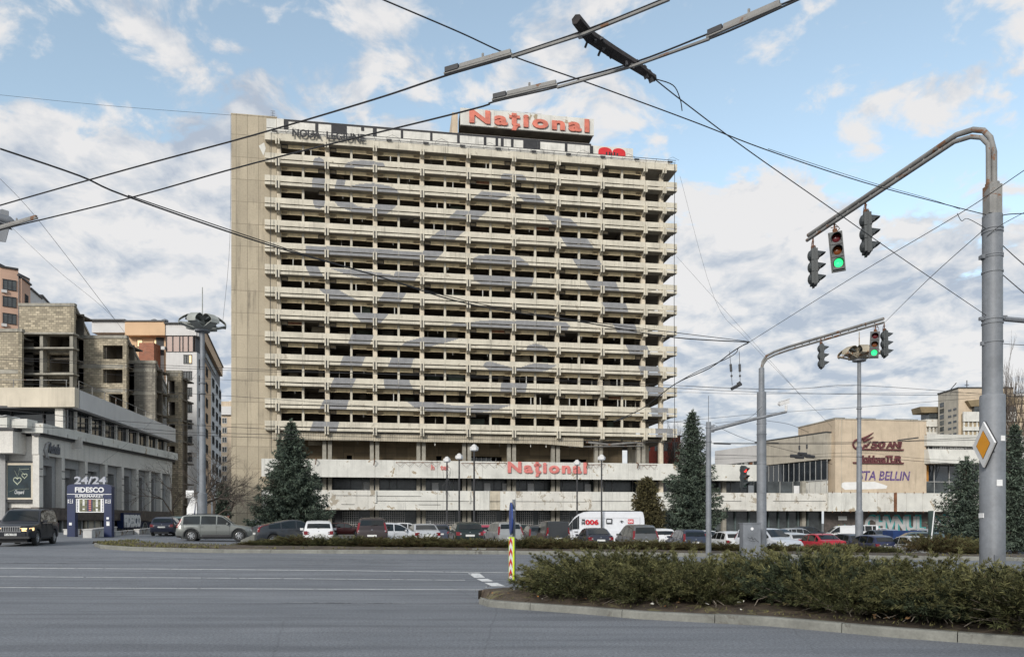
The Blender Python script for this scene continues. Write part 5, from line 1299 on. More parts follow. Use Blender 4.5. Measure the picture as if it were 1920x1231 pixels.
for px, y0, lit, rz, lab in ((1541, 646, -1, 80, 'small signal head seen side on, nearest the bend of the far arm'), (1641, 622, 2, -22, 'small signal head on the far arm showing a green light'), (1656, 621, -1, 80, 'small signal head seen side on, right behind the far green signal')):
    q = ar2p(px if px < 1650 else 1652); 
    if px > 1650: q += Vector((.22, .12, 0))
    signal('traffic_signal', (q.x, q.y, zy(y0, 1400 / q.y)), .98, R(rz), lit, lab, tilt=R(3), group=G2, hanger=.3)
o = signal('traffic_signal', (10.62, 34.2, zy(874, 40.8)), 1.0, R(38), 0, 'signal head on the far mast showing a red light', hanger=0)
mb = MB(); mb.tube([(.0, .1, -.6), (.45, .35, -.62), (.75, .3, -.66)], .03, 6); mb.tube([(.2, .2, -.6), (.45, .25, -.35), (.68, .25, -.5), (.6, .25, -.7), (.3, .2, -.62)], .018, 5); mb.build('bracket', M_dframe, o)
# camera mast
c1 = thing('camera_mast', 'slim grey mast with a long rising arm ending in a traffic camera', 'mast', (8.87, 33.7, gz(8.87, 33.7)), 0); cz_ = c1.location.z
zr = lambda py: zy(py, 41.5) - cz_
mb = MB(); pole(mb, (0, 0, 0), [(.13, -.1), (.115, zr(791)), (0, zr(791))], 12)
for y in (803, 829, 892, 940, 985): pole(mb, (0, 0, 0), [(.115, zr(y)), (.14, zr(y) + .01), (.14, zr(y) + .06), (.115, zr(y) + .07)], 12)
mb.box(-.05, .25, -.08, .08, zr(810), zr(797)); mb.build('pole', M_galv, c1, smooth=True)
mb = MB(); mb.tube([(.1, -.02, zr(806)), (1.6, -.5, zr(791)), (3.15, -1.05, zr(778))], [.09, .075, .055], 10); mb.build('arm', M_galv, c1, smooth=True)
mb = MB(); mb.tube([(0, 0, zr(791)), (0, 0, zr(742))], .012, 4); mb.build('whip_aerial', M_dframe, c1)
mb = MB(); e_ = Vector((3.12, -1.04, zr(777))); mb.tube([e_, e_ + Vector((0, 0, .25))], .06, 8); mb.obox(e_ + Vector((-.1, -.02, .36)), (.22, .04, .07), (0, .08, 0), (-.02, 0, .07)); mb.obox(e_ + Vector((-.08, -.02, .47)), (.27, .05, .08), (0, .1, 0), (0, 0, .008)); mb.tube([e_ + Vector((-.3, -.05, .3)), e_ + Vector((-.36, -.06, .28))], .06, 8); mb.build('camera', M_wrend, c1)
# cabinet
cb = thing('utility_cabinet', 'grey metal utility cabinet with scribbled tag and round sticker on the far median', 'cabinet', (10.72, 33.6, gz(10.7, 33.6)), R(4))
mb = MB(); mb.box(-.40, .40, -.2, .25, 0, 1.56); mb.build('cabinet_body', M_galv, cb); mb = MB(); mb.box(-.43, .43, -.24, .29, 1.563, 1.60); mb.build('lid', M_galv, cb)
mb = MB(); mb.box(-.27, .39, -.215, -.203, .06, 1.53); mb.build('door', M_galv, cb)
mb = MB(); mb.lathe([(0, 0), (.07, 0)], (0, 0, 0), 12); mb.build('round_sticker', M_signw, cb, loc=(0, -.22, 1.33), rot=(R(90), 0, 0))
mb = MB(); mb.tube([(-.2, -.22, .95), (-.1, -.22, .88), (.0, -.22, .93), (.02, -.22, .84), (.12, -.22, .9), (.2, -.22, .8), (.3, -.22, .74)], .012, 4); mb.tube([(-.15, -.22, .82), (0, -.22, .76), (.15, -.22, .78)], .009, 4); mb.tube([(-.02, -.22, .98), (.05, -.22, .8)], .01, 4); mb.build('scribbled_tag', M_black, cb)
# petal lamp masts
def petal_mast(px, s, topy, base_r, spire, label, mpet):
    X, Y_ = (px - CX) / s, FPX / s; g = gz(X, Y_); o = thing('lamp_mast', label, 'street lamp', (X, Y_, g), 0, 'tall petal lamp masts'); zt = zy(topy, s) - g
    mb = MB(); pole(mb, (0, 0, 0), [(base_r, -.2), (base_r * .98, zt * .22), (base_r * .70, zt * .224), (base_r * .66, zt * .55), (base_r * .52, zt * .555), (base_r * .48, zt), (.5, zt), (.5, zt + .15), (0, zt + .15)], 14)
    for z in (zt * .5, zt * .55, zt * .7, zt * .75): pole(mb, (0, 0, 0), [(base_r * .6, z), (base_r * .72, z + .01), (base_r * .72, z + .08), (base_r * .6, z + .09)], 14)
    mb.build('pole', M_galv, o, smooth=True)
    for k in range(6):
        mb = MB(); n = 9
        ptsf = [(.28 + 1.25 * i / n, .38 * i / n) for i in range(n + 1)]
        ptst = [(.2, .25), (.3, .62), (.5, .88), (.75, .98), (1.0, .93), (1.25, .78), (1.45, .62), (1.53, .5)]
        w = .3
        for pts_, th in ((ptst, .04), (ptsf, .06)):
            for (r1, z1_), (r2, z2_) in zip(pts_[:-1], pts_[1:]):
                mb.add([(r1, -w, z1_), (r2, -w, z2_), (r2, w, z2_), (r1, w, z1_), (r1, -w, z1_ + th), (r2, -w, z2_ + th), (r2, w, z2_ + th), (r1, w, z1_ + th)], [(0, 3, 2, 1), (4, 5, 6, 7), (0, 1, 5, 4), (1, 2, 6, 5), (2, 3, 7, 6), (3, 0, 4, 7)])
        mb.box(.25, 1.5, w - .03, w + .0, .32, .42); mb.box(1.5, 1.54, -w, w, .3, .52)
        mb.build('petal', mpet, o, loc=(0, 0, zt + .1), rot=(0, 0, R(60 * k + 25)))
        mb = MB(); mb.box(.6, 1.2, -.2, .2, .2, .3); mb.build('lamp_box', M_glass2, o, loc=(0, 0, zt + .28), rot=(0, R(-16), R(60 * k + 25)))
    mb = MB(); pole(mb, (0, 0, zt + .1), [(.2, 0), (.12, .7), (.09, 1.0), (.04, 1.2), (.03, spire), (0, spire)], 8); mb.build('spire', mpet, o)
petal_mast(379.5, 27, 622, .32, 3.0, 'tall grey lamp mast with petal luminaires and long spire, left of the hotel', mat('weathered_grey_petals', (.30, .31, .29), .2, 1.5, streak=.3))
petal_mast(1611, 24, 677, .29, 2.2, 'tall grey lamp mast with rusty petal luminaires before the office block', mat('rusty_petals', (.33, .29, .22), .25, 1.5, stain=(.20, .10, .045), stain_amt=.2, stain_scale=1.6))
# black street lanterns
for px, s, ty, lab in ((838, 23.8, 855, 'leftmost of the black lantern posts, ivy stems climbing its shaft'), (861, 25, 849, 'second black lantern post from the left before the hotel'), (889, 28, 832, 'tallest looking black lantern post, third from the left'),
                       (1082, 22.6, 861, 'black lantern post in front of the lower hotel lettering'), (1128, 24.6, 851, 'rightmost black lantern post, over the white van')):
    X, Y_ = (px - CX) / s, FPX / s; g = gz(X, Y_); o = thing('lantern_post', lab, 'street lamp', (X, Y_, g), 0, 'black lantern posts before the hotel'); zt = zy(ty, s) - g
    mb = MB(); pole(mb, (0, 0, 0), [(.07, 0), (.055, zt - .5), (0, zt - .5)], 8)
    if px == 838:
        rnd = random.Random(2)
        for i in range(14): z = zt - .7 - i * .13; mb.tube([(0, -.05, z), (rnd.uniform(-.35, .35), -.1, z - .3), (rnd.uniform(-.3, .3), -.1, z - .9)], .015, 3)
    mb.build('post', M_dframe, o); mb = MB(); pole(mb, (0, 0, zt - .5), [(.06, 0), (.24, .05), (.29, .12), (.29, .2)], 6); mb.build('lamp_glass', M_signw, o)
    mb = MB(); pole(mb, (0, 0, zt - .3), [(.30, 0), (.27, .12), (.16, .17), (.15, .24), (.0, .3)], 6); mb.build('lamp_cap', M_wrend, o)
# keep right sign with hazard marker
ks = thing('road_sign_post', 'thin sign post at the median tip with edge on blue disc and striped marker', 'traffic sign', (.04, 15.55, .12), 0)
mb = MB(); pole(mb, (0, 0, 0), [(.032, -.2), (.032, 2.02), (0, 2.02)], 10); mb.build('post', M_galv, ks)
mb = MB(); mb.lathe([(0, .0), (.33, .0), (.34, .012), (.34, .03), (0, .03)], (0, 0, 0), 24); dk = mb.build('blue_disc', M_sblue, ks, loc=(-.045, -.01, 1.62), rot=(R(90), 0, R(-85)))
mb = MB(); mb.tube([(.18, .18, -.012), (-.12, -.12, -.012)], .035, 4); mb.prism([(-.2, -.2, -.004), (.02, -.2, -.004), (-.2, .02, -.004)], (0, 0, -.008)); mb.build('white_arrow', M_signw, dk)
hm = bpy.data.objects.new('hazard_marker', None); COL.objects.link(hm); hm.parent = ks; hm.location = (-.05, -.02, .32); hm.rotation_euler = (0, 0, R(-72))
mb = MB(); mb.box(-.15, .15, -.012, .012, 0, .92); mb.build('panel', M_lime, hm)
mb = MB(); mb.box(-.115, .115, -.016, -.0125, .03, .89); mb.build('white_field', M_signw, hm)
mb = MB()
for z in (.06, .28, .50, .72): mb.add([(-.115, -.019, z), (0, -.019, z + .11), (.115, -.019, z), (.115, -.019, z + .1), (0, -.019, z + .2), (-.115, -.019, z + .1)], [(0, 1, 4, 5), (1, 2, 3, 4)])
mb.build('red_chevrons', M_red, hm)
# leaning post and narrow board on the right
p = P(1743, 1020, 40); o = thing('leaning_post', 'leaning thin white post beside the silver sedan', 'post', (p.x, p.y, gz(p.x, p.y)), 0)
mb = MB(); mb.tube([(0, 0, 0), (.25, 0, zy(957, 35) - gz(p.x, p.y))], .03, 8); mb.build('shaft', M_signw, o)
p = P(1746, 1010, 54); o = thing('narrow_board', 'narrow dark green board standing on end beside the parked cars', 'board', (p.x, p.y, gz(p.x, p.y)), R(8))
mb = MB(); mb.box(-.2, .2, -.06, .06, .3, zy(957, 26) - gz(p.x, p.y)); mb.build('panel', mat('dark_green_board', (.03, .05, .045), .2, 1), o); mb = MB(); mb.box(-.05, .05, -.04, .04, 0, .29); mb.build('foot', M_dframe, o)
# white flag banner with blue mark near the bare tree at left
p = P(357, 965, 62); o = thing('banner_stand', 'small white banner with a dark stripe by the bare tree', 'banner', (p.x, p.y, gz(p.x, p.y)), 0)
mb = MB(); mb.prism([(-.3, 0, 1.4), (.5, 0, 1.1), (.55, 0, 3.0), (.1, 0, 3.1), (-.3, 0, 2.2)][::-1], (0, .04, 0), 0); mb.box(-.35, .3, -.05, 0, 3.1, 3.7, 0); mb.prism([(.2, -.01, 1.2), (.4, -.01, 1.1), (.45, -.01, 2.8)], (0, .008, 0), 1); mb.build('cloth', [M_signw, M_blue], o); mb = MB(); mb.tube([(0, .1, 0), (0, .1, 3.7)], .03, 6); mb.build('pole', M_frame, o)
# stone planters / ruined stairs before the hotel
for px, w, h, s, lab in ((805, 3.4, 1.1, 21, 'low rubble stone wall right of the white hatchback'), (862, 2.4, 1.2, 20, 'second low rubble stone wall beside the dark green hatchback'), (1210, 6, .9, 19, 'low stone wall behind the grey cars under the small conifer'), (1352, 5.5, 1.0, 20, 'low stone wall by the big right spruce')):
    X, Y_ = (px - CX) / s, FPX / s; o = thing('stone_wall', lab, 'wall', (X, Y_, gz(X, Y_)), R(9), 'low stone walls before the hotel')
    mb = MB()
    for r_ in range(5):
        x = -w / 2
        while x < w / 2:
            l = random.uniform(.3, .7); mb.box(x, min(x + l, w / 2), random.uniform(-.22, -.16), .2, r_ * h / 5, (r_ + 1) * h / 5 - .02); x += l + .02
    mb.build('rubble', mat('rubble_stone', (.26, .19, .12), .3, 1.2, island=.4), o); mb = MB(); mb.box(-w / 2 - .05, w / 2 + .05, -.28, .26, h, h + .09); mb.build('coping', M_rawc, o)
# concrete block at the nose of the grey SUV, slab on the kerb
p = P(492, 1008, 44); o = thing('concrete_block', 'concrete block at the nose of the silver grey SUV', 'block', (p.x, p.y, gz(p.x, p.y)), R(20)); mb = MB(); mb.prism([(-1.2, 0, 0), (1.4, 0, 0), (1.4, 0, .95), (0, 0, .8), (-1.2, 0, .25)], (0, .7, 0)); mb.build('block', M_kerb, o)
p = G(898, 1037); o = thing('loose_kerbstone', 'thick loose slab lying on the far kerb left of the sign post', 'slab', (p.x, p.y + .1, p.z), R(2)); mb = MB(); mb.box(-.33, .33, -.1, .35, 0, .23); mb.build('slab', M_kerb, o)

# ------------------------------------------------------------------ overhead wires
def wire(pts, r, label, group='overhead tram and trolley wires', name='overhead_wire', mb=None, n=5, sag=True):
    mb = mb or MB(); pts = [Vector(p) for p in pts]
    sm_ = []
    for i in range(len(pts) - 1):
        p0 = pts[max(i - 1, 0)]; p1 = pts[i]; p2 = pts[i + 1]; p3 = pts[min(i + 2, len(pts) - 1)]
        for k in range(5):
            t = k / 5; sm_.append(.5 * ((2 * p1) + (p2 - p0) * t + (2 * p0 - 5 * p1 + 4 * p2 - p3) * t * t + (3 * p1 - p0 - 3 * p2 + p3) * t ** 3))
    sm_.append(pts[-1]); mb.tube(sm_, r, n); o = mb.build(name, M_wire); return tag(o, label, 'cable', group)
Zt = 5.8
W1 = [(-60, 405), (0, 385), (240, 317), (470, 255), (700, 187), (833, 143), (960, 106), (1097, 62), (1255, -2), (1330, -35)]
wire([Wz(a, b, Zt) for a, b in W1], .009, 'upper of the two thick trolley wires crossing the sky before the hotel roof')
W2 = [(-60, 449), (20, 426), (240, 372), (480, 305), (870, 209), (925, 191), (1045, 163), (1190, 122), (1340, 69), (1465, 14), (1530, -16)]
wire([Wz(a, b, Zt) for a, b in W2], .009, 'lower of the two thick trolley wires, passing the roof sign')
for W, nm in (([(960, 103), (1097, 57), (1250, -4), (1300, -26)], 'upper'), ([(1045, 157), (1190, 117), (1330, 63), (1500, -5), (1540, -22)], 'lower')):
    wire([Wz(a, b, Zt + .05) for a, b in W], .008, 'second strand running just over the %s trolley wire at the top right' % nm)
def spar(pts, r, label, m=M_galvr, cat='insulator', flat=True):
    o = thing('section_insulator', label, cat, pts[0], 0, 'bars clipped on the trolley wires'); p0 = Vector(pts[0]); q = [Vector(p) - p0 for p in pts]
    mb = MB(); d = (q[-1] - q[0]).normalized(); sd_ = d.cross(Vector((0, 0, 1))).normalized()
    mb.tube([v + Vector((0, 0, .02)) for v in q], r, 6); mb.build('bar', m, o)
    L = (q[-1] - q[0]).length
    mb = MB(); a = q[0] + d * L * .02; b = q[0] + d * L * .22; mb.obox((a + b) / 2 + Vector((0, 0, .045)), d * (L * .1), sd_ * .02, (0, 0, .022)); mb.build('clamp', M_dframe, o)
    mb = MB(); a = q[0] + d * L * .23; b = q[0] + d * L * .99; mb.obox((a + b) / 2 + Vector((0, 0, .045)), d * (L * .37), sd_ * .014, (0, 0, .018)); mb.tube([q[0] + d * L * .58 + Vector((0, 0, .04)), q[0] + d * L * .58 + Vector((0, 0, .1))], .012, 5); mb.build('strip', m, o)
    return o
spar([Wz(833, 142, Zt), Wz(960, 105.5, Zt)], .013, 'pale bar clipped on the upper trolley wire, left of the cross beam')
spar([Wz(923, 191, Zt), Wz(1045, 162.5, Zt)], .013, 'pale bar clipped on the lower trolley wire over the roof sign')
spar([Wz(-20, 437, Zt), Wz(70, 411.5, Zt)], .014, 'yellowed bar clipped on the lower trolley wire at the left edge')
spar([Wz(1325, 74, Zt), Wz(1465, 14, Zt)], .016, 'rusty bar clipped on the lower trolley wire at the top right')
for W, nm in (([(960, 106), (1097, 62), (1255, -2)], 'upper'), ([(1045, 163), (1190, 122), (1330, 72)], 'lower')):
    mb = MB(); mb.tube([Wz(a, b + 1, Zt - .004) for a, b in W], .015, 6); tag(mb.build('feeder_pipe', M_galvr), 'thick grey pipe along the %s trolley wire right of its bar' % nm, 'pipe')
bp = [Wz(1080, 36, Zt + .07), Wz(1105, 68, Zt + .05), Wz(1150, 98, Zt + .05), Wz(1190, 122, Zt + .04), Wz(1227, 148, Zt + .02)]
o = thing('cross_beam', 'dark ragged cross beam hanging between the two trolley wires', 'beam', bp[0], 0); mb = MB()
mb.tube([p - bp[0] for p in bp], [.045, .05, .05, .045, .03], 6); mb.build('beam', mat('charred_wood', (.03, .025, .025), .4, 6, rough=.9, bump=.6), o)
mb = MB(); rnd = random.Random(8)
for i in range(14):
    p = bp[1].lerp(bp[3], i / 14) - bp[0]; mb.tube([p, p + Vector((rnd.uniform(-.06, .06), rnd.uniform(-.05, .05), rnd.uniform(-.09, .05)))], .014, 4)
p = bp[3] - bp[0]
for i in range(8): mb.tube([p + (bp[4] - bp[3]) * i / 8, p + (bp[4] - bp[3]) * (i + 1) / 8 + Vector((0, 0, rnd.uniform(-.06, .06)))], .025, 5)
mb.build('tangle', M_dframe, o)
for p in (bp[1], bp[3]): mb = MB(); mb.obox(p - bp[0] + Vector((-.04, .02, .03)), (.055, -.02, 0), (.012, .02, 0), (0, 0, .02)); mb.build('clip', M_wrend, o)
TM = Vector((9.05, 14.25, 0))
wire([Wz(0, 279, 7.5), Wz(150, 330, 7.4), Wz(240, 369, 7.35), Wz(500, 458, 7.25), Wz(700, 515, 7.2), Wz(880, 570, 7.1), Wz(1100, 605, 7.0), Wz(1260, 632, 7.0), Wz(1405, 641, 7.0)], .016, 'long drooping cable from the left edge across the balconies to the knot')
wire([Wz(240, 366, 7.45), Wz(500, 454, 7.33), Wz(640, 497, 7.27), Wz(880, 565, 7.18), Wz(1100, 602, 7.05), Wz(1405, 640, 7.02)], .01, 'thin strand looped just over the long drooping cable')
wire([Wz(700, -8, 7.0), Wz(860, 60, 7.1), Wz(960, 105, 7.15), Wz(1110, 158, 7.2), Wz(1300, 228, 7.25), Wz(1440, 282, 7.3), Wz(1620, 342, 7.35), Wz(1780, 385, 7.4), TM + Vector((0, 0, zy(404, 98)))], .008, 'twisted cable from the top edge down to the head of the big mast')
wire([Wz(1440, 279, 7.33), Wz(1620, 338, 7.4), Wz(1740, 372, 7.45), Wz(1800, 392, 7.4)], .004, 'thin strand beside the twisted cable near the big mast')
wire([Wz(1227, 148, 5.82), Wz(1280, 190, 5.8), Wz(1400, 280, 5.75), Wz(1560, 392, 5.7), Wz(1700, 490, 5.65), TM + Vector((0, 0, zy(592, 98)))], .006, 'stay wire from the cross beam down to the big mast')
wire([Wz(1228, 148, 5.85), Wz(1262, 160, 5.87), Wz(1275, 185, 5.8), Wz(1279, 208, 5.72)], .005, 'loose curled wire end hanging by the cross beam')
wire([Wz(1405, 641, 7.0), Wz(1600, 519, 7.2), Wz(1800, 400, 7.4), Wz(1925, 316, 7.5), Wz(2100, 200, 7.6)], .007, 'straight wire rising from the knot to the right edge')
wire([TM + Vector((0, 0, zy(428, 98))), Wz(1740, 524, 7.3), P(1660, 603, 28.6)], .007, 'thin wire between the big mast and the far arm tip')
wire([Wz(1795, 400, 7.4), Wz(1803, 414, 7.33), Wz(1815, 410, 7.33), TM + Vector((0, 0, zy(430, 98)))], .006, 'short curled cable end just left of the big mast head')
wire([P(1405, 641, 22), P(1378, 656, 22.2), P(1330, 690, 23.5), P(1265, 720, 25), P(1205, 765, 28), P(1150, 790, 30), P(1185, 778, 31)], .016, 'messy cable descending left from the knot past the hotel corner')
wire([P(1403, 643, 22), P(1385, 652, 22), P(1372, 667, 22), P(1300, 700, 24), P(1262, 722, 25)], .012, 'second messy strand descending left from the knot')
for px, x2, lab in ((1368, 1373, 'left'), (1386, 1388, 'right')):
    mb = MB(); a, b = P(px, 658, 22), P(x2, 722, 22); mb.tube([a, a.lerp(b, .5), b], .008, 4); mb.tube([a.lerp(b, .38), a.lerp(b, .6)], .035, 6); mb.tube([a.lerp(b, .7), a.lerp(b, .75)], .03, 6)
    tag(mb.build('hanging_insulator', M_dframe), 'black insulator string hanging from the knot, %s one' % lab, 'insulator', 'hanging insulator strings')
mb = MB(); mb.tube([P(1371, 729, 22), P(1390, 719, 22)], .05, 6); mb.tube([P(1384, 716, 22), P(1388, 722, 22)], .06, 6); tag(mb.build('wire_clamp', M_dframe), 'dark wire clamp at the foot of the insulator strings', 'clamp')
lw = [([(-30, 668), (430, 690), (1000, 712), (1430, 735), (1930, 742)], .012, 40, 'wire over the fourth lowest balconies reaching the right edge'),
      ([(-30, 672), (430, 694), (900, 705), (1430, 729), (1610, 722), (1930, 746)], .012, 41, 'wire bowing up to the right petal lamp mast'),
      ([(-30, 690), (430, 712), (1000, 738), (1262, 735), (1430, 738), (1930, 735)], .008, 44, 'wire crossing level with the lowest arm bends'),
      ([(-30, 715), (430, 742), (900, 775), (1260, 790), (1340, 800)], .010, 38, 'wire sagging over the store roof and lowest balconies'),
      ([(-30, 765), (240, 790), (430, 800), (700, 812), (900, 815)], .012, 36, 'wire over the store parapet and the corrugated strip'),
      ([(-30, 775), (300, 806), (430, 812), (1000, 825), (1480, 830), (1930, 822)], .013, 38, 'wire along the torn corrugated strip to the office block'),
      ([(-30, 795), (300, 812), (430, 818), (700, 826)], .012, 37, 'wire close over the podium at left'),
      ([(1345, 831), (1450, 832), (1610, 831), (1700, 826), (1930, 815)], .014, 40, 'wire over the office lettering'),
      ([(1340, 852), (1500, 856), (1610, 856), (1750, 866), (1930, 878)], .012, 40, 'wire below the upper office lettering'),
      ([(1340, 860), (1470, 855), (1610, 848), (1740, 860), (1930, 868)], .008, 42, 'thin slack wire between mast and right wing'),
      ([(1215, 795), (1430, 775), (1610, 763), (1800, 748), (1930, 735)], .009, 40, 'wire rising to the right over the office roof'),
      ([(1340, 793), (1400, 785), (1428, 762)], .008, 34, 'short wire from the camera mast to the far mast'),
      ([(1337, 795), (1400, 823), (1510, 852), (1560, 870)], .010, 36, 'wire falling right from the camera mast'),
      ([(1436, 788), (1480, 795), (1516, 810)], .009, 36, 'short wire from the far mast to the office corner'),
      ([(1262, 722), (1430, 730), (1610, 722)], .006, 42, 'thin wire between the hotel corner and the right petal mast'),
      ([(140, 905), (240, 830), (330, 745), (377, 690)], .006, 46, 'thin stay wire rising from the totem to the left petal mast'),
      ([(-20, 176), (200, 198), (433, 216)], .02, 95, 'thin aerial wire from the left edge to the hotel roof'),
      ([(0, 335), (70, 410), (215, 598)], .008, 30, 'thin wire slanting down over the left sky'),
      ([(0, 405), (100, 500), (215, 598), (275, 700)], .007, 40, 'second thin wire slanting down over the left sky'),
      ([(418, 600), (431, 450), (433, 215)], .02, 99, 'thin wire hanging beside the hotel end wall'),
      ([(1275, 330), (1340, 560), (1405, 640), (1560, 800)], .006, 40, 'thin wire slanting from the hotel roof corner to the right'),
      ([(1268, 480), (1430, 660), (1500, 740)], .006, 42, 'faint wire slanting below the knot')]
for pts, r, Y_, lab in lw: wire([P(a, b, Y_) for a, b in pts], r, lab, 'thin background wires')
for (a, b, Y_) in ((1280, 1310, 0),): pass
mb = MB(); 
for px, py in ((1491, 854), (1500, 856), (1512, 853), (1520, 855), (1505, 850)): mb.tube([P(px - 9, py, 40), P(px + 7, py + 1, 40)], .09, 6)
for px, y0 in ((1499, 835), (1513, 833)): mb.tube([P(px, y0, 40), P(px, y0 + 8, 40)], .05, 5); mb.tube([P(px, 815, 40), P(px, 853, 40)], .01, 4)
tag(mb.build('wire_switch', M_dframe), 'dark clustered trolley wire switch hanging before the office windows', 'wire switch')
for (pa, pb, y1, y2, nm) in ((1338, 1370, 831, 832, 'left'), (1436, 1460, 829.5, 830, 'middle'), (1683, 1722, 825, 820, 'right')):
    mb = MB(); mb.tube([P(pa, y1, 39.9), P(pb, y2, 39.9)], .035, 6); tag(mb.build('wire_splice', M_dframe), 'dark splice bar on the wire over the office block, %s one' % nm, 'splice', 'dark splice bars')
wire([Vector((9.37, 14.3, zy(457, 98))), P(1920, 496, 13.5), P(2000, 560, 13)], .009, 'upper black cable leaving the big mast down to the right')
wire([Vector((9.37, 14.3, zy(512, 98))), P(1920, 549, 13.5), P(2000, 615, 13)], .009, 'lower black cable leaving the big mast down to the right')
wire([Vector((9.37, 14.3, zy(643, 98))), P(1905, 646, 13.5), P(2000, 650, 13)], .006, 'level stay with turnbuckle leaving the big mast to the right')
wire([Vector((9.37, 14.3, zy(404, 98))), P(1900, 401, 13.9), P(2000, 398, 13.5)], .009, 'cable leaving the head of the big mast to the right')
wire([P(1850, 443, 14.2), P(1880, 420, 14.0), P(1925, 396, 13.7)], .006, 'second cable rising from behind the big mast head')
# lantern cut by the left frame edge
o = thing('hanging_road_lamp', 'grey hanging road lamp seen from below, cut by the left frame edge', 'street lamp', P(2, 415, 12), R(20))
mb = MB(); mb.tube([(-.5, 0, .13), (.12, 0, .02), (.16, 0, .0)], [.07, .075, .05], 10); mb.build('lamp_body', M_galv, o, smooth=True)
mb = MB(); mb.prism([(-.45, -.1, .05), (.12, -.1, -.06), (.12, -.1, -.07), (-.45, -.1, .03)], (0, .25, 0)); mb.prism([(-.3, .0, .0), (.11, 0, -.09), (.06, 0, -.32), (-.02, 0, -.32)][::-1], (0, .02, 0)); mb.prism([(-.2, .05, .12), (.0, .05, .22), (.09, .05, .2), (.09, .05, .08)], (0, .02, 0)); mb.build('fins', M_galv, o)
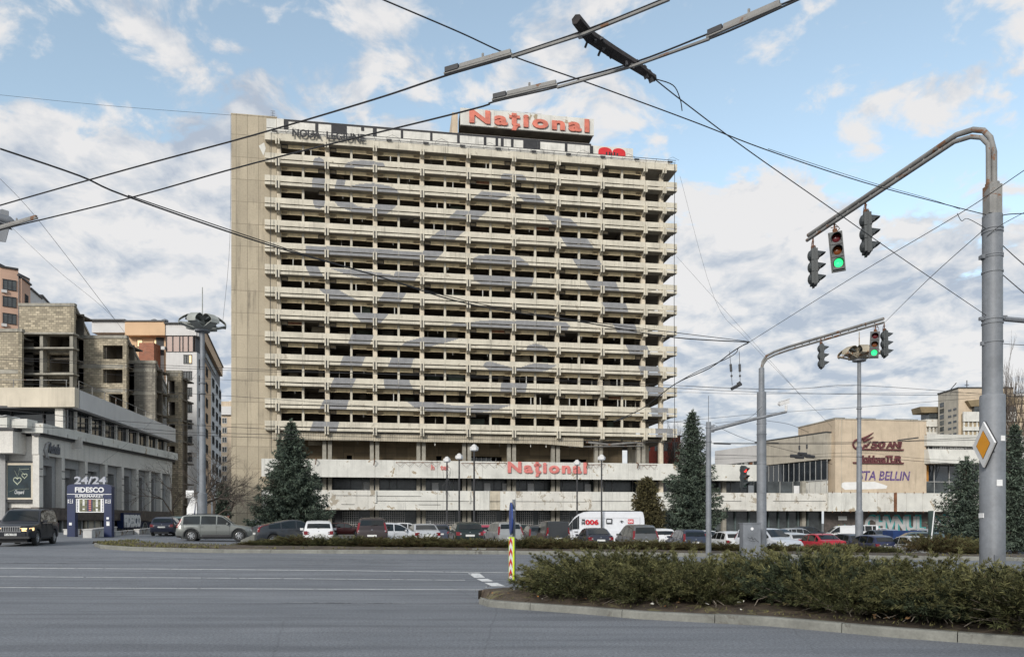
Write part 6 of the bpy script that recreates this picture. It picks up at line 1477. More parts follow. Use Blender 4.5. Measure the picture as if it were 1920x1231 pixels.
# ------------------------------------------------------------------ vehicles
def lerpl(pts, x):
    if x <= pts[0][0]: return pts[0][1]
    for (a, b), (c, d) in zip(pts[:-1], pts[1:]):
        if x <= c: return b + (d - b) * (x - a) / max(1e-6, c - a)
    return pts[-1][1]
def kinds(k):
    K = {}
    def mk(L, W, H, belt, top, ws, rw, side, wb=(.8, .82), wr=.31, tl='mid', sill=.22, tc=.30, pil=(), face=.62):
        return dict(L=L, W=W, H=H, belt=belt, top=top(L, H), ws=ws, rw=rw, side=side, wb=wb, wr=wr, tl=tl, sill=sill, tc=tc, pil=pil, face=face)
    if k == 'hatch':
        L, H = 4.05, 1.46
        return mk(L, 1.72, H, .90, lambda L, H: [(0, .5), (.04, .64), (.25, .74), (.85, .88), (1.0, .93), (1.72, H - .09), (2.05, H - .02), (2.7, H), (L - .72, H - .05), (L - .42, H - .14), (L - .10, .96), (L - .02, .84), (L, .7)], (1.03, 1.72), (L - .40, L - .12), (1.2, L - .42), pil=(2.15, 3.0), tl='mid')
    if k == 'sedan':
        L, H = 4.55, 1.45
        return mk(L, 1.77, H, .90, lambda L, H: [(0, .48), (.04, .6), (.3, .71), (1.1, .86), (1.25, .91), (2.05, H - .08), (2.4, H - .01), (2.95, H), (3.3, H - .06), (3.95, 1.03), (4.1, 1.02), (L - .08, .99), (L - .01, .88), (L, .7)], (1.28, 2.05), (3.36, 3.93), (1.45, 3.75), pil=(2.45, 3.35), tl='mid', wb=(.85, .98))
    if k == 'suv':
        L, H = 4.58, 1.70
        return mk(L, 1.82, H, 1.05, lambda L, H: [(0, .6), (.04, .78), (.25, .92), (1.05, 1.05), (1.18, 1.09), (1.85, H - .09), (2.15, H - .02), (2.9, H), (L - .6, H - .02), (L - .33, H - .10), (L - .12, 1.12), (L - .03, 1.0), (L, .8)], (1.2, 1.85), (L - .32, L - .14), (1.32, L - .38), wb=(.85, .9), wr=.36, tl='tall', sill=.3, pil=(2.2, 3.15))
    if k == 'wagon':
        L, H = 4.5, 1.52
        return mk(L, 1.76, H, .93, lambda L, H: [(0, .5), (.04, .64), (.3, .76), (1.0, .91), (1.15, .96), (1.9, H - .09), (2.25, H - .01), (3.0, H), (L - .55, H - .04), (L - .35, H - .12), (L - .10, .98), (L - .02, .86), (L, .7)], (1.17, 1.9), (L - .33, L - .12), (1.3, L - .4), pil=(2.3, 3.15, 3.75), tl='tall', wb=(.85, .95))
    if k == 'prius':
        L, H = 4.45, 1.49
        return mk(L, 1.73, H, .95, lambda L, H: [(0, .5), (.04, .64), (.3, .8), (.75, .93), (.9, .98), (1.9, H - .04), (2.2, H), (2.6, H - .02), (3.3, H - .16), (4.1, 1.16), (L - .1, 1.08), (L - .02, .95), (L, .75)], (.92, 1.88), (3.3, 4.1), (1.2, 3.85), pil=(2.2, 3.1), tl='tall', wb=(.85, .9))
    if k == 'minivan':
        L, H = 4.7, 1.75
        return mk(L, 1.85, H, 1.0, lambda L, H: [(0, .55), (.04, .72), (.3, .85), (.95, 1.02), (1.05, 1.07), (1.95, H - .1), (2.3, H - .01), (3.2, H), (L - .6, H - .05), (L - .3, H - .16), (L - .08, 1.05), (L - .01, .9), (L, .7)], (1.07, 1.95), (L - .3, L - .1), (1.3, L - .4), pil=(2.4, 3.4), tl='tall', wr=.33)
    if k == 'boxvan':
        L, H = 4.75, 1.92
        return mk(L, 1.9, H, 1.08, lambda L, H: [(0, .55), (.04, .75), (.25, .95), (.8, 1.12), (.9, 1.17), (1.6, H - .12), (1.95, H - .02), (2.6, H), (L - .3, H - .01), (L - .14, H - .08), (L - .04, 1.15), (L, .9)], (.92, 1.6), (L - .13, L - .05), (1.1, L - .35), pil=(1.95, 3.0, 3.9), tl='tall', wr=.34, tc=.16)
    if k == 'cargo':
        L, H = 4.2, 1.85
        return mk(L, 1.8, H, 1.05, lambda L, H: [(0, .55), (.04, .7), (.3, .85), (.9, 1.0), (1.0, 1.05), (1.7, H - .2), (2.0, H - .05), (2.6, H), (L - .1, H - .02), (L - .03, H - .1), (L, .8)], (1.02, 1.7), None, (1.1, 2.1), pil=(), tl='tall', tc=.12)
    if k == 'sprinter':
        L, H = 6.95, 2.72
        return mk(L, 2.0, H, 1.28, lambda L, H: [(0, .6), (.04, .85), (.2, 1.02), (.75, 1.22), (.85, 1.28), (1.55, 2.22), (1.9, 2.5), (2.3, 2.66), (2.8, H), (L - .25, H - .01), (L - .1, H - .07), (L - .02, 2.3), (L, 1.9)], (.88, 1.6), None, (1.05, 2.0), wb=(1.0, 1.35), wr=.35, tl='tall', sill=.35, tc=.08)
    if k == 'offroad':
        L, H = 4.75, 1.88
        return mk(L, 1.88, H, 1.15, lambda L, H: [(0, .75), (.03, .95), (.2, 1.04), (1.2, 1.13), (1.35, 1.18), (1.95, H - .12), (2.25, H - .03), (3.1, H), (L - .45, H - .02), (L - .22, H - .12), (L - .08, 1.2), (L - .01, 1.05), (L, .85)], (1.37, 1.95), (L - .2, L - .09), (1.5, L - .3), wb=(.88, 1.0), wr=.39, tl='mid', sill=.38, pil=(2.35, 3.3), tc=.24, face=.75)
CARM = {}
def paint(c, metal=.3):
    k = tuple(round(x, 3) for x in c)
    if k not in CARM:
        CARM[k] = mat('car_paint_%d' % len(CARM), c, .04, 1.5, rough=.38, metal=metal, coat=.35, fine=.03, bscale=4)
    return CARM[k]
def make_car(kind, color, label, cat='car', detail=2, lit=False, loc=(0, 0, 0), az=0, group=None, rack=False, metal=.3):
    D = kinds(kind); L, W, H = D['L'], D['W'], D['H']; hw = W / 2; wr = D['wr']
    name = {'sprinter': 'delivery_van', 'cargo': 'panel_van', 'boxvan': 'passenger_van', 'minivan': 'minivan'}.get(kind, 'parked_car')
    root = thing(name, label, cat, loc, -R(az), group); pm = paint(color, metal)
    xf, xr = D['wb'][0], L - D['wb'][1]
    def wid(x):
        f = min(1, max(0, x / .55)); r = min(1, max(0, (L - x) / .45)); return hw * (.80 + .20 * math.sin(f * math.pi / 2)) * (.90 + .10 * math.sin(r * math.pi / 2))
    ar = wr + .07
    def zside(x):
        for c in (xf, xr):
            if abs(x - c) < ar: return max(D['sill'], wr + math.sqrt(max(0, ar * ar - (x - c) ** 2)) * 1.0)
        e = .0
        if x < .5: e = .06 * (1 - x / .5)
        if x > L - .5: e = .08 * (1 - (L - x) / .5)
        return D['sill'] + e
    xs = set(p[0] for p in D['top']) | {.12, .4, L - .2, L - .06, L * .5}
    for c in (xf, xr):
        for i in range(9): xs.add(c - ar * math.cos(math.pi * i / 8))
    xs = sorted(x for x in xs if 0 <= x <= L); xs2 = [xs[0]]
    for x in xs[1:]:
        if x - xs2[-1] > .018: xs2.append(x)
    xs2[-1] = L
    def sect(x):
        t = lerpl(D['top'], x); w = wid(x); be = min(D['belt'], t - .05); zs = zside(x); tw = w * .955 - D['tc'] * max(0, t - be - .04) 
        zs = min(zs, be - .05); zm = (zs * .45 + be * .55)
        return t, w, be, zs, tw, zm
    mb = MB(); ring = []
    for x in xs2:
        t, w, be, zs, tw, zm = sect(x); y = L / 2 - x
        half = [(0, .2 if .3 < x < L - .3 else zs), (w * .70, .2 if .3 < x < L - .3 else zs), (w * .71, zs), (w * .975, zs), (w, zs + .03), (w * 1.0, zm), (w * .985, be - .03), (w * .955, be), (tw, t - .045), (tw - .05, t - .012), (tw - .16, t + .004), (0, t + .018)]
        ring.append([(a, y, z) for a, z in half] + [(-a, y, z) for a, z in half[::-1][1:-1]])
    n = len(ring[0]); vs = [p for r_ in ring for p in r_]; fs = []
    for i in range(len(ring) - 1):
        for k in range(n): fs.append((i * n + k, (i + 1) * n + k, (i + 1) * n + (k + 1) % n, i * n + (k + 1) % n))
    fs.append(tuple(range(n))); fs.append(tuple((len(ring) - 1) * n + k for k in range(n))[::-1])
    mb.add(vs, fs); mb.build('body', pm, root, smooth=True)
    # dark sills and bumper undersides
    mb = MB(); mb.box(-hw * .93, hw * .93, L / 2 - xr + ar + .03, L / 2 - xf - ar - .03, D['sill'] - .06, D['sill'] + .02); mb.box(-hw * .66, hw * .66, -L / 2 + .25, L / 2 - .25, .16, .5); mb.build('underbody', M_plast, root)
    # glass: side windows
    def sidept(x, f, s):
        t, w, be, zs, tw, zm = sect(x); a = w * .955; b = tw; z0_, z1_ = be, t - .045
        return (s * ((a + (b - a) * f) + .008), L / 2 - x, z0_ + (z1_ - z0_) * f + .002)
    s0, s1 = D['side']; cuts_ = [s0] + list(D['pil']) + [s1]
    for s in (-1, 1):
        for a, b in zip(cuts_[:-1], cuts_[1:]):
            a += .035; b -= .035; m = MB(); st = 6; q = []
            for i in range(st + 1):
                x = a + (b - a) * i / st; q += [sidept(x, .06, s), sidept(x, .93, s)]
            m.add(q, [(2 * i, 2 * i + 2, 2 * i + 3, 2 * i + 1) for i in range(st)]); m.build('side_window', M_cglass, root, smooth=True)
    def toppane(a, b, name, ins=.10):
        m = MB(); st = 4; q = []
        for i in range(st + 1):
            x = a + (b - a) * i / st; t, w, be, zs, tw, zm = sect(x)
            for f in (-1, -.5, 0, .5, 1): q.append((f * (tw - ins), L / 2 - x, t + .012 + .012 * (1 - abs(f))))
        # push out along the slope
        m.add([(x_, y_ + (.006 if name == 'windscreen' else -.006), z_ + .004) for x_, y_, z_ in q], [(5 * i + k, 5 * i + k + 1, 5 * i + k + 6, 5 * i + k + 5) for i in range(st) for k in range(4)]); return m.build(name, M_cglass, root, smooth=True)
    toppane(D['ws'][0] + .03, D['ws'][1] - .03, 'windscreen')
    if D['rw']: toppane(D['rw'][0] + .02, D['rw'][1] - .03, 'rear_window', .12)
    # wheels
    wm = MB(); tw_ = .105
    prof = [(wr * .62, -tw_ * .9), (wr * .92, -tw_), (wr, -tw_ * .7), (wr, tw_ * .7), (wr * .92, tw_), (wr * .62, tw_ * .9)]
    key = ('wheel', wr)
    if key not in CARM:
        m = MB(); nn = 22; vs = []
        for r_, x in prof:
            for k in range(nn): a = 2 * math.pi * k / nn; vs.append((x, r_ * math.cos(a), r_ * math.sin(a)))
        m.add(vs, [(i * nn + k, i * nn + (k + 1) % nn, (i + 1) * nn + (k + 1) % nn, (i + 1) * nn + k) for i in range(len(prof) - 1) for k in range(nn)])
        m2_ = MB(); vs = [];
        for sx in (-1, 1):
            for r_, x in ((wr * .64, .08), (wr * .57, .09), (wr * .54, .06)):
                for k in range(nn): a = 2 * math.pi * k / nn; vs.append((sx * x, r_ * math.cos(a), r_ * math.sin(a)))
        m2_.add(vs, [(j * 3 * nn + i * nn + k, j * 3 * nn + i * nn + (k + 1) % nn, j * 3 * nn + (i + 1) * nn + (k + 1) % nn, j * 3 * nn + (i + 1) * nn + k) for j in range(2) for i in range(2) for k in range(nn)])
        for sx in (-1, 1):
            for k in range(7):
                a = 2 * math.pi * k / 7; c, s_ = math.cos(a), math.sin(a); r1, r2, w1, w2 = wr * .05, wr * .58, wr * .09, wr * .06
                pts = [(sx * .085, r1 * c - w1 * s_, r1 * s_ + w1 * c), (sx * .085, r2 * c - w2 * s_, r2 * s_ + w2 * c), (sx * .085, r2 * c + w2 * s_, r2 * s_ - w2 * c), (sx * .085, r1 * c + w1 * s_, r1 * s_ - w1 * c)]
                m2_.prism(pts, (-sx * .03, 0, 0))
            m2_.prism([(sx * .09, wr * .16 * math.cos(2 * math.pi * k / 10), wr * .16 * math.sin(2 * math.pi * k / 10)) for k in range(10)], (-sx * .03, 0, 0))
        m3_ = MB(); m3_.prism([(.045, wr * .6 * math.cos(2 * math.pi * k / 16), wr * .6 * math.sin(2 * math.pi * k / 16)) for k in range(16)], (-.09, 0, 0))
        CARM[key] = (m.mesh('tyre', M_tyre, True), m2_.mesh('rim', M_rim, False), m3_.mesh('brake_disc', M_plast))
    tm, rm, dm = CARM[key]
    for cx_ in (xf, xr):
        for s in (-1, 1):
            wroot = bpy.data.objects.new('wheel', tm); COL.objects.link(wroot); wroot.parent = root; wroot.location = (s * (hw - .115), L / 2 - cx_, wr)
            if detail:
                for nm, me in (('rim', rm), ('brake_disc', dm)):
                    o = bpy.data.objects.new(nm, me); COL.objects.link(o); o.parent = wroot
    # rear surface and lights
    def rear(z):
        for i in range(60):
            x = L - .9 * i / 60
            if lerpl(D['top'], x) >= z: return x
        return L
    def front(z):
        for i in range(60):
            x = 1.2 * i / 60
            if lerpl(D['top'], x) >= z: return x
        return 0
    if D['tl'] == 'tall': z0_, z1_ = D['belt'] - .18, min(H - .28, D['belt'] + .36)
    else: z0_, z1_ = D['belt'] - .22, D['belt'] - .02
    for s in (-1, 1):
        m = MB(); st = 5; q = []
        for i in range(st + 1):
            z = z0_ + (z1_ - z0_) * i / st; x = rear(z); t, w, be, zs, tw, zm = sect(max(.1, x - .06))
            ww = w if z < be else w * .955 + (tw - w * .955) * min(1, (z - be) / max(.05, t - be))
            inn = (.11 if D['tl'] == 'tall' else .28)
            q += [(s * (ww + .004 - inn), L / 2 - x - .012, z), (s * (ww - .03), L / 2 - x - .012, z), (s * (ww + .006), L / 2 - x + .03, z), (s * (ww + .010), L / 2 - x + (.10 if D['tl'] == 'tall' else .2), z)]
        m.add(q, [(4 * i + k, 4 * i + k + 1, 4 * i + k + 5, 4 * i + k + 4) for i in range(st) for k in range(3)])
        tlo = m.build('tail_light', M_tail, root, smooth=True)
        if detail > 1:
            m = MB(); x = rear(z0_ + .1); t, w, be, zs, tw, zm = sect(x - .06)
            if D['tl'] == 'tall': m.box(s * (w - .135), s * (w - .05), L / 2 - x - .02, L / 2 - x, z0_ + .03, z0_ + .1)
            else: m.box(s * (w - .30), s * (w - .20), L / 2 - x - .02, L / 2 - x, z0_ + .05, z0_ + .13)
            m.build('reversing_lamp', M_head, tlo)
    fz = D['face']
    for s in (-1, 1):
        m = MB(); q = []; st = 3
        za, zb_ = fz - .02, fz + .13
        for i in range(st + 1):
            z = za + (zb_ - za) * i / st; x = front(z) + .02; 
            w0, w1 = wid(x), wid(x + .3)
            q += [(s * w0 * .52, L / 2 - x + .04, z), (s * (w0 - .1), L / 2 - x + .03, z), (s * (w0 + .008), L / 2 - x - .03, z), (s * (w1 + .008), L / 2 - x - .30, z + .03)]
        m.add(q, [(4 * i + k, 4 * i + k + 1, 4 * i + k + 5, 4 * i + k + 4) for i in range(st) for k in range(3)])
        m.build('headlight', M_headon if lit else M_head, root, smooth=True)
    # bumpers, plates, mirrors, handles
    m = MB(); bz = D['sill'] + .10
    m.prism([(-hw * .86, -L / 2 + .12, bz), (-hw * .83, -L / 2 - .03, bz), (hw * .83, -L / 2 - .03, bz), (hw * .86, -L / 2 + .12, bz)], (0, 0, .24)); m.build('rear_bumper', pm if kind not in ('cargo', 'offroad') else M_plast, root)
    m = MB(); m.box(-hw * .6, hw * .6, -L / 2 - .02, -L / 2 + .2, D['sill'] - .06, bz - .002); m.build('bumper_insert', M_plast, root)
    m = MB(); m.prism([(-hw * .76, L / 2 - .15, bz), (-hw * .68, L / 2 + .03, bz), (hw * .68, L / 2 + .03, bz), (hw * .76, L / 2 - .15, bz)], (0, 0, .2)); m.build('front_bumper', pm, root)
    m = MB(); m.box(-hw * .5, hw * .5, L / 2 - .1, L / 2 + .022, fz - .03, fz + .10); m.build('grille', M_plast, root)
    m = MB(); m.box(-.26, .26, -L / 2 - .034, -L / 2 - .0, .62 if kind != 'offroad' else .6, .73); m.build('number_plate', M_plate, root)
    m = MB(); m.box(-.26, .26, L / 2 + .03, L / 2 + .045, bz + .03, bz + .14); m.build('number_plate', M_plate, root)
    if detail:
        for s in (-1, 1):
            x = D['side'][0] + .22; t, w, be, *_ = sect(x); m = MB(); m.obox((s * (w + .09), L / 2 - x, be + .07), (.09, 0, 0), (0, .05, 0), (0, 0, .065)); m.box(s * (w - .05), s * (w + .04), L / 2 - x - .02, L / 2 - x + .02, be + .0, be + .05); m.build('mirror', pm if detail > 1 else M_plast, root)
            for c in D['pil'][:2]:
                m = MB(); m.box(s * (hw * .99), s * (hw + .022), L / 2 - c - .02, L / 2 - c + .17, D['belt'] - .13, D['belt'] - .09); m.build('door_handle', pm, root)
            # door seams
            m = MB()
            for c in [D['side'][0] + .1] + list(D['pil'][:2]):
                m.box(s * (hw * .9), s * (hw + .003), L / 2 - c - .006, L / 2 - c + .006, D['sill'] + .06, D['belt'] - .02)
            m.build('door_seam', M_plast, root)
        if D['rw']:
            m = MB(); x = (D['rw'][0] + D['rw'][1]) / 2; t = lerpl(D['top'], D['rw'][1] - .03)
            if kind != 'sedan': m.obox((.12, -L / 2 + (L - D['rw'][1]) - .0, t + .05), (.2, 0, .03), (0, .012, 0), (0, 0, .012)); m.build('rear_wiper', M_plast, root)
            m = MB(); m.lathe([(.045, 0), (.035, .01), (0, .012)], (0, 0, 0), 10); m.build('badge', M_chrome, root, loc=(0, -L / 2 - .002 + (L - rear(D['belt'] - .06)), D['belt'] - .06), rot=(R(90), 0, 0))
    if rack or kind in ('suv', 'offroad'):
        for s in (-1, 1):
            m = MB(); m.tube([(s * hw * .66, L / 2 - 2.3, H - .01), (s * hw * .66, L / 2 - 2.4, H + .05), (s * hw * .66, -L / 2 + .75, H + .045), (s * hw * .66, -L / 2 + .6, H - .03)], .018, 5); m.build('roof_rail', M_plast, root)
    return root
GR, GP = 'cars queued or parked beyond the far median', None
def car(px, s, kind, color, az, label, dz=0, **k):
    X, Y = (px - CX) / s, FPX / s
    return make_car(kind, color, label, loc=(X, Y, gz(X, Y) + dz), az=az, group=k.pop('group', GR), **k)
WHITE, SILV, GREY, DGREY, NAVY, BLACK, REDC, GREEN = (.66, .66, .66), (.46, .47, .48), (.20, .21, .20), (.035, .038, .042), (.010, .014, .032), (.010, .012, .014), (.42, .012, .03), (.008, .018, .017)
o = car(50, 36, 'offroad', (.006, .008, .014), 163, 'dark off-road car with amber lit headlights driving at the far left', lit=True, group=None, metal=.2)
o.name = 'offroad_car'
mb = MB(); D = kinds('offroad')
for i in range(9): x = -.38 + i * .095; mb.box(x - .018, x + .018, D['L'] / 2 + .02, D['L'] / 2 + .05, .73, .93)
mb.box(-.45, .45, D['L'] / 2 + .0, D['L'] / 2 + .045, .93, .97); mb.box(-.45, .45, D['L'] / 2 + .0, D['L'] / 2 + .045, .69, .725); mb.build('grille_bars', M_chrome, o)
mb = MB(); mb.box(-.8, .8, D['L'] / 2 - .2, D['L'] / 2 + .035, .36, .47); mb.build('bumper_guard', M_plast, o)
text('K AJ 102', .11, M_black, o, (.24, D['L'] / 2 + .048, .54), rot=(R(90), 0, R(180)), ext=.001, width=-.46 if False else .46, name='plate_characters')
o = car(407, 29.2, 'suv', (.19, .20, .19), 77, 'silver grey compact SUV seen side on, nose to the right', metal=.55)
mb = MB()
for s in (-1, 1):
    for c in (.85, 4.58 - .9):
        pts = [(s * .915, 2.29 - c + .47 * math.cos(R(a)), .36 + .47 * math.sin(R(a))) for a in range(-10, 191, 20)]; mb.tube(pts, .035, 5)
    mb.box(s * .905, s * .925, -.75, .95, .30, .42)
mb.build('wheel_arch_trim', M_plast, o)
car(313, 24, 'hatch', NAVY, -14, 'dark navy hatchback seen from behind at the left by the white walls')
car(338, 22.5, 'wagon', (.10, .15, .15), -10, 'teal grey car half hidden between the navy hatchback and the grey SUV')
car(481, 14.5, 'suv', SILV, 165, 'small far silver SUV at the foot of the hotel end wall', detail=1)
car(484, 18.5, 'hatch', (.20, .23, .30), -60, 'bluish silver hatchback between the grey SUV and the charcoal liftback', detail=1)
car(548, 31, 'prius', (.028, .033, .04), 58, 'charcoal liftback sloping down to the left beside the white hatchback', metal=.2)
car(597, 32, 'hatch', WHITE, -15, 'white hatchback seen straight from behind, next to the charcoal liftback', metal=.05)
car(697, 31.4, 'suv', (.035, .025, .025), -11, 'dark brown SUV seen from behind with tall red tail lights')
car(738, 29, 'hatch', (.55, .56, .58), 70, 'pale grey hatchback side on behind the dark brown SUV', metal=.1)
car(792, 28, 'sedan', SILV, -16, 'silver car seen from behind, low rear window, right of the brown SUV', metal=.5)
car(765, 18.5, 'wagon', WHITE, 80, 'white estate car farther back behind the silver car', detail=1)
car(872, 31, 'hatch', GREEN, -12, 'very dark green hatchback seen from behind in the middle of the row', dz=.12)
car(838, 13, 'hatch', DGREY, 75, 'small dark car far back under the lantern posts', detail=1)
car(912, 24, 'hatch', (.45, .03, .09), -5, 'red hatchback peeping out behind the dark green one')
car(907, 11.5, 'suv', WHITE, -4, 'tiny white car far back before the hotel grilles', detail=1)
car(942, 28, 'suv', (.33, .335, .33), -15, 'silver SUV seen from behind, just left of the sign post', metal=.5)
car(987, 14, 'hatch', (.03, .05, .04), 80, 'small dark green car behind the sign post', detail=1)
car(1020, 13, 'hatch', (.12, .15, .16), 90, 'small grey green car far back left of the white van', detail=1)
car(1035, 26.5, 'cargo', DGREY, -9, 'dark grey small van seen from behind, left of the long white van', cat='van')
o = car(1122, 24, 'sprinter', (.60, .61, .64), -86, 'long white high roofed van with red 006 lettering', cat='van', metal=.0, group=None)
Lw = kinds('sprinter')['L']; sd_rot = (R(90), 0, R(-90)); xo = -1.006
def vtext(body, size, m, yl, z, w, nm='side_lettering'): return text(body, size, m, o, (xo, yl, z), rot=sd_rot, ext=.002, off=.02, width=w, name=nm)
# local +y is the nose; the left flank is at -x, and reads from the nose backwards
vtext('006', .50, mat('van_red_print', (.5, .01, .02), .05, 3), 1.05, 1.72, 1.02)
vtext('14', .33, M_black, 1.33, 1.72, .25); vtext('TAXI', .12, M_black, 1.33, 2.02, .25)
mb = MB(); y0 = -.55
mb.box(xo, xo - .003, y0 - .46, y0, 1.76, 2.16, 0); mb.box(xo - .004, xo - .006, y0 - .38, y0 - .07, 1.86, 2.08, 1); mb.build('screen_icon', [M_black, paint((.60, .61, .64), .0)], o)
mb = MB(); mb.poly([(xo - .002, -1.55, 1.92), (xo - .002, -1.72, 2.04), (xo - .002, -1.92, 1.92), (xo - .002, -1.72, 1.95)]); mb.box(xo, xo - .003, -1.78, -1.68, 1.84, 1.9); mb.build('car_icon', M_black, o)
mb = MB(); mb.box(xo, xo - .003, -2.62, -2.2, 1.78, 2.12, 0); mb.build('red_icon', MATS['van_red_print'], o)
text('D5', .26, M_signw, o, (xo - .004, -2.25, 1.85), rot=sd_rot, ext=.001, off=.01, width=.32, name='icon_lettering')
mb = MB()
for (y, z0_, z1_) in ((2.05, .6, 2.3), (1.62, .5, 2.45), (-.62 + .35, .5, 2.5), (-3.1, .6, 2.3)): mb.box(xo + .004, xo - .001, y - .008, y + .008, z0_, z1_)
mb.box(xo + .004, xo - .001, -3.0, 1.5, 2.22, 2.235); mb.box(xo + .004, xo - .002, -3.2, 1.9, .82, .835); mb.build('panel_seam', M_frame, o)
mb = MB(); mb.obox((xo - .01, 1.75, 1.15), (.02, 0, 0), (0, .13, 0), (0, 0, .03)); mb.build('door_handle', M_plast, o)
mb = MB(); mb.box(xo - .2, xo - .02, 2.15, 2.3, 1.3, 1.65); mb.build('mirror', M_plast, o)
car(1112, 28, 'sedan', (.022, .025, .04), -7, 'dark saloon before the white van with sky reflected in its rear window')
car(1192, 28, 'minivan', (.10, .10, .10), -7, 'grey compact people carrier seen from behind below the white van')
car(1232, 25, 'wagon', WHITE, -5, 'white car mostly hidden between the grey people carrier and the navy estate', metal=.05)
car(1285, 27.5, 'wagon', (.03, .04, .065), -5, 'navy estate with tall red lights left of the slim camera mast')
car(1362, 27, 'hatch', (.55, .56, .56), -6, 'white hatchback between the camera mast and the cabinet', metal=.05)
car(1440, 29, 'suv', (.52, .54, .57), 155, 'white car facing the viewer, behind the thick far mast', metal=.1)
car(1532, 26.5, 'sedan', REDC, -9, 'red saloon with dusty tail and roof bars', rack=True, metal=.15)
car(1628, 27, 'hatch', (.022, .028, .07), -10, 'navy three door hatchback right of the red saloon')
car(1702, 28, 'sedan', (.40, .40, .39), -7, 'silver grey saloon at the end of the row beside the dark shrub', metal=.4)
car(1712, 23.5, 'minivan', (.05, .085, .095), -75, 'teal people carrier crosswise behind the silver saloon')
car(1737, 21, 'hatch', (.05, .06, .09), -6, 'dark car with red lights behind the narrow green board', detail=1)
car(1798, 20.5, 'boxvan', (.035, .022, .027), -8, 'dark plum passenger van left of the big mast', cat='van')
car(1840, 21, 'hatch', BLACK, 80, 'black car mostly hidden behind the big mast', detail=1)
car(1893, 19, 'sedan', (.22, .23, .24), 82, 'grey saloon side on just right of the big mast', detail=1)
car(1916, 17.5, 'sedan', (.5, .5, .5), 80, 'white saloon at the right edge, behind the grey one', detail=1, metal=.1)
car(1936, 21, 'hatch', (.02, .03, .14), 85, 'blue car cut off by the right edge', detail=1)
car(1453, 18.5, 'sedan', (.03, .06, .10), -20, 'dark blue car with reflective rear window beyond the hedge', detail=1)
car(1497, 18, 'wagon', (.40, .41, .42), 70, 'silver estate beyond the low hedge', detail=1, metal=.3)
car(1518, 14.5, 'suv', (.02, .03, .04), 80, 'dark off-road car parked far back before the office glazing', detail=1)
car(1572, 17, 'cargo', (.6, .6, .6), -80, 'white panel van parked beyond the right end of the hedge', cat='van', metal=0, detail=1)
car(1608, 14.5, 'boxvan', (.6, .6, .61), -82, 'taller white van behind the right petal mast', cat='van', metal=0, detail=1)
car(1640, 18, 'sedan', (.06, .07, .09), -6, 'dark car far back left of the blue trailer', detail=1)
car(1660, 16, 'hatch', (.2, .24, .34), -6, 'pale blue car far back left of the blue trailer', detail=1)
car(1657, 13.5, 'hatch', (.6, .6, .6), 80, 'small white car behind the pale blue car', detail=1, metal=0)
car(1735, 14.5, 'hatch', (.35, .37, .38), 80, 'small silver car right of the blue trailer', detail=1)
for px_, s_, kd, cc_, az_, lb in ((655 - 6, 17, 'hatch', (.10, .02, .02), 84, 'small dark red car behind the rubble walls left of centre'), (1003, 24, 'wagon', (.05, .055, .06), -8, 'dark estate between the sign post and the small van'),
        (820, 24, 'hatch', (.06, .07, .10), -12, 'slate blue hatchback right of the low silver car'), (1330, 22, 'sedan', (.5, .5, .5), 82, 'pale car behind the camera mast under the spruce'), (1475, 24, 'hatch', (.5, .51, .52), -12, 'pale car between the thick far mast and the red saloon'),
        (1583, 22.5, 'hatch', (.04, .045, .06), -12, 'dark car just behind the tail of the red saloon'), (1760, 17, 'wagon', (.3, .31, .33), 80, 'grey estate far back right of the narrow green board'), (958, 20, 'hatch', (.03, .03, .035), 82, 'black car far back hidden by the sign post')):
    car(px_, s_, kd, cc_, az_, lb, detail=1)
# blue trailer box
X, Y = (1694 - CX) / 20, 70.0; o = thing('trailer', 'blue tarpaulin covered trailer among the far parked cars', 'trailer', (X, Y, gz(X, Y)), R(2))
mb = MB(); mb.box(-1.5, 1.5, -.9, .9, .55, 1.65); mb.build('tarpaulin', mat('blue_tarp', (.01, .035, .13), .15, 1.5, rough=.6), o)
mb = MB(); mb.box(-1.55, 1.55, -.95, .95, .45, .54); mb.tube([(1.5, 0, .5), (2.6, 0, .5)], .04, 6); mb.build('chassis', M_galv, o)
for s in (-1, 1):
    w_ = bpy.data.objects.new('wheel', CARM[('wheel', .31)][0]); COL.objects.link(w_); w_.parent = o; w_.location = (0, s * 1.0, .3); w_.rotation_euler = (0, 0, R(90))

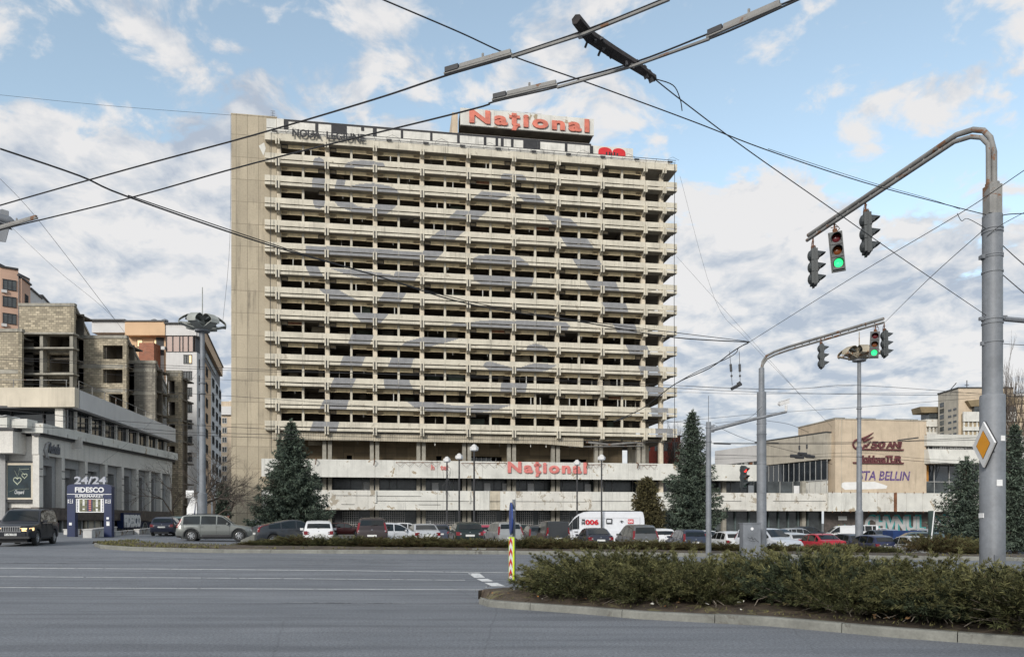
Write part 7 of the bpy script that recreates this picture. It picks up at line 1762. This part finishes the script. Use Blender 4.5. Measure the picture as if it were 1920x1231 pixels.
# ------------------------------------------------------------------ person behind the grey SUV
def person(loc, rz, label):
    root = thing('person', label, 'person', loc, rz)
    def skin(name, V, E_, Rr, m, root_i=0, sub=2):
        me = bpy.data.meshes.new(name); me.from_pydata(V, E_, []); o = bpy.data.objects.new(name, me); COL.objects.link(o)
        md = o.modifiers.new('s', 'SKIN'); 
        for i, r_ in enumerate(Rr): me.skin_vertices[0].data[i].radius = (r_, r_ * .9) if not isinstance(r_, tuple) else r_
        me.skin_vertices[0].data[root_i].use_root = True
        md.branch_smoothing = .6; o.modifiers.new('u', 'SUBSURF').levels = sub
        m2 = bpy.data.meshes.new_from_object(o.evaluated_get(bpy.context.evaluated_depsgraph_get())); bpy.data.objects.remove(o)
        m2.materials.clear(); m2.materials.append(m)
        for p_ in m2.polygons: p_.use_smooth = True
        q = bpy.data.objects.new(name, m2); COL.objects.link(q); q.parent = root; return q
    V = [(0, 0, .95), (0, 0, 1.15), (0, 0, 1.38), (0, -.01, 1.5), (0, -.02, 1.6), (0, -.02, 1.72),
         (-.18, 0, 1.42), (-.24, .02, 1.14), (-.25, -.06, .90), (-.25, -.09, .82), (.18, 0, 1.42), (.25, -.02, 1.14), (.25, -.12, .91), (.25, -.15, .83),
         (-.10, 0, .88), (-.11, -.06, .48), (-.11, .10, .09), (-.11, -.06, .04), (.10, 0, .88), (.11, -.12, .49), (.11, -.18, .08), (.11, -.32, .04)]
    E_ = [(0, 1), (1, 2), (2, 3), (3, 4), (4, 5), (2, 6), (6, 7), (7, 8), (8, 9), (2, 10), (10, 11), (11, 12), (12, 13), (0, 14), (14, 15), (15, 16), (16, 17), (0, 18), (18, 19), (19, 20), (20, 21)]
    Rr = [.14, .14, .16, .055, .085, .075, .07, .05, .035, .03, .07, .05, .035, .03, .10, .065, .045, .04, .10, .065, .045, .04]
    skin('body', V, E_, Rr, mat('skin_tone', (.45, .22, .15), .05, 3, rough=.6))
    skin('jacket', [(0, 0, .86), (0, 0, 1.15), (0, 0, 1.38), (0, -.01, 1.47), (-.19, 0, 1.42), (-.25, .02, 1.14), (-.255, -.06, .90), (.19, 0, 1.42), (.26, -.02, 1.14), (.255, -.12, .91)], [(0, 1), (1, 2), (2, 3), (2, 4), (4, 5), (5, 6), (2, 7), (7, 8), (8, 9)], [.185, .175, .19, .085, .09, .07, .055, .09, .07, .055], mat('black_cloth', (.02, .02, .022), .2, 4, rough=.9))
    skin('trousers', [(0, 0, .92), (-.10, 0, .86), (-.11, -.06, .48), (-.11, .10, .12), (.10, 0, .86), (.11, -.12, .49), (.11, -.18, .11)], [(0, 1), (1, 2), (2, 3), (0, 4), (4, 5), (5, 6)], [.165, .12, .085, .07, .12, .085, .07], MATS['black_cloth'])
    mb = MB(); vs = []
    for i in range(7):
        for k in range(12):
            a = math.pi * .52 * i / 6; b = 2 * math.pi * k / 12; vs.append((.102 * math.sin(a) * math.cos(b), .012 + .112 * math.sin(a) * math.sin(b), 1.675 + .115 * math.cos(a)))
    mb.add(vs, [(i * 12 + k, i * 12 + (k + 1) % 12, (i + 1) * 12 + (k + 1) % 12, (i + 1) * 12 + k) for i in range(6) for k in range(12)]); mb.build('hair', M_black, root, smooth=True)
    mb = MB()
    for s in (-1, 1): mb.lathe([(.0, -.008), (.012, 0), (0, .008)], (s * .03, -.1, 1.67), 8); mb.obox((s * .092, .0, 1.665), (.008, 0, 0), (0, .018, 0), (0, 0, .03))
    mb.obox((0, -.112, 1.64), (.010, 0, 0), (0, .014, 0), (0, 0, .022)); mb.obox((0, -.098, 1.595), (.022, 0, 0), (0, .005, 0), (0, 0, .005)); mb.build('face', MATS['skin_tone'], root)
    for s, cx_ in ((-1, (-.25, -.09, .80)), (1, (.25, -.15, .81))):
        hb = MB()
        for f in range(4): hb.tube([(cx_[0], cx_[1] + (f - 1.5) * .02, cx_[2]), (cx_[0] + s * .004, cx_[1] + (f - 1.5) * .022 - .005, cx_[2] - .05), (cx_[0] - s * .012, cx_[1] + (f - 1.5) * .02 - .012, cx_[2] - .085 - .006 * (f in (1, 2)))], [.011, .009, .006], 6)
        hb.tube([(cx_[0], cx_[1] - .03, cx_[2] + .01), (cx_[0] - s * .01, cx_[1] - .055, cx_[2] - .02), (cx_[0] - s * .015, cx_[1] - .06, cx_[2] - .045)], [.012, .01, .007], 6); hb.build('fingers', MATS['skin_tone'], root, smooth=True)
    return root
X, Y = (428 - CX) / 26.0, FPX / 26.0
person((X, Y, gz(X, Y)), R(-10), 'person with dark hair and black jacket walking behind the grey SUV')
# ------------------------------------------------------------------ vegetation
def tuft(mb, p, d, ln, w, rnd, k=3):
    """a small spray of needle faces around direction d"""
    for _ in range(k):
        a = Vector((rnd.gauss(0, 1), rnd.gauss(0, 1), rnd.gauss(0, 1))); dd = (d + a * .45).normalized(); s = dd.cross(Vector((rnd.gauss(0, 1), rnd.gauss(0, 1), rnd.gauss(0, 1))))
        if s.length < 1e-4: continue
        s.normalize(); q = p + a * ln * .12; l = ln * rnd.uniform(.6, 1.25); ww = w * rnd.uniform(.6, 1.2)
        b = len(mb.v); mb.v += [tuple(q - s * ww * .5), tuple(q + s * ww * .5), tuple(q + dd * l * .55 + s * ww * .55), tuple(q + dd * l), tuple(q + dd * l * .55 - s * ww * .55)]
        mb.f.append([b, b + 1, b + 2, b + 3, b + 4]); mb.m.append(0)
def shrub_proto(seed, rx=1.15, h=1.05, shoots=150, lean=(0, 0)):
    rnd = random.Random(seed); lf = MB(); st = MB(); tp = MB()
    for i in range(shoots):
        a = rnd.uniform(0, 2 * math.pi); q = rnd.random() ** .6; el = R(8 + 62 * (1 - q) + rnd.uniform(-8, 14)); L = rnd.uniform(.55, 1.0) * (rx * .9 if el < R(40) else h)
        p0 = Vector((math.cos(a) * rx * .42 * q, math.sin(a) * rx * .42 * q, .08 + .2 * rnd.random()))
        d = Vector((math.cos(a) * math.cos(el) + lean[0], math.sin(a) * math.cos(el) + lean[1], math.sin(el))).normalized()
        droop = rnd.uniform(-.1, .35); pts = []
        n = 9
        for k in range(n + 1):
            t = k / n; pts.append(p0 + d * L * t + Vector((0, 0, -droop * t * t * L * .6 + .10 * t)) + Vector((math.cos(a), math.sin(a), 0)) * .12 * t * t)
        if rnd.random() < .35: st.tube(pts[:7], [.014, .013, .012, .01, .009, .008, .006], 3)
        for k in range(1, n + 1):
            t = k / n
            if t < .18: continue
            dirk = (pts[k] - pts[k - 1]).normalized()
            for m_ in range(3):
                off_ = Vector((rnd.gauss(0, 1), rnd.gauss(0, 1), rnd.gauss(0, .8))) * .075 * (1.15 - t)
                tuft(lf, pts[k] + off_, (dirk + off_ * 4).normalized(), .095 * (1.1 - .35 * t), .013, rnd, 7)
        tuft(tp if el > R(25) else lf, pts[-1], (pts[-1] - pts[-2]).normalized(), .13, .014, rnd, 6)
    for i in range(46):                    # long nodding plumes
        a = rnd.uniform(0, 2 * math.pi); el = R(rnd.uniform(30, 72)); L = rnd.uniform(.85, 1.25) * rx; d = Vector((math.cos(a) * math.cos(el) - .35, math.sin(a) * math.cos(el) - .1, math.sin(el) * .95)).normalized()
        p0 = Vector((math.cos(a) * .3 * rx, math.sin(a) * .3 * rx, .15)); prev = p0; n = 13
        for k in range(1, n + 1):
            t = k / n; q = p0 + d * L * t + Vector((-.22 * t * t, 0, -.18 * t * t * L)); dirk = (q - prev).normalized(); prev = q
            if t < .35: continue
            for m_ in range(3):
                o_ = Vector((rnd.gauss(0, 1), rnd.gauss(0, 1), rnd.gauss(0, 1))) * .045 * (1.12 - t); tuft(tp if t > .72 else lf, q + o_, (dirk + o_ * 6).normalized(), .10 * (1.15 - .4 * t), .012, rnd, 6)
    # bare grey stems near the ground
    for i in range(14):
        a = rnd.uniform(0, 2 * math.pi); r_ = rnd.uniform(.5, 1.0) * rx
        p = [Vector((math.cos(a) * r_ * t + rnd.gauss(0, .03), math.sin(a) * r_ * t + rnd.gauss(0, .03), .04 + .16 * math.sin(t * 3) + .05 * rnd.random())) for t in (.1, .35, .6, .85, 1.0)]
        st.tube(p, [.02, .017, .013, .009, .005], 4)
    return lf, st, tp
protos = []
for i, (rx, h, sh) in enumerate(((1.15, 1.02, 170), (1.25, .92, 165), (1.0, 1.12, 150), (1.3, .85, 160))):
    lf, st, tp = shrub_proto(40 + i, rx, h, sh, lean=(-.12, -.05))
    lf2 = [lf.mesh('foliage', M_juni), None]; m_b = lf2[0].copy(); m_b.materials.clear(); m_b.materials.append(M_junib)
    m_d = lf2[0].copy(); m_d.materials.clear(); m_d.materials.append(M_junid)
    protos.append((lf2[0], m_b, st.mesh('stems', M_barkg), m_d, tp.mesh('tips', M_tips)))
ORD = ['first', 'second', 'third', 'fourth', 'fifth', 'sixth', 'seventh', 'eighth', 'ninth', 'tenth', 'eleventh', 'twelfth', 'thirteenth', 'fourteenth', 'fifteenth', 'sixteenth', 'seventeenth', 'eighteenth', 'nineteenth', 'twentieth', 'twenty first', 'twenty second', 'twenty third', 'twenty fourth', 'twenty fifth', 'twenty sixth', 'twenty seventh', 'twenty eighth', 'twenty ninth', 'thirtieth']
def shrub(i, X, Y, z, s, rz, blue, label, group, sz=1.0):
    o = thing('juniper_shrub', label, 'shrub', (X, Y, z), rz, group); o.scale = (s, s, s * sz)
    f, fb2, st, fd, tpm = protos[i % 4]
    for nm, me in (('foliage', fd if blue == 2 else (fb2 if blue else f)), ('stems', st), ('tips', tpm)):
        c = bpy.data.objects.new(nm, me); COL.objects.link(c); c.parent = o
    return o
rnd = random.Random(77); near_pos = []
edge = resample(nk, .05)
def near_edge_at(X): return min(edge, key=lambda p: abs(p.x - X)).y
rowdefs = [(1.45, 'front', .0), (2.7, 'middle', .55), (4.1, 'back', .1)]
cnt_row = {}
for ri, (dd_, nm, sh_) in enumerate(rowdefs):
    x = 1.42 + sh_ + (.0 if ri == 0 else .15)
    while x < 13.0:
        Xc = x + (0.25 if ri else 0); 
        y_e = near_edge_at(Xc); Y = y_e + dd_ + .12 * (Xc < 1.5)
        if Y > 18.0: x += .9; continue
        near_pos.append((Xc, Y, nm)); x += rnd.uniform(.9, 1.15)
near_pos = [(X, Y, nm) for X, Y, nm in near_pos if Y - .2 > X * FPX / 1150 - .0 or True]
rows = {'front': [], 'middle': [], 'back': []}
for X, Y, nm in near_pos: rows[nm].append((X, Y))
idx = 0
for nm in ('front', 'middle', 'back'):
    for j, (X, Y) in enumerate(sorted(rows[nm])):
        # leave out what lies outside the frame
        if X * FPX / Y > 1080: continue
        if nm == 'front' and j in (3, 7): continue
        s = rnd.uniform(.78, 1.14) * (.92 if nm == 'front' else 1.0); px_ = CX + FPX * X / Y
        if abs(X - 9.2) < .5 and abs(Y - 14.3) < .5: continue
        top = lerpl([(960, 1095), (990, 1080), (1015, 1055), (1060, 1030), (1130, 1020), (1175, 1032), (1220, 1050), (1300, 1044), (1390, 1050), (1430, 1046), (1465, 1036), (1500, 1036), (1580, 1046), (1660, 1050), (1840, 1062), (1900, 1056), (2000, 1050)], px_)
        zt_ = CZ - (top - 980) * Y / FPX - .16; szz = max(.32, zt_ * rnd.uniform(.84, 1.1)) / (1.04 * s)
        if nm == 'front': szz *= .8
        shrub(idx, X + rnd.uniform(-.08, .08), Y + rnd.uniform(-.08, .08), .13, s, rnd.uniform(0, 6.28), rnd.random() < (.4 if nm == 'front' else .15), 'juniper shrub in the %s row of the near median, %s from the left' % (nm, ORD[j]), 'junipers in the near median', szz); idx += 1
# far median row, traced from its gaps in the picture
farx = [482, 500,  520, 548, 575, 603, 630, 655, 682, 710, 738, 765, 792, 820, 846, 874, 900, 928, 985, 1010, 1035, 1062, 1088, 1110, 1172, 1195, 1220, 1245, 1270, 1300, 1345, 1362, 1405, 1445, 1475, 1520, 1565, 1600, 1635, 1665, 1762, 1785, 1812, 1835]
for j, px in enumerate(farx):
    Y = FPX / rnd.uniform(37.0, 38.5); X = (px - CX) * Y / FPX; big = 1.25 if px > 1750 else 1.0
    sc_ = rnd.uniform(.66, .86) * big * (.85 if px > 1280 and px < 1700 else 1)
    w = 'juniper in the far median row, %s from its left end' % (ORD[j] if j < 30 else ('thirty ' + ORD[j - 30] if j < 39 else ('fortieth' if j == 39 else 'forty ' + ORD[j - 40])))
    w = w.replace('thirty first', 'thirty first')
    shrub(idx, X, Y + .4, gz(X, Y) + .14, sc_ * 1.1, rnd.uniform(0, 6.28), 2 if rnd.random() < .7 else 0, w, 'junipers in the far median', (.3 if j < 2 else rnd.uniform(.42, .66)) * (1.25 if px > 1750 else 1)); idx += 1

def spruce(px, s, topy, wpx, label, m=M_conif, seed=1, base_frac=.08, dens=1.0, shape=1.0, name='spruce_tree', droop=.28, seg=.30):
    X, Y = (px - CX) / s, FPX / s; g = gz(X, Y); H = CZ + (HY - topy) / s - g; Rb = wpx / s / 2; rnd = random.Random(seed)
    o = thing(name, label, 'tree', (X, Y, g), 0, 'conifers before the hotel complex')
    mb = MB(); mb.tube([(0, 0, -.2), (0, 0, H * .5), (0, 0, H * .98)], [.22, .12, .02], 8); mb.build('trunk', M_bark, o)
    lf = MB(); br = MB(); z = H * base_frac
    while z < H * .985:
        f = (z / H - base_frac) / (1 - base_frac); rr = Rb * (1 - f) ** (.82 * shape) * (1.0 + .0 * f) + .06
        nb = int((7 + 5 * (1 - f)) * dens)
        a0 = rnd.uniform(0, 6.28)
        for i in range(nb):
            a = a0 + 2 * math.pi * (i + rnd.uniform(-.3, .3)) / nb; L = rr * rnd.uniform(.6, 1.25); up = .25 * f; n = max(3, int(L / seg))
            da = Vector((math.cos(a), math.sin(a), 0)); sd_ = Vector((-math.sin(a), math.cos(a), 0)); pts = []
            for k in range(n + 1):
                t = k / n; pts.append(Vector((0, 0, z)) + da * L * t + Vector((0, 0, L * (up * t - droop * t + .16 * t * t * t * (1 + f)))))
            if L > .5 and rnd.random() < .5: br.tube(pts, [.03 * (1 - k / n) + .006 for k in range(n + 1)], 3)
            for k in range(1, n + 1):
                t = k / n; wd_ = min(L * .30, .75) * (1 - t * .75)
                for m_ in range(int(7 + wd_ * 16)):
                    u_ = rnd.uniform(-1, 1) * wd_; p = pts[k].lerp(pts[k - 1], rnd.random()) + sd_ * u_ - da * abs(u_) * .3 + Vector((0, 0, rnd.uniform(-.26, .04)))
                    d = (da * .8 + sd_ * (u_ / (wd_ + .01)) * .9 + Vector((0, 0, rnd.uniform(-.9, .2)))).normalized(); tuft(lf, p, d, .27, .07, rnd, 2)
        z += H * .029 / max(.6, dens * .9)
    for i in range(20): tuft(lf, Vector((0, 0, H * (.94 + .05 * rnd.random()))), Vector((0, 0, 1)), .32, .07, rnd, 2)
    lf.build('foliage', m, o); br.build('branches', M_bark, o); return o
spruce(546, 18.7, 786, 146, 'tall dark blue spruce at the left end of the hotel podium', seed=3, dens=1.35)
spruce(1298, 18.5, 766, 122, 'tall narrow blue spruce right of the hotel podium', seed=5, shape=.95, dens=1.2)
spruce(1213, 19.5, 896, 62, 'small bushy brown green conifer right of the white van', m=M_thuja, seed=8, shape=.6, base_frac=.12, name='conifer', droop=-.15, dens=1.3)
spruce(1812, 22, 857, 128, 'open branched spruce just left of the big mast', seed=12, dens=.72, shape=.8, base_frac=.1, droop=.1)
spruce(1903, 22, 795, 70, 'dense spruce at the right edge behind the big mast', seed=15, shape=.7)
spruce(418, 19, 905, 30, 'slim dark conifer in shadow beside the hotel end wall', seed=19, shape=.5, name='conifer', m=M_conif)

def bare_tree(px, s, topy, label, seed, spread=.5, levels=6, r0=.16, lean=0, group='leafless trees', upright=0.0, m=M_twig, wide=1.0):
    X, Y = (px - CX) / s, FPX / s; g = gz(X, Y); H = CZ + (HY - topy) / s - g; rnd = random.Random(seed)
    o = thing('bare_tree', label, 'tree', (X, Y, g), 0, group); tr = MB(); tw = MB()
    def grow(p, d, L, r_, lv):
        pts = [p]; dd = d.copy(); n = 4
        for k in range(n):
            dd = (dd + Vector((rnd.gauss(0, .12), rnd.gauss(0, .12), rnd.gauss(0, .06) + upright * .15))).normalized(); pts.append(pts[-1] + dd * L / n)
        (tr if lv <= 1 else tw).tube(pts, [r_ * (1 - .45 * k / n) for k in range(n + 1)], 5 if lv < 2 else 3, cap=False)
        if lv >= levels: return
        for c in range(3 if lv < 2 else rnd.choice((2, 3, 3))):
            k = rnd.choice((2, 3, 4)) if c else 4; a = rnd.uniform(0, 6.28); t = spread * rnd.uniform(.6, 1.3)
            ax = dd.orthogonal().normalized(); ax.rotate(Matrix.Rotation(a, 3, dd)); nd = (dd * math.cos(t) + ax * math.sin(t) * wide); nd.z += upright * .35; nd.normalize()
            grow(pts[k], nd, L * rnd.uniform(.62, .82), r_ * .58, lv + 1)
    grow(Vector((0, 0, -.1)), Vector((lean, 0, 1)).normalized(), H * .30, r0, 0)
    tr.build('trunk', M_bark, o); tw.build('crown', m, o); return o
bare_tree(350, 22, 815, 'dark bare tree with crooked limbs left of the grey lamp mast', 3, .62, 7, .24, .05)
bare_tree(328, 20, 840, 'thin bare tree at the end of the store building', 14, .6, 6, .15, -.1)
bare_tree(402, 20, 790, 'bare tree with dense twigs between the lamp mast and hotel end wall', 7, .5, 7, .18)
bare_tree(424, 19, 872, 'low bare tree right against the hotel end wall', 9, .55, 6, .13)
for i, (px, ty) in enumerate(((1243, 800), (1252, 788), (1260, 795), (1271, 790), (1283, 770), (1321, 778))):
    bare_tree(px, 11, ty, 'bare upright poplar behind the hotel corner, %s from the left' % ORD[i], 30 + i, .22, 5, .18, group='bare poplars behind the hotel', upright=1.0, wide=.8)
for i, (px, ty) in enumerate(((1889, 668), (1899, 648), (1909, 640), (1919, 650))):
    bare_tree(px, 13, ty, 'tall bare poplar at the right edge, %s from the left' % ORD[i], 50 + i, .2, 5, .22, group='bare poplars at the right edge', upright=1.1, wide=.8)
# clipped hedges
def hedge(pa, pb, s, h, label, th=1.6, m=M_hedge):
    Y = FPX / s; xa, xb = (pa - CX) / s, (pb - CX) / s; g = gz((xa + xb) / 2, Y); rnd = random.Random(int(pa)); o = thing('hedge', label, 'hedge', ((xa + xb) / 2, Y, g), 0, 'clipped hedges'); mb = MB(); w = (xb - xa) / 2
    for i in range(int(900 * w * h)):
        x = rnd.uniform(-w, w); y = rnd.choice((-th / 2, rnd.uniform(-th / 2, th / 2))); z = rnd.uniform(.05, h) if y == -th / 2 else h * rnd.uniform(.85, 1.04)
        if rnd.random() < .1: z += .12
        tuft(mb, Vector((x, y + rnd.uniform(0, .12), z)), Vector((rnd.gauss(0, .5), -.6, .6)), .14, .06, rnd, 2)
    mb.build('foliage', m, o); mb = MB(); mb.box(-w + .1, w - .1, -th / 2 + .15, th / 2 - .15, 0, h - .12); mb.build('inner_twigs', M_twig, o)
hedge(1448, 1512, 20.5, 1.0, 'clipped green hedge behind the red saloon, left part')
hedge(1545, 1612, 20, .95, 'clipped green hedge right of the red saloon')
hedge(975, 1016, 20, 1.0, 'yellow green hedge piece behind the sign post')
# leaves, litter and grass tufts: nobody could count them
rnd = random.Random(5); mb = MB()
lo_, hi_ = resample(fk, .3), None
for p in resample(fk, .04):
    if p.x < -13.2 or rnd.random() < .06:
        for _ in range(3):
            x, y = p.x + rnd.uniform(-.2, .2), p.y + .3 + 4.0 * rnd.random() ** 1.5; tuft(mb, Vector((x, y, gz(x, y) + .18)), Vector((0, 0, 1)), .10, .03, rnd, 3)
for p in resample(nk, .03):
    if rnd.random() < .5:
        x, y = p.x + rnd.uniform(-.1, .1), p.y + .25 + .7 * rnd.random(); tuft(mb, Vector((x, y, gz(x, y) + .16)), Vector((0, 0, 1)), .045, .012, rnd, 2)
mb.build('grass_tufts', M_grass)['kind'] = 'stuff'
mb = MB()
for p in resample(nk, .1):
    if rnd.random() < .35:
        x, y = p.x, p.y + .25 + .9 * rnd.random(); c = Vector((x, y, gz(x, y) + .17 + .12 * min(1, (y - p.y)))); r_ = rnd.uniform(.015, .05); mi = rnd.choice((0, 0, 0, 1, 2))
        vs = [c + Vector((r_ * rnd.uniform(.5, 1.3) * math.cos(a), r_ * rnd.uniform(.5, 1.3) * math.sin(a), rnd.uniform(-.004, .03))) for a in [2 * math.pi * k / 7 for k in range(7)]]; mb.poly(vs, mi)
mb.build('fallen_leaves', [mat('dead_leaf_brown', (.14, .08, .035), .3, 8, island=.5), mat('dead_leaf_orange', (.42, .17, .04), .2, 8), mat('pale_litter', (.5, .48, .42), .1, 8)])['kind'] = 'stuff'
for (px, py, r_, lab) in ((1185, 1119, .085, 'large orange dead leaf before the left end of the junipers'), (1268, 1129, .06, 'small orange dead leaf on the soil behind the near kerb'), (1125, 1112, .07, 'brown dead leaf by the bare juniper stem')):
    p = G(px, py + 6); o = thing('dead_leaf', lab, 'leaf', (p.x, p.y, .19), 0); m = MB(); vs = []
    for k in range(15): a = 2 * math.pi * k / 15; q = r_ * (1.0 if k % 3 == 0 else .6); vs.append((q * math.cos(a), -.02 * math.sin(a), r_ * .8 + q * math.sin(a)))
    m.prism(vs, (0, .004, 0)); m.build('blade', MATS['dead_leaf_orange'], o)
